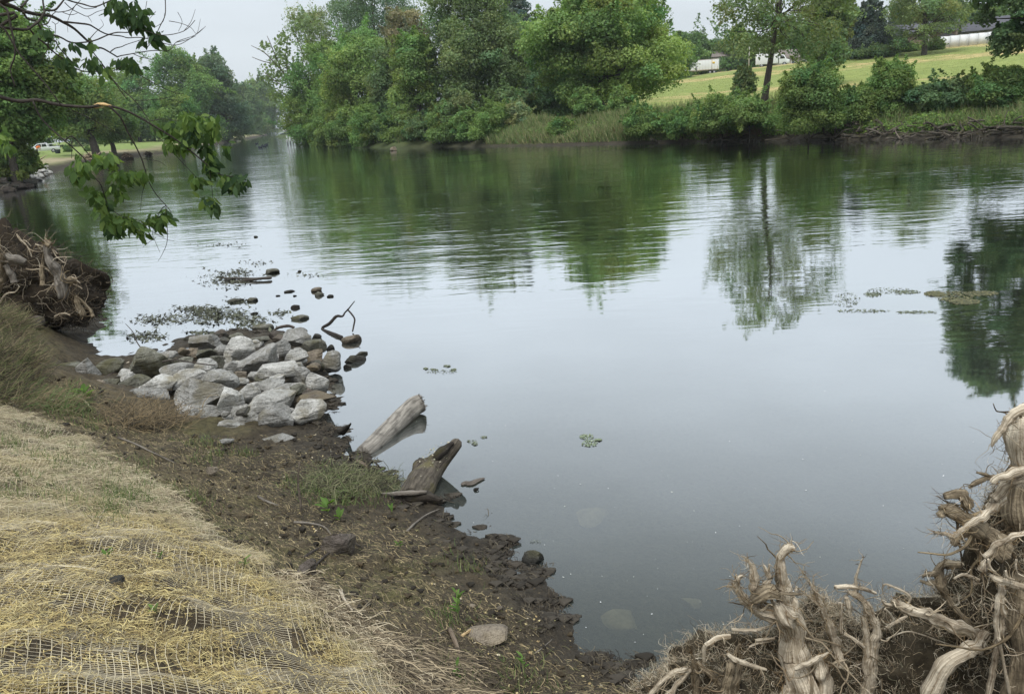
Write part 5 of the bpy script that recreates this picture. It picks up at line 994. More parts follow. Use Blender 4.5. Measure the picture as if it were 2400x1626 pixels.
n = 190; Q = np.array([onz(*K(780 + rg.random() * 1540, 840 + 700 * rg.random() ** .8), .004) for _ in range(n)]); Q = Q[np.array([hn(q[0], q[1]) < -.03 for q in Q])]; n = len(Q)
V, F = leaf_quads(rg, Q, np.c_[rg.normal(size=(n, 2)) * .2, np.ones(n)], .003 + .016 * rg.random(n) ** 4 + .003, .5); tag(obj('floating_specks', V, F, TINT, tint=rep(pick(n, [(.75, .76, .74), (.6, .62, .55), (.8, .8, .8)], rg, .1), 4)), 'white seed fluff and specks drifting on the open water', 'specks', kind='stuff')

# ------------------------------------------------------------------ root wads
def zr1(x, y): return 1480 + x / 4.646, 1250 + y / 4.646
def zr2(x, y): return 1960 + x / 5.282, 940 + y / 5.282
def zr3(x, y): return 1960 + x / 5.282, 1238 + y / 5.282
def z6(x, y): return x / 7.72, 540 + y / 7.72
def splinters(mb, P, r, rg, n, L_, w, cols, spread=.5, along_=True):
    P, r = smooth_path(P, r, 4); k = rg.integers(0, len(P) - 1, n); t_ = rg.random(n)[:, None]; T_ = P[np.minimum(k + 1, len(P) - 1)] - P[k]; T_ /= np.linalg.norm(T_, axis=1)[:, None] + 1e-9
    d = rg.normal(size=(n, 3)); d -= T_ * np.sum(d * T_, 1)[:, None]; d /= np.linalg.norm(d, axis=1)[:, None]
    Q = P[k] * (1 - t_) + P[k + 1] * t_ + d * (r[k] * .95)[:, None]; D = T_ * np.sign(rg.normal(size=(n, 1))) + d * spread * rg.random((n, 1)) + rg.normal(size=(n, 3)) * .15
    V, F, nv = strips(Q, D, L_ * (.3 + rg.random(n)), w * (.4 + .9 * rg.random(n)), np.array([.15, -.8, .55]), .5, 0, 4, .75, rg); mb.add(V, F, rep(pick(n, cols, rg, .2), nv))
def rootlets(mb, starts, rg, L_, r, cols, steps=7, curl=.75, bias=(0, 0, 0), sides=4):
    for s_ in starts:
        d = rg.normal(size=3) + np.array(bias); d /= np.linalg.norm(d); p = np.array(s_, float); P = [p]; l = L_ * (.4 + .9 * rg.random())
        for k in range(steps): d = d + rg.normal(size=3) * curl * .6; d /= np.linalg.norm(d); p = p + d * l / steps; P.append(p)
        c = np.array(cols[rg.integers(0, len(cols))]) * (.75 + .5 * rg.random()); rr = r * (.5 + rg.random()); mb.tube(np.array(P), np.linspace(rr, rr * .3, len(P)), sides, c, seg=2)
LC = [(.62, .53, .40), (.48, .39, .28), (.70, .62, .48), (.34, .26, .17)]; DC = [(.20, .155, .10), (.10, .078, .052), (.32, .26, .17), (.06, .048, .036)]
def mass(mb, blobs, rg, seed=0, tint=(1, 1, 1)):
    for i, (c, rad_) in enumerate(blobs):
        V, F = ICO[4]; d = 1 + .8 * fbm(V[:, 0] * 2.2 + i * 3 + seed, V[:, 1] * 2.2 + V[:, 2] * 1.7, 4, i); V = V * d[:, None] * np.array(rad_) + np.array(c); q = np.c_[F, F[:, :1]]; mb.add(V, q, tint)
def fibres_on(mb, lump, rg, n, L_, w, cols):
    V = np.concatenate(lump.V); c = np.concatenate([np.repeat(v.mean(0)[None], len(v), 0) for v in lump.V]); k = rg.integers(0, len(V), n); N_ = V[k] - c[k]; N_ /= np.linalg.norm(N_, axis=1)[:, None] + 1e-9
    D = N_ * .35 + rg.normal(size=(n, 3)) * .8; v, F, nv = strips(V[k] + N_ * .004 + rg.normal(size=(n, 3)) * L_ * .12, D, L_ * (.3 + rg.random(n)), w * (.5 + rg.random(n)), np.array([.15, -.8, .55]), .7, .1, 5, .5, rg); mb.add(v, F, rep(pick(n, cols, rg, .25), nv))
def root_wad(name, label, conv, Y, groups_, seed, thin=1.0, group=None):
    """groups_: part name -> (material, list of traced roots)"""
    pts0 = [p for p in groups_[0][2][0] if not isinstance(p, str)]; P0, r0 = traced(conv, pts0, Y); base = P0[0].copy(); base[2] = max(gz(base[0], base[1]), 0.0)
    root = empty(name, base, label, 'tree root', group); rg = np.random.default_rng(seed); allP = []
    for pn, m_, lst, spl in groups_:
        for i, pts in enumerate(lst):
            mb = MB(); sb = MB(); cv = conv
            if isinstance(pts[0], str): cv = dict(a=zr1, b=zr2, c=zr3, d=z6)[pts[0]]; pts = pts[1:]
            for lim_, far_y, f_ in ((1540, 2200, zr3), (1600, 1900, zr1)):
                if cv is f_ and pts[0][1] >= lim_:                       # roots that start low run on down to the bank
                    p0, p1 = pts[0], pts[1]; k_ = (far_y - p0[1]) / max(80, p0[1] - p1[1]); pts = [(p0[0] + max(-250, min(250, (p0[0] - p1[0]) * k_)), far_y, p0[2] * 1.1, *p0[3:])] + list(pts)
            P, r = traced(cv, pts, Y); r = r * thin * (.86 if r.max() > .02 else 1)
            mb.tube(P - base, r, 16 if r.max() > .03 else (9 if r.max() > .008 else 5), (1, 1, 1), rough=.2, groove=.34 if r.max() > .015 else .15, seed=seed + i * 1.7 + len(pn), seg=8); allP.append((P, r))
            if spl and r.max() > .006: splinters(sb, P - base, r, rg, int(spl * .6 * (4 + 330 * np.sum(np.linalg.norm(P[1:] - P[:-1], axis=1)) * min(1, r.max() / .04))), .035 + r.max() * 1.1, .0022 + r.max() * .035, LC if m_ is ROOT else DC + LC[:2], .22)
            Q_, q_ = smooth_path(P, r, 4); nn = int(2 + 26 * np.sum(np.linalg.norm(P[1:] - P[:-1], axis=1))) if spl else 0; kk = rg.integers(0, len(Q_), nn)
            for k_ in kk:
                sd = np.random.default_rng(int(k_ * 31 + i * 7 + seed)); L_s = min(.30, .05 + q_[k_] * 3.2) * (.5 + sd.random()); rootlets(mb, [Q_[k_] - base], sd, L_s * 1.3, max(.0016, min(.008, q_[k_] * .20)), [(.95, .92, .86), (.7, .66, .6), (.5, .46, .4)] if m_ is ROOT else [(1.2, 1.15, 1.05), (.7, .65, .6)], 6, .65, (0, -.25, .0), 5)
            if len(sb.V): mb.V += sb.V; mb.F += [f + mb.n for f in sb.F]; mb.T += sb.T; mb.B += sb.B; mb.n += sb.n
            mb.build(pn, m_, root, smooth=True)
    return root, base, allP, rg
wad1 = root_wad('root_wad', 'bleached upturned root wad with antler like forks at the bottom right', zr1, 3.5, [
    ('stump', ROOT, [[(1800, 1660, 185, -.1), (1800, 1420, 170), (1775, 1170, 118), (1765, 1010, 125), (1700, 880, 150, -.03), (1640, 780, 110, -.03), (1580, 720, 50)]], 1.2),
    ('forked_root', ROOT, [[(1690, 880, 120), (1690, 720, 100), (1665, 570, 82), (1630, 420, 62), (1615, 290, 50), (1655, 205, 47), (1710, 165, 52), (1768, 175, 44)], [(1735, 150, 18), (1745, 110, 8), (1742, 70, 2)],
        [(1660, 900, 110), (1450, 860, 88), (1330, 800, 66), (1240, 735, 50), (1170, 640, 42), (1150, 540, 38), (1165, 480, 26)], [(1165, 490, 22), (1130, 450, 4)], [(1165, 480, 18), (1200, 455, 12), (1225, 470, 3)], [(1120, 590, 22), (1070, 580, 12), (1040, 585, 3)],
        [(1410, 720, 75), (1355, 600, 55), (1330, 480, 50), (1320, 380, 33), (1262, 290, 14), (1195, 235, 3)], [(1420, 640, 48), (1500, 520, 33), (1550, 450, 12)], [(1500, 470, 28), (1460, 390, 20), (1440, 340, 8)], [(1490, 440, 18), (1500, 330, 6)], [(1790, 620, 24), (1800, 570, 6)]], .9),
    ('matted_root', ROOTD, [[(1330, 730, 55, -.05), (1430, 660, 90, -.05), (1540, 620, 76, -.05), (1610, 650, 40, -.05)], [(1620, 650, 16, -.12), (1750, 655, 18, -.12), (1865, 655, 8, -.12)]], 2.2),
    ('frayed_root', ROOT, [[(2290, 1660, 66), (2280, 1450, 62), (2230, 1200, 54), (2150, 950, 42), (2050, 750, 24), (1960, 560, 10), (1850, 390, 3)], [(2050, 750, 20), (1990, 600, 10), (1975, 480, 3)], [(2120, 850, 20), (1950, 700, 12), (1830, 600, 4)], [(2100, 800, 15), (1920, 500, 8), (1820, 475, 3)], [(2200, 1660, 105, .05), (2200, 1400, 92, .05), (2190, 1250, 62, .05)],
        [(2060, 1660, 110, -.1), (2070, 1450, 95, -.1), (2045, 1340, 45, -.1)], [(1780, 1480, 20, -.15), (1950, 1390, 34, -.15), (2150, 1292, 6, -.15)]], 1.2),
    ('branch_root', ROOT, [[(1050, 1310, 20, -.1), (1130, 1370, 27, -.1), (1300, 1430, 27, -.1), (1470, 1480, 16, -.1)], [(790, 1400, 14), (795, 1240, 22), (860, 1180, 26), (950, 1130, 30), (1080, 1110, 24)], [(1090, 1040, 16), (1250, 1050, 20), (1400, 1040, 18), (1540, 990, 10)], [(330, 1610, 24), (480, 1500, 32), (620, 1470, 24)], [(500, 1640, 30), (640, 1480, 22)],
        [(960, 1090, 5), (1050, 990, 5), (1130, 930, 4), (1230, 865, 3)], [(1350, 1160, 16), (1450, 1150, 20), (1560, 1140, 14)], [(1280, 1230, 10), (1380, 1190, 14), (1520, 1170, 10)]], .8),
    ('broken_stub', ROOTD, [[(1040, 1680, 60, -.1), (1080, 1450, 50, -.1), (1130, 1330, 30), (1180, 1200, 14)], [(1130, 1660, 48, -.05), (1170, 1400, 28), (1210, 1320, 8)], [(700, 1680, 58), (690, 1450, 38), (660, 1330, 12), (650, 1300, 3)], [(720, 1420, 26), (830, 1500, 42), (960, 1640, 50)]], 1.6)], 5)
wad2 = root_wad('root_wad', 'tall tangled root wad with a thick pale trunk at the right edge', zr3, 3.45, [
    ('trunk', ROOTD, [['c', (2410, 1800, 240, -.25), (2400, 1300, 235, -.25), (2390, 900, 230, -.22), (2400, 600, 200, -.2)]], .3),
    ('crown_root', ROOT, [['b', (2330, 200, 190, .05), (2290, 480, 195, .05), (2280, 700, 165, .05), (2310, 850, 110, .05)], ['b', (2360, 40, 60, -.1), (2200, 170, 58, -.1), (2060, 330, 46, -.1), (1965, 470, 34, -.1), (1925, 560, 10, -.1)], ['b', (1930, 1020, 30, -.12), (2050, 935, 68, -.12), (2200, 870, 78, -.12), (2360, 850, 80, -.12)], ['b', (1960, 1200, 55, -.05), (2050, 1085, 60, -.05), (2200, 985, 60, -.1), (2360, 930, 50, -.1)],
        ['b', (1210, 1614, 16, -.15), (1340, 1640, 30, -.15), (1450, 1660, 34, -.15), (1600, 1560, 38, -.15), (1800, 1420, 58, -.1), (1950, 1300, 76, -.05), (2060, 1200, 80)]], 1.3),
    ('mossy_root', ROOTD, [['b', (1290, 1330, 52), (1400, 1330, 74), (1550, 1400, 106), (1750, 1540, 130), (1950, 1700, 150), (2110, 1850, 160)], ['b', (1330, 1165, 40), (1480, 1140, 58), (1580, 1180, 66), (1650, 1310, 60)], ['b', (1310, 1395, 60, -.03), (1345, 1420, 40, -.03)], ['b', (2330, 1000, 150, .1), (2250, 1250, 165, .1), (2330, 1560, 200, .1)], ['b', (1740, 880, 14), (1850, 910, 24), (1960, 960, 20)], ['b', (1640, 1070, 18), (1740, 1000, 32), (1880, 950, 30), (2010, 930, 24)]], 1.4),
    ('arched_root', ROOTD, [['c', (1790, 1340, 55), (1650, 1200, 40), (1500, 1030, 36), (1380, 870, 42), (1310, 760, 60), (1265, 640, 68), (1260, 520, 64), (1330, 450, 58), (1450, 440, 54), (1560, 430, 36)], ['c', (1260, 560, 48), (1150, 560, 38), (1080, 580, 26), (1065, 610, 8)], ['c', (1260, 680, 40), (1150, 680, 26), (1040, 640, 10)], ['c', (1120, 560, 14), (1115, 500, 6)], ['c', (1440, 200, 50), (1500, 120, 60), (1620, 80, 46), (1700, 170, 40), (1760, 300, 34), (1790, 380, 26)], ['c', (1500, 200, 14, -.03), (1620, 240, 14, -.03), (1760, 260, 12, -.03)]], 1.2),
    ('bleached_arm', ROOT, [['c', (690, 905, 38, -.15), (850, 965, 60, -.15), (1050, 1050, 74, -.15), (1250, 1130, 80, -.12), (1450, 1200, 88, -.1), (1650, 1260, 88, -.05), (1790, 1330, 78)], ['c', (560, 880, 6, -.15), (600, 930, 16, -.15), (690, 950, 26, -.15)], ['c', (600, 990, 12, -.1), (660, 1050, 16, -.1), (720, 1140, 14, -.1)], ['c', (1390, 1680, 100, -.2), (1600, 1510, 104, -.15), (1780, 1400, 84, -.1), (1830, 1290, 58, -.05)]], .5),
    ('hooked_root', ROOT, [['c', (440, 1560, 70), (480, 1300, 62), (470, 1150, 58), (400, 1000, 50), (330, 900, 48), (230, 810, 44), (150, 790, 24)], ['c', (360, 1560, 48), (360, 1250, 40), (345, 1050, 30), (340, 980, 14)], ['c', (130, 850, 24), (150, 960, 38), (165, 1080, 18), (175, 1120, 4)], ['c', (60, 1300, 24), (60, 1050, 18), (60, 930, 15), (20, 920, 7)]], 1.0),
    ('branch_root', ROOT, [['c', (-20, 725, 26), (130, 720, 28), (250, 730, 27), (360, 752, 25), (495, 803, 16)], ['c', (250, 720, 20), (240, 620, 17), (280, 490, 13), (310, 400, 10), (345, 350, 4)], ['c', (570, 750, 7), (600, 690, 13), (700, 720, 15), (830, 780, 17), (910, 840, 19), (905, 900, 17), (870, 935, 7)], ['c', (1455, 620, 12), (1560, 570, 18), (1680, 600, 20), (1770, 630, 13)], ['c', (620, 1370, 10), (860, 1275, 9), (1050, 1310, 9), (1300, 1400, 9), (1500, 1450, 9), (1700, 1440, 8)], ['c', (590, 1250, 22), (750, 1150, 22), (880, 1080, 12)], ['c', (100, 1300, 18), (250, 1390, 20), (370, 1480, 20)]], .5),
    ('hanging_root', ROOT, [['c', (1950, 1680, 30, -.3), (2000, 1400, 33, -.3), (1980, 1100, 27, -.3), (2000, 900, 33, -.3), (2040, 780, 42, -.28), (2045, 680, 36, -.25)], ['c', (2060, 1340, 32, -.3), (2060, 1050, 38, -.3), (2050, 850, 44, -.3)], ['c', (2070, 1660, 20, -.32), (2010, 1350, 24, -.32)], ['c', (1890, 575, 22, -.3), (2050, 640, 38, -.32), (2200, 680, 42, -.34), (2360, 730, 45, -.36)], ['c', (1880, 375, 14, -.32), (1900, 470, 17, -.32), (1960, 535, 12, -.32)], ['c', (2230, 380, 13, -.36), (2220, 480, 12, -.36), (2250, 560, 5, -.36)], ['c', (2100, 520, 14, -.36), (2120, 600, 19, -.36), (2210, 632, 10, -.36)], ['c', (1790, 520, 50, -.25), (1830, 430, 40, -.25), (1850, 380, 14, -.25)], ['c', (1850, 330, 40, -.2), (2000, 200, 50, -.22), (2200, 110, 40, -.25), (2350, 60, 30, -.25)]], .9)], 9)
for (root, base, allP, rg), specs, blobs in [(wad1, [('a', 400, 2300, 1120, 1620, 900)], [('a', 900, 1560, 3.75, .40, .16, .22), ('a', 1450, 1480, 3.72, .32, .14, .26), ('a', 1900, 1500, 3.75, .30, .14, .3), ('a', 2150, 1300, 3.7, .2, .1, .26), ('a', 2000, 1050, 3.66, .12, .08, .16), ('a', 640, 1720, 3.62, .26, .15, .12), ('a', 1200, 1700, 3.62, .45, .16, .2), ('a', 2000, 1750, 3.6, .4, .16, .25)]),
                                             (wad2, [('c', 520, 1900, 1060, 1620, 1300), ('c', 1450, 1950, 700, 1300, 420), ('b', 1300, 2000, 1150, 1900, 260)], [('c', 950, 1480, 3.66, .42, .15, .26), ('c', 1450, 1400, 3.64, .36, .14, .30), ('c', 1650, 1050, 3.62, .2, .12, .24), ('c', 1900, 1150, 3.6, .18, .12, .5), ('c', 1880, 850, 3.6, .10, .1, .2), ('c', 650, 1640, 3.6, .3, .15, .15), ('b', 2250, 1500, 3.7, .16, .14, .3), ('c', 900, 1900, 3.56, .5, .16, .26), ('c', 1600, 1900, 3.56, .4, .16, .3), ('c', 2050, 1600, 3.6, .14, .12, .5)])]:
    cv = dict(a=zr1, b=zr2, c=zr3); lump = MB(); mass(lump, [(ony(*cv[k_](x, y), Y) - base, (a_, b_, c_)) for k_, x, y, Y, a_, b_, c_ in blobs], rg, 3, (.20, .20, .19)); lump.build('soil_lump', ROOTD, root, smooth=True)
    mb = MB(); fibres_on(mb, lump, rg, 42000, .066, .0023, DC + LC + [(.25, .21, .14), (.38, .33, .24), (.22, .21, .14), (.45, .40, .30), (.30, .27, .19)])
    for P, r in allP:
        Q, q = smooth_path(P, r, 4); n = int(3 + 14 * np.sum(np.linalg.norm(P[1:] - P[:-1], axis=1))); k = rg.integers(0, len(Q), n); rootlets(mb, Q[k] - base + rg.normal(size=(n, 3)) * (q[k] * .5)[:, None], rg, .11, .0016, LC + DC, 6, .7, (0, -.2, -.35), sides=3)
    tag(mb.build('rootlets', TINT, root), kind='stuff')
# left root wad, farther off
wad3 = root_wad('root_wad', 'dark muddy root wad at the left edge standing over the water', z6, 11.9, [
    ('stump', DRIFT, [[(1180, 1200, 105), (1080, 880, 100), (980, 720, 100), (900, 560, 80), (850, 420, 62), (840, 260, 50)], [(430, 620, 70), (330, 560, 95), (180, 480, 80), (110, 430, 40)], [(280, 950, 60), (180, 760, 55), (100, 620, 40)]], 1.5),
    ('matted_root', ROOTD, [[(790, 170, 35), (860, 220, 70), (920, 260, 60)], [(1210, 900, 40), (1300, 920, 80), (1380, 900, 40)], [(1500, 1560, 60), (1400, 1300, 50), (1350, 1180, 40)], [(1700, 1560, 40), (1560, 1350, 26), (1400, 1190, 16)], [(780, 1000, 50), (760, 800, 45), (790, 560, 30), (800, 330, 22)], [(-100, 1200, 60), (0, 900, 80), (30, 600, 60), (20, 420, 30)]], 1.5),
    ('branch_root', ROOT, [[(850, 1110, 10), (980, 960, 16), (1080, 890, 18)], [(930, 1080, 8), (1020, 960, 10), (1090, 890, 10)], [(1360, 1290, 20), (1400, 1390, 22), (1450, 1500, 16)], [(470, 690, 10), (560, 710, 10), (700, 700, 10), (830, 700, 10), (900, 740, 9), (940, 800, 5)], [(300, 65, 12), (370, 170, 14), (470, 260, 12), (540, 380, 10), (575, 480, 8)], [(380, 190, 8), (470, 190, 8), (560, 290, 8)], [(950, 350, 8), (1010, 460, 8), (1100, 540, 7), (1180, 590, 4)], [(920, 330, 7), (1000, 380, 7), (1055, 435, 3)], [(1290, 840, 14), (1380, 900, 14), (1450, 955, 6)], [(1330, 970, 12), (1420, 1010, 12), (1490, 1055, 5)], [(640, 250, 10), (720, 275, 10), (780, 270, 6)], [(0, 1310, 16), (80, 1180, 16), (160, 1130, 14), (270, 1115, 10), (350, 1020, 8)], [(980, 1560, 10), (1080, 1510, 12), (1180, 1500, 12), (1270, 1540, 8)]], .6)], 15)
root, base, allP, rg = wad3; BL = [(850, 1100, 12.7, 1.1, .5, .62), (1200, 1230, 12.6, .55, .4, .45), (450, 1000, 12.7, .9, .5, .9), (60, 900, 12.6, .6, .5, 1.0), (850, 1400, 12.5, 1.1, .5, .33), (1430, 1480, 12.5, .30, .3, .18)]
lump3 = MB(); mass(lump3, [(ony(*z6(x, y), Y + .15) - base, (a_ * .8, b_ * .8, c_ * .82)) for x, y, Y, a_, b_, c_ in BL], rg, 7, (.12, .11, .10)); lump3.build('soil_lump', ROOTD, root, smooth=True)
mb = MB(); S = []
for _ in range(1500):
    x, y = rg.random() * 1700 - 50, 150 + rg.random() * 1400; q = ony(*z6(x, y), 12.1 + .25 * rg.random()) - base
    if any(((q[0] - (ony(*z6(b[0], b[1]), b[2]) - base)[0]) / b[3]) ** 2 + ((q[2] - (ony(*z6(b[0], b[1]), b[2]) - base)[2]) / b[5]) ** 2 < 1.1 for b in BL): S.append(q)
rootlets(mb, S[::8], rg, .4, .005, [(.03, .026, .022), (.06, .05, .04), (.12, .095, .07), (.3, .25, .18)], 6, .8, sides=3); fibres_on(mb, lump3, rg, 9000, .15, .008, [(.03, .026, .022), (.05, .042, .034), (.08, .065, .05), (.16, .13, .09), (.02, .018, .016)])
for P, r in allP:
    Q, q = smooth_path(P, r, 4); k = rg.integers(0, len(Q), 4); rootlets(mb, Q[k] - base, rg, .40, .005, LC[1:] + DC, 6, .6, sides=3)
tag(mb.build('rootlets', TINT, root), kind='stuff')

# ------------------------------------------------------------------ branches hanging over the near water
def z1(x, y): return x / 2.905, y / 2.906
def z7(x, y): return x / 7.72, y / 7.72
BY = 5.0
ot = empty('overhanging_branches', (-5.6, 4.6, gz(-5.6, 4.6)), 'near tree at the left reaching dark bare twigs and drooping green leaves over the river', 'tree'); o_ = np.array(ot.location)
mb = MB(); lim = MB(); tw = MB()
mb.tube([(0, 0, -.3), (-.05, .1, 1.2), (.05, .15, 2.4), (-.1, .1, 4.2), (-.3, .2, 6.5)], [.24, .19, .16, .12, .06], 14, rough=.08, groove=.08); mb.build('trunk', BARK, ot, smooth=True)
def br(target, conv, pts, r0, r1, y0=0.0, y1=0.0, root_=None, sides=6):
    P = np.array([ony(*conv(x, y), BY + y0 + (y1 - y0) * i / max(1, len(pts) - 1)) for i, (x, y) in enumerate(pts)]) - o_
    r = np.linspace(r0, r1, len(P)) * pxm(P[0] + o_) / 2.905
    if root_ is not None: P = np.concatenate([[root_], P]); r = np.concatenate([[r[0] * 1.5], r])
    target.tube(P, r, sides, (1, 1, 1), rough=.14, seed=len(pts) + pts[0][0] * .01, seg=4)
T1, T2, T3, T4 = np.array([.05, .12, 2.3]), np.array([.02, .12, 1.9]), np.array([-.02, .1, 1.5]), np.array([-.05, .1, 1.0])
br(lim, z7, [(-400, -40), (0, 50), (200, 110), (400, 200), (650, 260), (900, 290), (1130, 400), (1350, 530), (1590, 750), (1720, 850), (1880, 890), (2130, 1040)], 17, 5, -.1, .5, T1, 8)
br(lim, z1, [(-300, 560), (-60, 640), (120, 690), (250, 682), (400, 715), (600, 730), (700, 716), (830, 745), (950, 800), (1050, 860), (1180, 940), (1300, 1030), (1420, 1130), (1500, 1190), (1600, 1205)], 15, 3, -.3, .3, T3, 8)
br(lim, z7, [(-400, 330), (0, 480), (200, 520), (450, 540), (560, 500), (660, 420), (710, 380), (790, 250), (800, 190), (780, 50), (770, -80)], 11, 6, -.2, 0, T2)
br(lim, z7, [(-100, 20), (60, 130), (130, 200), (180, 400), (230, 650), (270, 850), (260, 1050), (200, 1200), (200, 1330), (280, 1575)], 9, 4, -.2, -.2)
br(lim, z7, [(-200, 380), (0, 480), (100, 560), (220, 760), (350, 980), (500, 1150), (700, 1380), (860, 1575), (1100, 1900)], 8, 4, -.3, -.2)
for cv, pts, a_, b_, y0, y1 in [
    (z7, [(420, 220), (500, 340), (640, 380), (720, 480), (780, 600), (1050, 660), (1250, 760), (1400, 780), (1700, 740), (1970, 630), (2130, 590), (2316, 590), (2524, 530), (2920, 640), (3320, 570), (3530, 370)], 8, 2.2, .0, .4), (z7, [(1150, 400), (1350, 420), (1600, 450), (1700, 500), (1850, 590), (1970, 630), (2200, 660), (2316, 690), (2600, 690), (3130, 820), (3400, 730), (3700, 500)], 7, 1.6, .2, .6),
    (z7, [(380, 140), (520, -20), (620, -120)], 9, 5, 0, .2), (z7, [(790, 190), (980, 190), (1080, 100), (1170, -20)], 8, 5, .1, .2), (z7, [(980, 190), (1010, 220), (1120, 220), (1280, 180), (1390, 80), (1480, -20)], 4, 2, .1, .2), (z7, [(1130, 225), (1250, 270), (1340, 265), (1400, 240)], 3, 1.5, .1, .2),
    (z7, [(1150, -20), (1330, 40), (1500, 80), (1700, 130), (1900, 60), (2100, -40)], 6, 4, .1, .3), (z7, [(1380, 80), (1500, 150), (1600, 165), (1750, 140)], 3, 2, .1, .3), (z7, [(1170, 50), (1300, 170), (1450, 250), (1590, 300), (1750, 220), (1920, 170)], 3.4, 1.6, .2, .4), (z7, [(1590, 300), (1640, 370), (1660, 410)], 2, 1, .3, .4),
    (z7, [(500, 480), (560, 560), (660, 670), (850, 820), (930, 910), (1100, 1040), (1300, 1200), (1410, 1260), (1560, 1300), (1780, 1300), (2010, 1300), (2200, 1210)], 7, 2.5, -.1, .3), (z7, [(780, 600), (830, 700), (870, 735), (1000, 740), (1050, 840), (1150, 960), (1300, 1120), (1340, 1200)], 6, 2.5, 0, .2), (z7, [(870, 735), (875, 850), (840, 940), (760, 1040)], 4, 2, 0, 0),
    (z7, [(730, 460), (850, 440), (890, 380), (920, 320), (960, 260), (1010, 220)], 4, 2.5, 0, .1), (z7, [(940, 400), (1000, 450), (1000, 600), (985, 690)], 2.4, 1.6, .1, .1), (z7, [(1000, 445), (1050, 420), (1055, 380)], 2, 1, .1, .1), (z7, [(760, 340), (830, 450), (900, 540), (930, 640)], 2.4, 1.6, 0, .1), (z7, [(1380, 80), (1290, 220), (1240, 340), (1215, 440), (1230, 590)], 2.4, 1, .2, .2),
    (z7, [(1590, 750), (1700, 620), (1760, 560), (1870, 460), (1820, 350)], 3, 1, .3, .4), (z7, [(1640, 860), (1700, 970), (1780, 1070), (1880, 1200), (1980, 1350), (2120, 1560), (2300, 1800)], 4, 3, .3, .4), (z7, [(2000, 940), (2080, 880), (2200, 850), (2316, 800), (2700, 680)], 4, 2, .4, .5), (z7, [(2130, 1030), (2200, 1010), (2316, 990), (2750, 920), (3050, 920), (3200, 760), (3530, 640), (3720, 480)], 4, 1.4, .4, .6),
    (z1, [(1125, -10), (1125, 100), (1090, 180), (1050, 260), (1000, 330)], 3.4, 2.4, .5, .5), (z1, [(1150, 145), (1230, 160), (1300, 190), (1340, 230), (1365, 130)], 2.4, 1, .5, .6), (z1, [(1210, 85), (1240, 150), (1215, 215)], 2, 1.4, .5, .6), (z1, [(1250, 215), (1300, 150), (1330, 65)], 2.4, 1, .5, .6), (z1, [(1200, 290), (1280, 270), (1335, 245)], 2.6, 1.4, .5, .6), (z1, [(1050, 190), (1110, 150), (1120, 90)], 2, 1, .5, .5), (z1, [(900, 365), (960, 390), (1030, 405), (1060, 400), (1100, 450)], 3, 1.2, .4, .5), (z1, [(1000, 10), (985, 90), (960, 130)], 2, 1, .5, .5), (z1, [(1060, 80), (1010, 140)], 2, 1, .5, .5),
    (z1, [(740, 722), (820, 800), (870, 900), (930, 1010), (970, 1100), (1010, 1230), (1060, 1320), (1130, 1400), (1170, 1450)], 7, 2, -.1, .2), (z1, [(1130, 1400), (1090, 1440), (1040, 1575), (1055, 1640), (1090, 1720)], 3, 1, .1, .2), (z1, [(1130, 1410), (1140, 1575), (1135, 1660), (1100, 1740), (1075, 1780)], 3, 1, .1, .2), (z1, [(1040, 1580), (1130, 1630), (1185, 1640)], 2, 1, .15, .2), (z1, [(1060, 1620), (1000, 1660), (970, 1690)], 1.8, .8, .15, .2), (z1, [(1000, 1210), (975, 1290), (965, 1340), (955, 1440)], 2.4, 1, .1, .1),
    (z1, [(225, 690), (270, 790), (330, 860), (430, 950), (500, 1010), (580, 1090), (590, 1150), (680, 1250), (710, 1330), (740, 1400), (820, 1470), (940, 1500), (1000, 1550)], 6, 2, -.3, .0), (z1, [(440, 960), (490, 930), (560, 1000), (620, 1070), (700, 1140), (760, 1170), (800, 1150)], 5, 1.5, -.2, -.1), (z1, [(490, 960), (488, 1080)], 3, 1.5, -.2, -.2), (z1, [(460, 740), (600, 800), (750, 880), (830, 920)], 3, 1.5, -.1, .1), (z1, [(740, 1400), (735, 1470), (720, 1520)], 2.4, 1.2, -.1, 0),
    (z1, [(690, 430), (750, 520), (830, 610), (920, 690), (1000, 800), (1080, 930), (1160, 1020), (1300, 1170), (1350, 1220)], 3.6, 1.8, .2, .3), (z1, [(930, 500), (1050, 570), (1180, 630), (1250, 640)], 3.2, 1.5, .4, .5), (z1, [(1180, 630), (1260, 590), (1300, 555)], 2.4, 1, .5, .5), (z1, [(920, 685), (1060, 680), (1160, 660), (1210, 630)], 2.6, 1.2, .3, .5), (z1, [(1030, 825), (1100, 812), (1200, 820), (1300, 830)], 2.6, 1.2, .2, .3), (z1, [(970, 1080), (1080, 1100), (1130, 1130)], 2.2, 1, .1, .1), (z1, [(1420, 1130), (1440, 1250), (1450, 1380)], 3, 1.5, .3, .3)]:
    br(tw, cv, pts, a_, b_, y0, y1, None, 5)
lim.build('limbs', TWIG, ot, smooth=True); tw.build('twigs', TWIG, ot, smooth=True)
mb = MB(); P = np.array([ony(*z1(x, y), BY - .05) - o_ for x, y in [(640, 716), (700, 712), (760, 722)]]); mb.tube(P, [.004, .012, .003], 6, (1, .8, .5), groove=.3); P = np.array([ony(*z1(x, y), BY - .05) - o_ for x, y in [(620, 733), (660, 735), (705, 733)]]); mb.tube(P, [.002, .005, .002], 5, (1, .8, .5)); mb.build('broken_wood', ROOT, ot)
mb = MB(); rg = np.random.default_rng(77)
DK = [(.065, .105, .055), (.045, .078, .042), (.08, .125, .058)]; LT_ = [(.125, .195, .068), (.10, .16, .058), (.08, .13, .05), (.17, .24, .08)]  # DK greens have the backlit shade of the upper clusters painted in
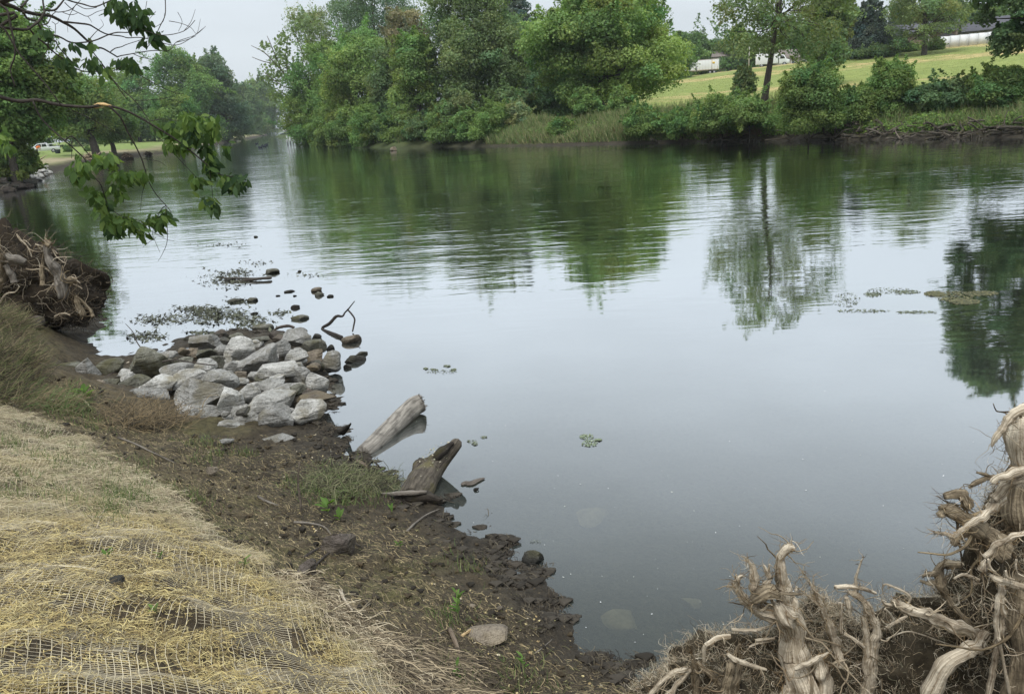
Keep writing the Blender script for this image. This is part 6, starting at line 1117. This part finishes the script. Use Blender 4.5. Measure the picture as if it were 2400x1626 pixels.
for x, y, sx_, sy_, n, cols, dd in [(790, 30, 60, 40, 24, DK, .4), (830, 100, 50, 50, 30, DK, .4), (900, 100, 50, 60, 34, DK, .4), (940, 150, 45, 40, 24, DK, .4), (960, 85, 25, 20, 8, DK, .4), (1000, 190, 35, 30, 16, DK, .5), (1060, 240, 40, 30, 13, DK, .5), (975, 290, 30, 20, 8, DK, .5), (725, 105, 4, 4, 1, DK, .3), (1080, 290, 14, 14, 4, DK, .5), (425, 415, 40, 20, 9, DK, .1), (480, 455, 40, 30, 9, DK, .1), (500, 300, 30, 12, 4, DK, .1), (625, 415, 40, 30, 12, DK, .2), (640, 460, 50, 25, 8, DK, .2), (715, 490, 25, 25, 7, LT_, .2), (840, 415, 40, 20, 8, DK, .4), (900, 460, 50, 30, 14, DK, .4), (250, 225, 25, 15, 4, DK, 0), (330, 220, 20, 12, 4, DK, 0), (620, 305, 12, 10, 5, LT_, .3),
    (1100, 870, 45, 40, 22, DK + LT_, .3), (1190, 890, 50, 55, 36, LT_, .3), (1150, 990, 40, 45, 16, LT_, .25), (1270, 800, 50, 40, 26, LT_, .3), (1330, 850, 60, 50, 36, LT_, .35), (1430, 840, 55, 45, 34, LT_, .35), (1440, 900, 40, 40, 20, LT_, .35), (1310, 930, 45, 40, 24, DK + LT_, .3), (1260, 980, 40, 50, 20, LT_, .3), (1545, 1015, 28, 30, 8, DK + LT_, .35), (1400, 1010, 40, 40, 14, DK, .35), (1440, 1080, 40, 45, 20, DK + LT_, .35), (1440, 1160, 50, 40, 22, DK + LT_, .35), (1360, 1235, 45, 30, 16, LT_, .3), (1550, 1240, 50, 40, 26, DK + LT_, .35), (1630, 1240, 50, 40, 26, DK, .35), (1600, 1285, 30, 25, 9, DK, .35), (1410, 1370, 40, 25, 14, DK + LT_, .3), (1460, 1410, 28, 35, 12, DK, .3),
    (535, 1120, 50, 40, 20, LT_, -.2), (530, 1200, 55, 35, 22, DK + LT_, -.2), (570, 1160, 20, 50, 8, LT_, -.2), (690, 1080, 50, 35, 22, LT_, -.1), (750, 1090, 45, 40, 22, LT_, -.1), (800, 1200, 50, 35, 24, LT_, -.1), (890, 1200, 55, 35, 26, LT_, 0), (980, 1190, 40, 30, 14, LT_, 0), (650, 1330, 40, 50, 20, LT_, -.1), (690, 1400, 50, 55, 26, DK + LT_, -.1), (790, 1330, 45, 50, 14, LT_, -.05), (755, 1290, 20, 20, 6, LT_, -.05), (730, 1500, 40, 45, 22, LT_, 0), (830, 1500, 60, 35, 26, LT_, 0), (900, 1530, 60, 35, 22, LT_, 0), (960, 1575, 40, 30, 14, LT_, .05), (1050, 1510, 50, 35, 20, LT_, .1), (1125, 1480, 35, 45, 20, DK + LT_, .1), (770, 1580, 50, 25, 10, DK, 0), (15, 920, 30, 40, 14, LT_, -.5), (60, 1000, 30, 30, 10, LT_, -.5)]:
    n = int(n * 1.6)
    Q = np.array([ony(*z1(x + rg.normal() * sx_ * .55, y + rg.normal() * sy_ * .55 - 12), BY + dd + rg.normal() * .10) for _ in range(n)]) - o_
    D = np.c_[rg.normal(size=n) * .45, rg.normal(size=n) * .45, -.9 + .35 * rg.normal(size=n)]; leaves_at(mb, Q, D + rg.normal(size=(n, 3)) * .25, np.c_[rg.normal(size=n) * .8, -np.ones(n) * .8, .5 + rg.normal(size=n) * .3], .044 + .044 * rg.random(n), cols, rg, 1.0)
mb.build('leaves', LFN, ot)

# ------------------------------------------------------------------ far objects
WHITE = flat_mat('white_paint', (.78, .79, .80), .4); GLASS = flat_mat('dark_glass', (.03, .035, .04), .08, .6); TYRE = flat_mat('tyre_rubber', (.02, .02, .02), .9); STEEL = flat_mat('grey_steel', (.35, .35, .36), .5)
YELL = flat_mat('yellow_paint', (.75, .50, .04)); ROOF = flat_mat('grey_shingle', (.11, .11, .125), .9, .2, 3, .3); ROOFB = flat_mat('brown_shingle', (.22, .19, .17), .9, .2, 3, .3); SIDING = flat_mat('tan_siding', (.38, .34, .28), .8, .2, 2, .1); BRICK = flat_mat('brown_brick', (.22, .17, .13), .9, .2, 6, .25); FENCE = flat_mat('white_vinyl', (.80, .81, .83), .5); POLEM = flat_mat('pale_pole_wood', (.48, .46, .42), .9, .1, 2, .15); ORANGE = flat_mat('orange_cloth', (.85, .19, .03), .8); DENIM = flat_mat('dark_cloth', (.04, .05, .06), .9); SKIN = flat_mat('skin', (.45, .28, .2), .6)
def facing(p): return -math.atan2(p[0], p[1])
def bev(o, w=.03):
    m_ = o.modifiers.new('bevel', 'BEVEL'); m_.width = w; m_.segments = 2; m_.limit_method = 'ANGLE'; return o
def prism(mb, prof, y0, y1, tint=(1, 1, 1)):
    """side outline (x, z) drawn between two widths; quads fan about the middle"""
    n = len(prof); A_ = np.array([(x, y0, z) for x, z in prof]); B_ = np.array([(x, y1, z) for x, z in prof]); c0, c1 = A_.mean(0), B_.mean(0); V = np.concatenate([A_, B_, [c0, c1]])
    F = [[i, (i + 1) % n, n + (i + 1) % n, n + i] for i in range(n)] + [[(i + 1) % n, i, 2 * n, 2 * n] for i in range(n)] + [[n + i, n + (i + 1) % n, 2 * n + 1, 2 * n + 1] for i in range(n)]
    return mb.add(V, F, tint)
def wheel(root, x, y, z, r, w=.25):
    o = MB(); o.tube([(x, y - w / 2, z), (x, y + w / 2, z)], [r, r], 20, seg=None); wh = o.build('wheel', TYRE, root); h = MB(); h.tube([(x, y - w / 2 - .02, z), (x, y + w / 2 + .02, z)], [r * .58, r * .58], 14); h.build('rim', STEEL, wh)
# pickup
q = at_far(*K(100, 348), 150); tk = empty('pickup_truck', q, 'white crew cab pickup truck parked on the left bank', 'pickup truck')
mb = MB(); prism(mb, [(-2.75, .45), (2.6, .45), (2.75, .7), (2.7, 1.0), (1.55, 1.15), (.75, 1.78), (-.75, 1.85), (-.95, 1.15), (-2.75, 1.15)], -.92, .92); bev(mb.build('body', WHITE, tk), .05)
mb = MB().box((-1.85, 0, 1.10), (1.6, 1.5, .14)); mb.build('bed', DENIM, tk)
for sy in (-1, 1):
    mb = MB(); prism(mb, [(1.25, 1.2), (.72, 1.68), (.1, 1.72), (.1, 1.2)], sy * .925, sy * .935); mb.build('window', GLASS, tk); mb = MB(); prism(mb, [(0, 1.2), (0, 1.72), (-.68, 1.74), (-.78, 1.2)], sy * .925, sy * .935); mb.build('window', GLASS, tk)
    for x in (-1.75, 1.75): wheel(tk, x, sy * .82, .38, .39)
mb = MB().box((-1.7, 0, 1.62), (1.5, 1.2, .10)).box((-1.05, .55, 1.4), (.06, .06, .5)).box((-2.4, .55, 1.4), (.06, .06, .5)).box((-1.05, -.55, 1.4), (.06, .06, .5)).box((-2.4, -.55, 1.4), (.06, .06, .5)); mb.build('rack', WHITE, tk); tk.rotation_euler.z = facing(q) + math.pi - .12
# person in orange
q = at_far(*K(86, 351), 140); pr = empty('person', q, 'person in an orange shirt bending down near the white pickup', 'person')
def skinned(name, verts, edges, m_, parent):
    me = bpy.data.meshes.new(name); me.from_pydata([v[:3] for v in verts], edges, []); o = bpy.data.objects.new(name, me); COL.objects.link(o); o.parent = parent; s_ = o.modifiers.new('skin', 'SKIN'); me.skin_vertices[0].data[0].use_root = True
    for i, v in enumerate(verts): me.skin_vertices[0].data[i].radius = (v[3], v[3] * .85)
    o.modifiers.new('sub', 'SUBSURF').levels = 2; me.materials.append(m_); return o
skinned('body', [(0, 0, .86, .15), (.16, 0, 1.05, .15), (.36, 0, 1.14, .17), (.50, 0, 1.12, .06), (.62, 0, 1.10, .10), (.36, .2, 1.1, .07), (.42, .24, .82, .05), (.5, .2, .55, .04), (.36, -.2, 1.1, .07), (.42, -.24, .82, .05), (.5, -.2, .55, .04), (-.02, .11, .5, .08), (-.05, .12, .06, .055), (.1, .12, .03, .045), (-.02, -.11, .5, .08), (-.05, -.12, .06, .055), (.1, -.12, .03, .045)], [(0, 1), (1, 2), (2, 3), (3, 4), (2, 5), (5, 6), (6, 7), (2, 8), (8, 9), (9, 10), (0, 11), (11, 12), (12, 13), (0, 14), (14, 15), (15, 16)], SKIN, pr)
skinned('shirt', [(-.02, 0, .84, .2), (.16, 0, 1.06, .21), (.38, 0, 1.16, .22), (.46, 0, 1.14, .1), (.36, .22, 1.12, .1), (.42, .26, .86, .08), (.36, -.22, 1.12, .1), (.42, -.26, .86, .08)], [(0, 1), (1, 2), (2, 3), (2, 4), (4, 5), (2, 6), (6, 7)], ORANGE, pr)
skinned('trousers', [(-.03, 0, .84, .19), (-.03, .11, .5, .115), (-.05, .12, .1, .085), (-.03, -.11, .5, .115), (-.05, -.12, .1, .085)], [(0, 1), (1, 2), (0, 3), (3, 4)], DENIM, pr); pr.rotation_euler.z = facing(q) + .4; pr.scale = (1.15,) * 3
q = at_far(*K(132, 350), 140); tb = empty('tub', q, 'black tub standing on the grass right of the orange shirted person', 'tub'); mb = MB(); mb.tube([(0, 0, 0), (0, 0, .3), (0, 0, .62)], [.38, .43, .48], 18, cap=True); mb.build('bucket', DENIM, tb); mb = MB(); a_ = np.linspace(0, 2 * math.pi, 25); mb.tube(np.c_[np.cos(a_) * .48, np.sin(a_) * .48, np.full(25, .64)], np.full(25, .03), 6, seg=1, cap=False); mb.build('rim', TYRE, tb)
# semi trailer
q = at_far(*K(1592, 182), 225); tl = empty('semi_trailer', q, 'white box trailer with yellow marks parked at the top of the meadow', 'trailer'); L_ = 9.2
bev(MB().box((0, 0, 2.55), (L_, 2.5, 2.75)).build('box', WHITE, tl), .04); MB().box((0, 0, 1.10), (L_ * .98, 1.0, .12)).build('frame', STEEL, tl)
mb = MB()
for x in np.linspace(-4.4, 4.4, 12): mb.box((x, -1.26, 2.55), (.05, .02, 2.6))
mb.build('side_rib', flat_mat('off_white', (.66, .66, .67)), tl); mb = MB().box((0, -1.268, 3.86), (L_, .03, .10)).box((0, -1.268, 1.24), (L_, .03, .10)).box((2.85, -1.268, 2.55), (.10, .03, 2.5)); mb.build('trim', flat_mat('rust_trim', (.35, .26, .2)), tl)
a_ = np.linspace(0, 2 * math.pi, 20); mb = MB(); mb.tube(np.c_[-3.75 + .33 * np.cos(a_), np.full(20, -1.29), 2.7 + .62 * np.sin(a_)], np.full(20, .13), 6, seg=1, cap=False).box((-3.75, -1.29, 2.95), (.45, .02, .35)).box((-3.75, -1.29, 2.3), (.4, .02, .3)); mb.build('emblem', YELL, tl)
MB().box((3.35, -1.29, 2.95), (.55, .02, .5)).box((2.9, -1.29, 3.2), (.12, .02, .9)).build('emblem', YELL, tl); MB().box((-1.25, -1.27, 1.7), (.4, .03, 1.1)).box((-1.4, -1.275, 2.3), (.2, .03, .9)).build('stain', flat_mat('grey_stain', (.25, .25, .26)), tl)
for x in (2.4, 3.5):
    for y in (-1.0, 1.0): wheel(tl, x, y, .5, .5, .4)
for y in (-.8, .8): MB().box((-2.9, y, .6), (.14, .14, 1.2)).build('leg', STEEL, tl)
tl.rotation_euler.z = facing(q) - .10
# second truck
q = at_far(*K(1752, 160), 205); tr_ = empty('box_truck', q, 'white truck behind the lone trunk at the top of the meadow', 'truck'); bev(MB().box((-1.2, 0, 2.0), (5.4, 2.4, 2.5)).build('box', WHITE, tr_), .05); mb = MB(); prism(mb, [(1.7, .6), (4.0, .6), (4.1, 1.5), (3.3, 1.7), (2.7, 2.7), (1.7, 2.8)], -1.1, 1.1); bev(mb.build('cab', WHITE, tr_), .06)
for sy in (-1, 1):
    mb = MB(); prism(mb, [(3.2, 1.75), (2.65, 2.55), (1.95, 2.6), (1.95, 1.75)], sy * 1.105, sy * 1.12); mb.build('window', GLASS, tr_)
    for x in (-2.4, 3.0): wheel(tr_, x, sy * 1.0, .48, .48, .35)
tr_.rotation_euler.z = facing(q) - .1
def house(name, label, px, d, L_, Wd, Hh, rise, wall, roof, rot, wins, base=0.0, extra=None):
    q = at_far(*K(*px), d); h = empty(name, q + np.array([0, 0, base]), label, 'house'); MB().box((0, 0, Hh / 2), (L_, Wd, Hh)).build('wall', wall, h)
    mb = MB(); e = .5; V = [(-L_ / 2 - e, -Wd / 2 - e, Hh), (L_ / 2 + e, -Wd / 2 - e, Hh), (L_ / 2 + e, Wd / 2 + e, Hh), (-L_ / 2 - e, Wd / 2 + e, Hh), (-L_ / 2 - e, 0, Hh + rise), (L_ / 2 + e, 0, Hh + rise)]; V += [(x, y, z + .18) for x, y, z in V]
    mb.add(V, [[6, 7, 11, 10], [8, 9, 10, 11], [0, 4, 5, 1], [2, 5, 4, 3], [0, 1, 7, 6], [2, 3, 9, 8], [0, 6, 10, 4], [4, 10, 9, 3], [1, 5, 11, 7], [5, 2, 8, 11]]); rf = mb.build('roof', roof, h); MB().add([(-L_ / 2, -Wd / 2, Hh), (-L_ / 2, Wd / 2, Hh), (-L_ / 2, 0, Hh + rise - .02), (-L_ / 2, 0, Hh + rise - .02), (L_ / 2, -Wd / 2, Hh), (L_ / 2, Wd / 2, Hh), (L_ / 2, 0, Hh + rise - .02), (L_ / 2, 0, Hh + rise - .02)], [[0, 1, 2, 3], [4, 5, 6, 7]]).build('gable', wall, h)
    for x, z, w, hh in wins:
        y = -Wd / 2; f = MB().box((x - w / 2, y - .04, z), (.1, .08, hh + .2)).box((x + w / 2, y - .04, z), (.1, .08, hh + .2)).box((x, y - .04, z + hh / 2 + .05), (w - .1, .08, .1)).box((x, y - .05, z - hh / 2 - .05), (w - .1, .1, .1)).build('window', WHITE, h); MB().box((x, y - .02, z), (w - .1, .05, hh)).build('pane', GLASS, f)
    h.rotation_euler.z = facing(q) + rot; return h, rf
hs, rf = house('house', 'tan two storey house with a brown roof partly hidden behind the box trailer', (1643, 158), 250, 6, 6, 4.9, 1.7, SIDING, ROOFB, -.1, [(-1.2, 4.0, .8, 1.2), (1.2, 4.0, .8, 1.2), (-1.6, 1.6, .9, 1.4), (1.2, 1.6, 1.0, 1.4)])
MB().box((1.2, .5, 6.3), (.7, .7, 1.5)).build('chimney', BRICK, rf)
MB().box((1.6, -3.95, 2.6), (4, 1.8, .2)).build('porch_roof', ROOF, hs)
hs, rf = house('house', 'low brown house half hidden behind the spreading yard tree', (2085, 108), 165, 13, 8, 2.9, 2.2, BRICK, ROOF, -.1, [(-2.6, 1.7, .9, 1.6), (1.6, 1.7, .9, 1.6), (4.2, 1.5, 1.2, 1.2)])
hs, rf = house('house', 'long low house with a grey shingle roof behind the white fence', (2215, 88), 172, 17, 9, 2.8, 2.6, SIDING, ROOF, -.12, [(-3, 1.8, 1.4, 1.2), (0, 1.8, 1.4, 1.2), (3.2, 1.8, 1.2, 1.2), (6, 1.8, 1.2, 1.2)], base=.3)
MB().box((2, .8, 5.8), (.9, .7, 1.5)).build('chimney', BRICK, rf)
hs, rf = house('house', 'grey house with pale gable standing behind the white truck', (1800, 150), 240, 9, 7, 3.2, 2.4, SIDING, ROOFB, .5, [(-2, 1.8, 1, 1.3), (1.5, 1.8, 1, 1.3)])
q = at_far(*K(2146, 106), 160); sh = empty('shed', q, 'small white shed at the left end of the white fence', 'shed'); MB().box((0, 0, 1.05), (2.4, 2.2, 2.1)).build('wall', WHITE, sh); mb = MB(); prism(mb, [(-1.6, 2.0), (1.6, 2.0), (0, 2.7)], -1.4, 1.4); mb.build('roof', ROOF, sh); sh.rotation_euler.z = facing(q)
# fence
A_, B_ = at_far(*K(2133, 115), 150), at_far(*K(2345, 84), 152); fe = empty('white_fence', A_, 'tall white panel fence along the top of the meadow at the right', 'fence'); dv = B_ - A_; L_ = np.hypot(dv[0], dv[1]); fe.rotation_euler.z = math.atan2(dv[1], dv[0]); ns = 10
for i in range(ns):
    x = (i + .5) * L_ / ns; zz = dv[2] * (i + .5) / ns; mb = MB().box((x, 0, zz + 1.0), (L_ / ns - .14, .05, 1.9))
    for k in range(10): mb.box((x - L_ / ns / 2 + (k + .5) * L_ / ns / 10, -.035, zz + 1.0), (.03, .02, 1.8))
    mb.build('panel', FENCE, fe)
for i in range(ns + 1): MB().box((i * L_ / ns, 0, dv[2] * i / ns + 0.98), (.16, .16, 2.0)).build('post', flat_mat('grey_vinyl', (.55, .56, .58)) if i == 0 else bpy.data.materials['grey_vinyl'], fe)  # posts a greyer tone than the panels, so their lines show
# poles
for lab, top, bot, d, r, arm in [('pale utility pole left of the box trailer', (1544, 122), (1547, 186), 215, .14, 0), ('pale utility pole between the box trailer and the lone trunk', (1701, 98), (1699, 165), 190, .15, 0), ('thin pole behind the lone trunk', (1722, 108), (1723, 148), 235, .09, 0), ('thin antenna mast above the grey shingle roof', (2225, 15), (2223, 62), 182, .10, 0)]:
    q = at_far(*K(*bot), d); z1_ = dy(*top, d)[2]; g = empty('utility_pole' if 'pole' in lab else 'antenna_mast', q, lab, 'pole'); mb = MB(); mb.tube([(0, 0, -.3), (0, 0, z1_ - q[2])], [r, r * .7], 10); mb.build('shaft', POLEM, g); mb = MB(); mb.box((0, 0, z1_ - q[2] - .3), (.5, .06, .08)); mb.build('crossbar', POLEM, g)
# driftwood on the far right bank: each branch a thing
rg = np.random.default_rng(31); proto = []
for k in range(6):
    mb = MB(); P = np.array([(0, 0, 0), (.4, .06 * rg.normal(), .05), (.9, .12 * rg.normal(), .10 * rg.normal()), (1.4, .2 * rg.normal(), .1), (2.0, .3 * rg.normal(), .2 * rg.random())]); mb.tube(P - np.array([1, 0, 0]), np.array([.07, .06, .055, .045, .02]) * (.6 + .6 * rg.random()), 8, (.62, .6, .57), rough=.2, groove=.15, seed=k)
    if k % 2: mb.tube([P[2] - np.array([1, 0, 0]), P[2] + np.array([-.6, .3, .35]), P[2] + np.array([-.3, .4, .6])], [.04, .03, .01], 6, (.8, .75, .7))
    proto.append(make_mesh('driftwood_branch', np.concatenate(mb.V), np.concatenate(mb.F), (DRIFT, LOGD)[k % 3 == 2], True, np.concatenate(mb.T), np.concatenate(mb.B)))
for i in range(160):
    big = i < 130; u = (1790 + 540 * rg.random() ** .85) if big else 1480 + 320 * rg.random(); X, Y, _, s0 = along(1, u, u + 1, -.2, 1.9 if u > 1900 else 1.0); q = (X[0], Y[0]); s_ = .5 + .95 * rg.random() if big else .35 + .5 * rg.random()
    o = bpy.data.objects.new('driftwood_branch', proto[i % 6]); COL.objects.link(o); zz = gz(q[0], q[1]); o.location = (q[0], q[1], max(0.04, zz) + (.02 + .32 * rg.random() ** 2) * (1 if big else .25)); o.rotation_euler = (rg.normal() * .3, rg.normal() * .22, rg.normal() * .6 + .2); o.scale = (s_ * 1.1, s_, s_)
    tag(o, 'grey brown branch in the tangle of driftwood along the far right waterline' if big else 'small grey branch lying on the far mud bank left of the driftwood tangle', 'driftwood', 'driftwood on the far right waterline' if big else 'scattered branches on the far mud bank')
for i, (cx, cyy, w, h, mt, lab) in enumerate([(848 * 1.0, 0, 0, 0, 0, '')]): pass
for bb, lab in [((1022, 326, 1042, 337), 'pale boulder at the far waterline below the round bright bush'), ((916, 345, 928, 356), 'small pale stone standing in the water off the far willows'), ((968, 322, 985, 334), 'grey boulder on the far mud left of the pale one'), ((998, 328, 1010, 333), 'flat dark stone between the two far boulders'), ((908, 322, 918, 332), 'dull grey stone under the far willows'), ((940, 332, 948, 338), 'small dark stone at the far waterline')]:
    stone('far_boulder', lab, bb if False else B([bb[0] * .9684, bb[1] * .9686 + (8 if bb[1] < 340 else 0), bb[2] * .9684, bb[3] * .9686 + (8 if bb[1] < 340 else 0)]), ROCKW if 'pale' in lab else ROCKB, .15, 1300 + bb[0], sub=3, group='boulders along the far waterline', grow=1.3)
# left bank riprap, gravel and small root wads
rp = [make_mesh('riprap_stone', *[(a_ * np.array([.45, .4, .3]), f_) for a_, f_ in [rock_geo(1500 + k, 3, 9)]][0], ROCKD if k % 2 else ROCKB, True) for k in range(4)]
for i in range(70):
    x, y = rg.random() * 78 - 6, 0; y = 436 - 14 * rg.random() ** 1.2 - (x / 78) * 12 + rg.normal() * 2; q = dz(x, y); o = bpy.data.objects.new('riprap_stone', rp[i % 4]); COL.objects.link(o); o.location = (q[0], q[1], max(.02, gz(q[0], q[1])) + .12); o.rotation_euler = (0, 0, rg.random() * 6); o.scale = (.6 + .6 * rg.random(),) * 3; tag(o, 'dark grey stone in the strip of riprap along the left waterline', 'stone', 'riprap strip on the left bank')
gp = [make_mesh('gravel_stone', *[(a_ * np.array([.4, .35, .16]), f_) for a_, f_ in [rock_geo(1600 + k, 2, 7)]][0], ROCK, True) for k in range(3)]
for i in range(40):
    t_ = rg.random(); x, y = 62 + 50 * t_, 411 - 18 * t_ + rg.normal() * 3; q = dz(x, y); o = bpy.data.objects.new('gravel_stone', gp[i % 3]); COL.objects.link(o); o.location = (q[0], q[1], max(.0, gz(q[0], q[1])) + .05); o.scale = (.6 + .9 * rg.random(),) * 3; o.rotation_euler.z = rg.random() * 6; tag(o, 'pale flat stone on the gravel spit of the left bank', 'stone', 'pale gravel spit on the left bank')
for lab, (x, y), d, s_, tn in [('small pale root wad on the left bank above the riprap strip', (64, 400), 82, 1.25, (1, .95, .85)), ('dark root wad at the waterline right of the leaning park trunk', (288, 357), 130, .85, (.3, .27, .24)), ('little dark root wad right of the bigger one on the left bank', (337, 352), 145, .65, (.28, .25, .22)), ('pale pile of roots at the waterline below the park trees', (207, 366), 118, 1.1, (.9, .85, .75))]:
    q = at_far(*K(x, y), d); q[2] = max(q[2], .1); g = empty('root_wad', q, lab, 'tree root', 'small root wads on the left bank'); mb = MB(); mass(mb, [((0, 0, .35 * s_), (.8 * s_, .5 * s_, .55 * s_)), ((.6 * s_, 0, .2 * s_), (.6 * s_, .4 * s_, .35 * s_))], rg, int(x), tuple(np.array(tn) * .5)); mb.build('soil_lump', ROOTD, g)
    mb = MB()
    for k in range(34): d_ = rg.normal(size=3) * np.array([1, .7, .6]) + np.array([0, -.3, .35]); d_ /= np.linalg.norm(d_); p = np.array([.5 * rg.normal() * s_ * .6, 0, .4 * s_]); mb.tube([p, p + d_ * .5 * s_, p + d_ * .9 * s_ + rg.normal(size=3) * .15 * s_], [.09 * s_, .06 * s_, .015 * s_], 6, tn, rough=.2)
    mb.build('roots', ROOT, g)
# ducks
dk = None
for i, (x, y) in enumerate([(609.6, 347), (619, 344), (624, 341.5), (602, 338)]):
    q = onz(x, y, 0); lab = ['nearest dark duck of the small group on the far water', 'second duck of the small group on the far water', 'rightmost duck of the small group on the far water', 'lone duck left of the small group on the far water'][i]; g = empty('duck', q, lab, 'duck', 'ducks on the far water'); rg2 = np.random.default_rng(i)
    V, F = ICO[2]; b_ = V * np.array([.34, .17, .15]); b_[:, 2] += .08 + .08 * np.clip(-V[:, 0], 0, 1) ** 2; nk, Fn, _ = tube_geo(*smooth_path(np.array([(.2, 0, .1), (.28, 0, .25), (.3, 0, .36), (.36, 0, .41), (.5, 0, .39)]), np.array([.09, .055, .05, .07, .015])), 8)
    obj('body', np.concatenate([b_, nk]), np.concatenate([np.c_[F, F[:, :1]], Fn + len(b_)]), DENIM, g, smooth=True); g.rotation_euler.z = .3 * i; g.scale = (1.3,) * 3
# low pale structure at the bend
q = dz(668, 312); g = empty('pale_weir', (q[0] + 0, 168, 0), 'white slatted structure under a dark beam at the river bend', 'structure'); q = ony(*K(668, 312), 168); g.location = (q[0], 168, 0); g.rotation_euler.z = facing(q); mb = MB()
for k in range(7): mb.box((-1.5 + k * .55, 0, .9), (.34, .12, 2.0))
mb.build('slats', WHITE, g); MB().box((0, -.1, 2.15), (5.5, .3, .22)).build('beam', DENIM, g); MB().box((-.6, 0, 2.75), (3.0, .25, .5)).build('rail', WHITE, g)

# ------------------------------------------------------------------ air: thin even haze round the whole place
m, nt = mat('hazy_air'); v = N(nt, 'ShaderNodeVolumePrincipled', i_Density=0.00022); v.inputs['Color'].default_value = (0.86, 0.92, 0.97, 1); v.inputs['Anisotropy'].default_value = 0.2
o_ = N(nt, 'ShaderNodeOutputMaterial'); nt.links.new(v.outputs[0], o_.inputs['Volume'])
hb = MB().box((0, 0, 19.0), (2800, 2800, 46.0)); tag(hb.build('haze', m), kind='stuff')
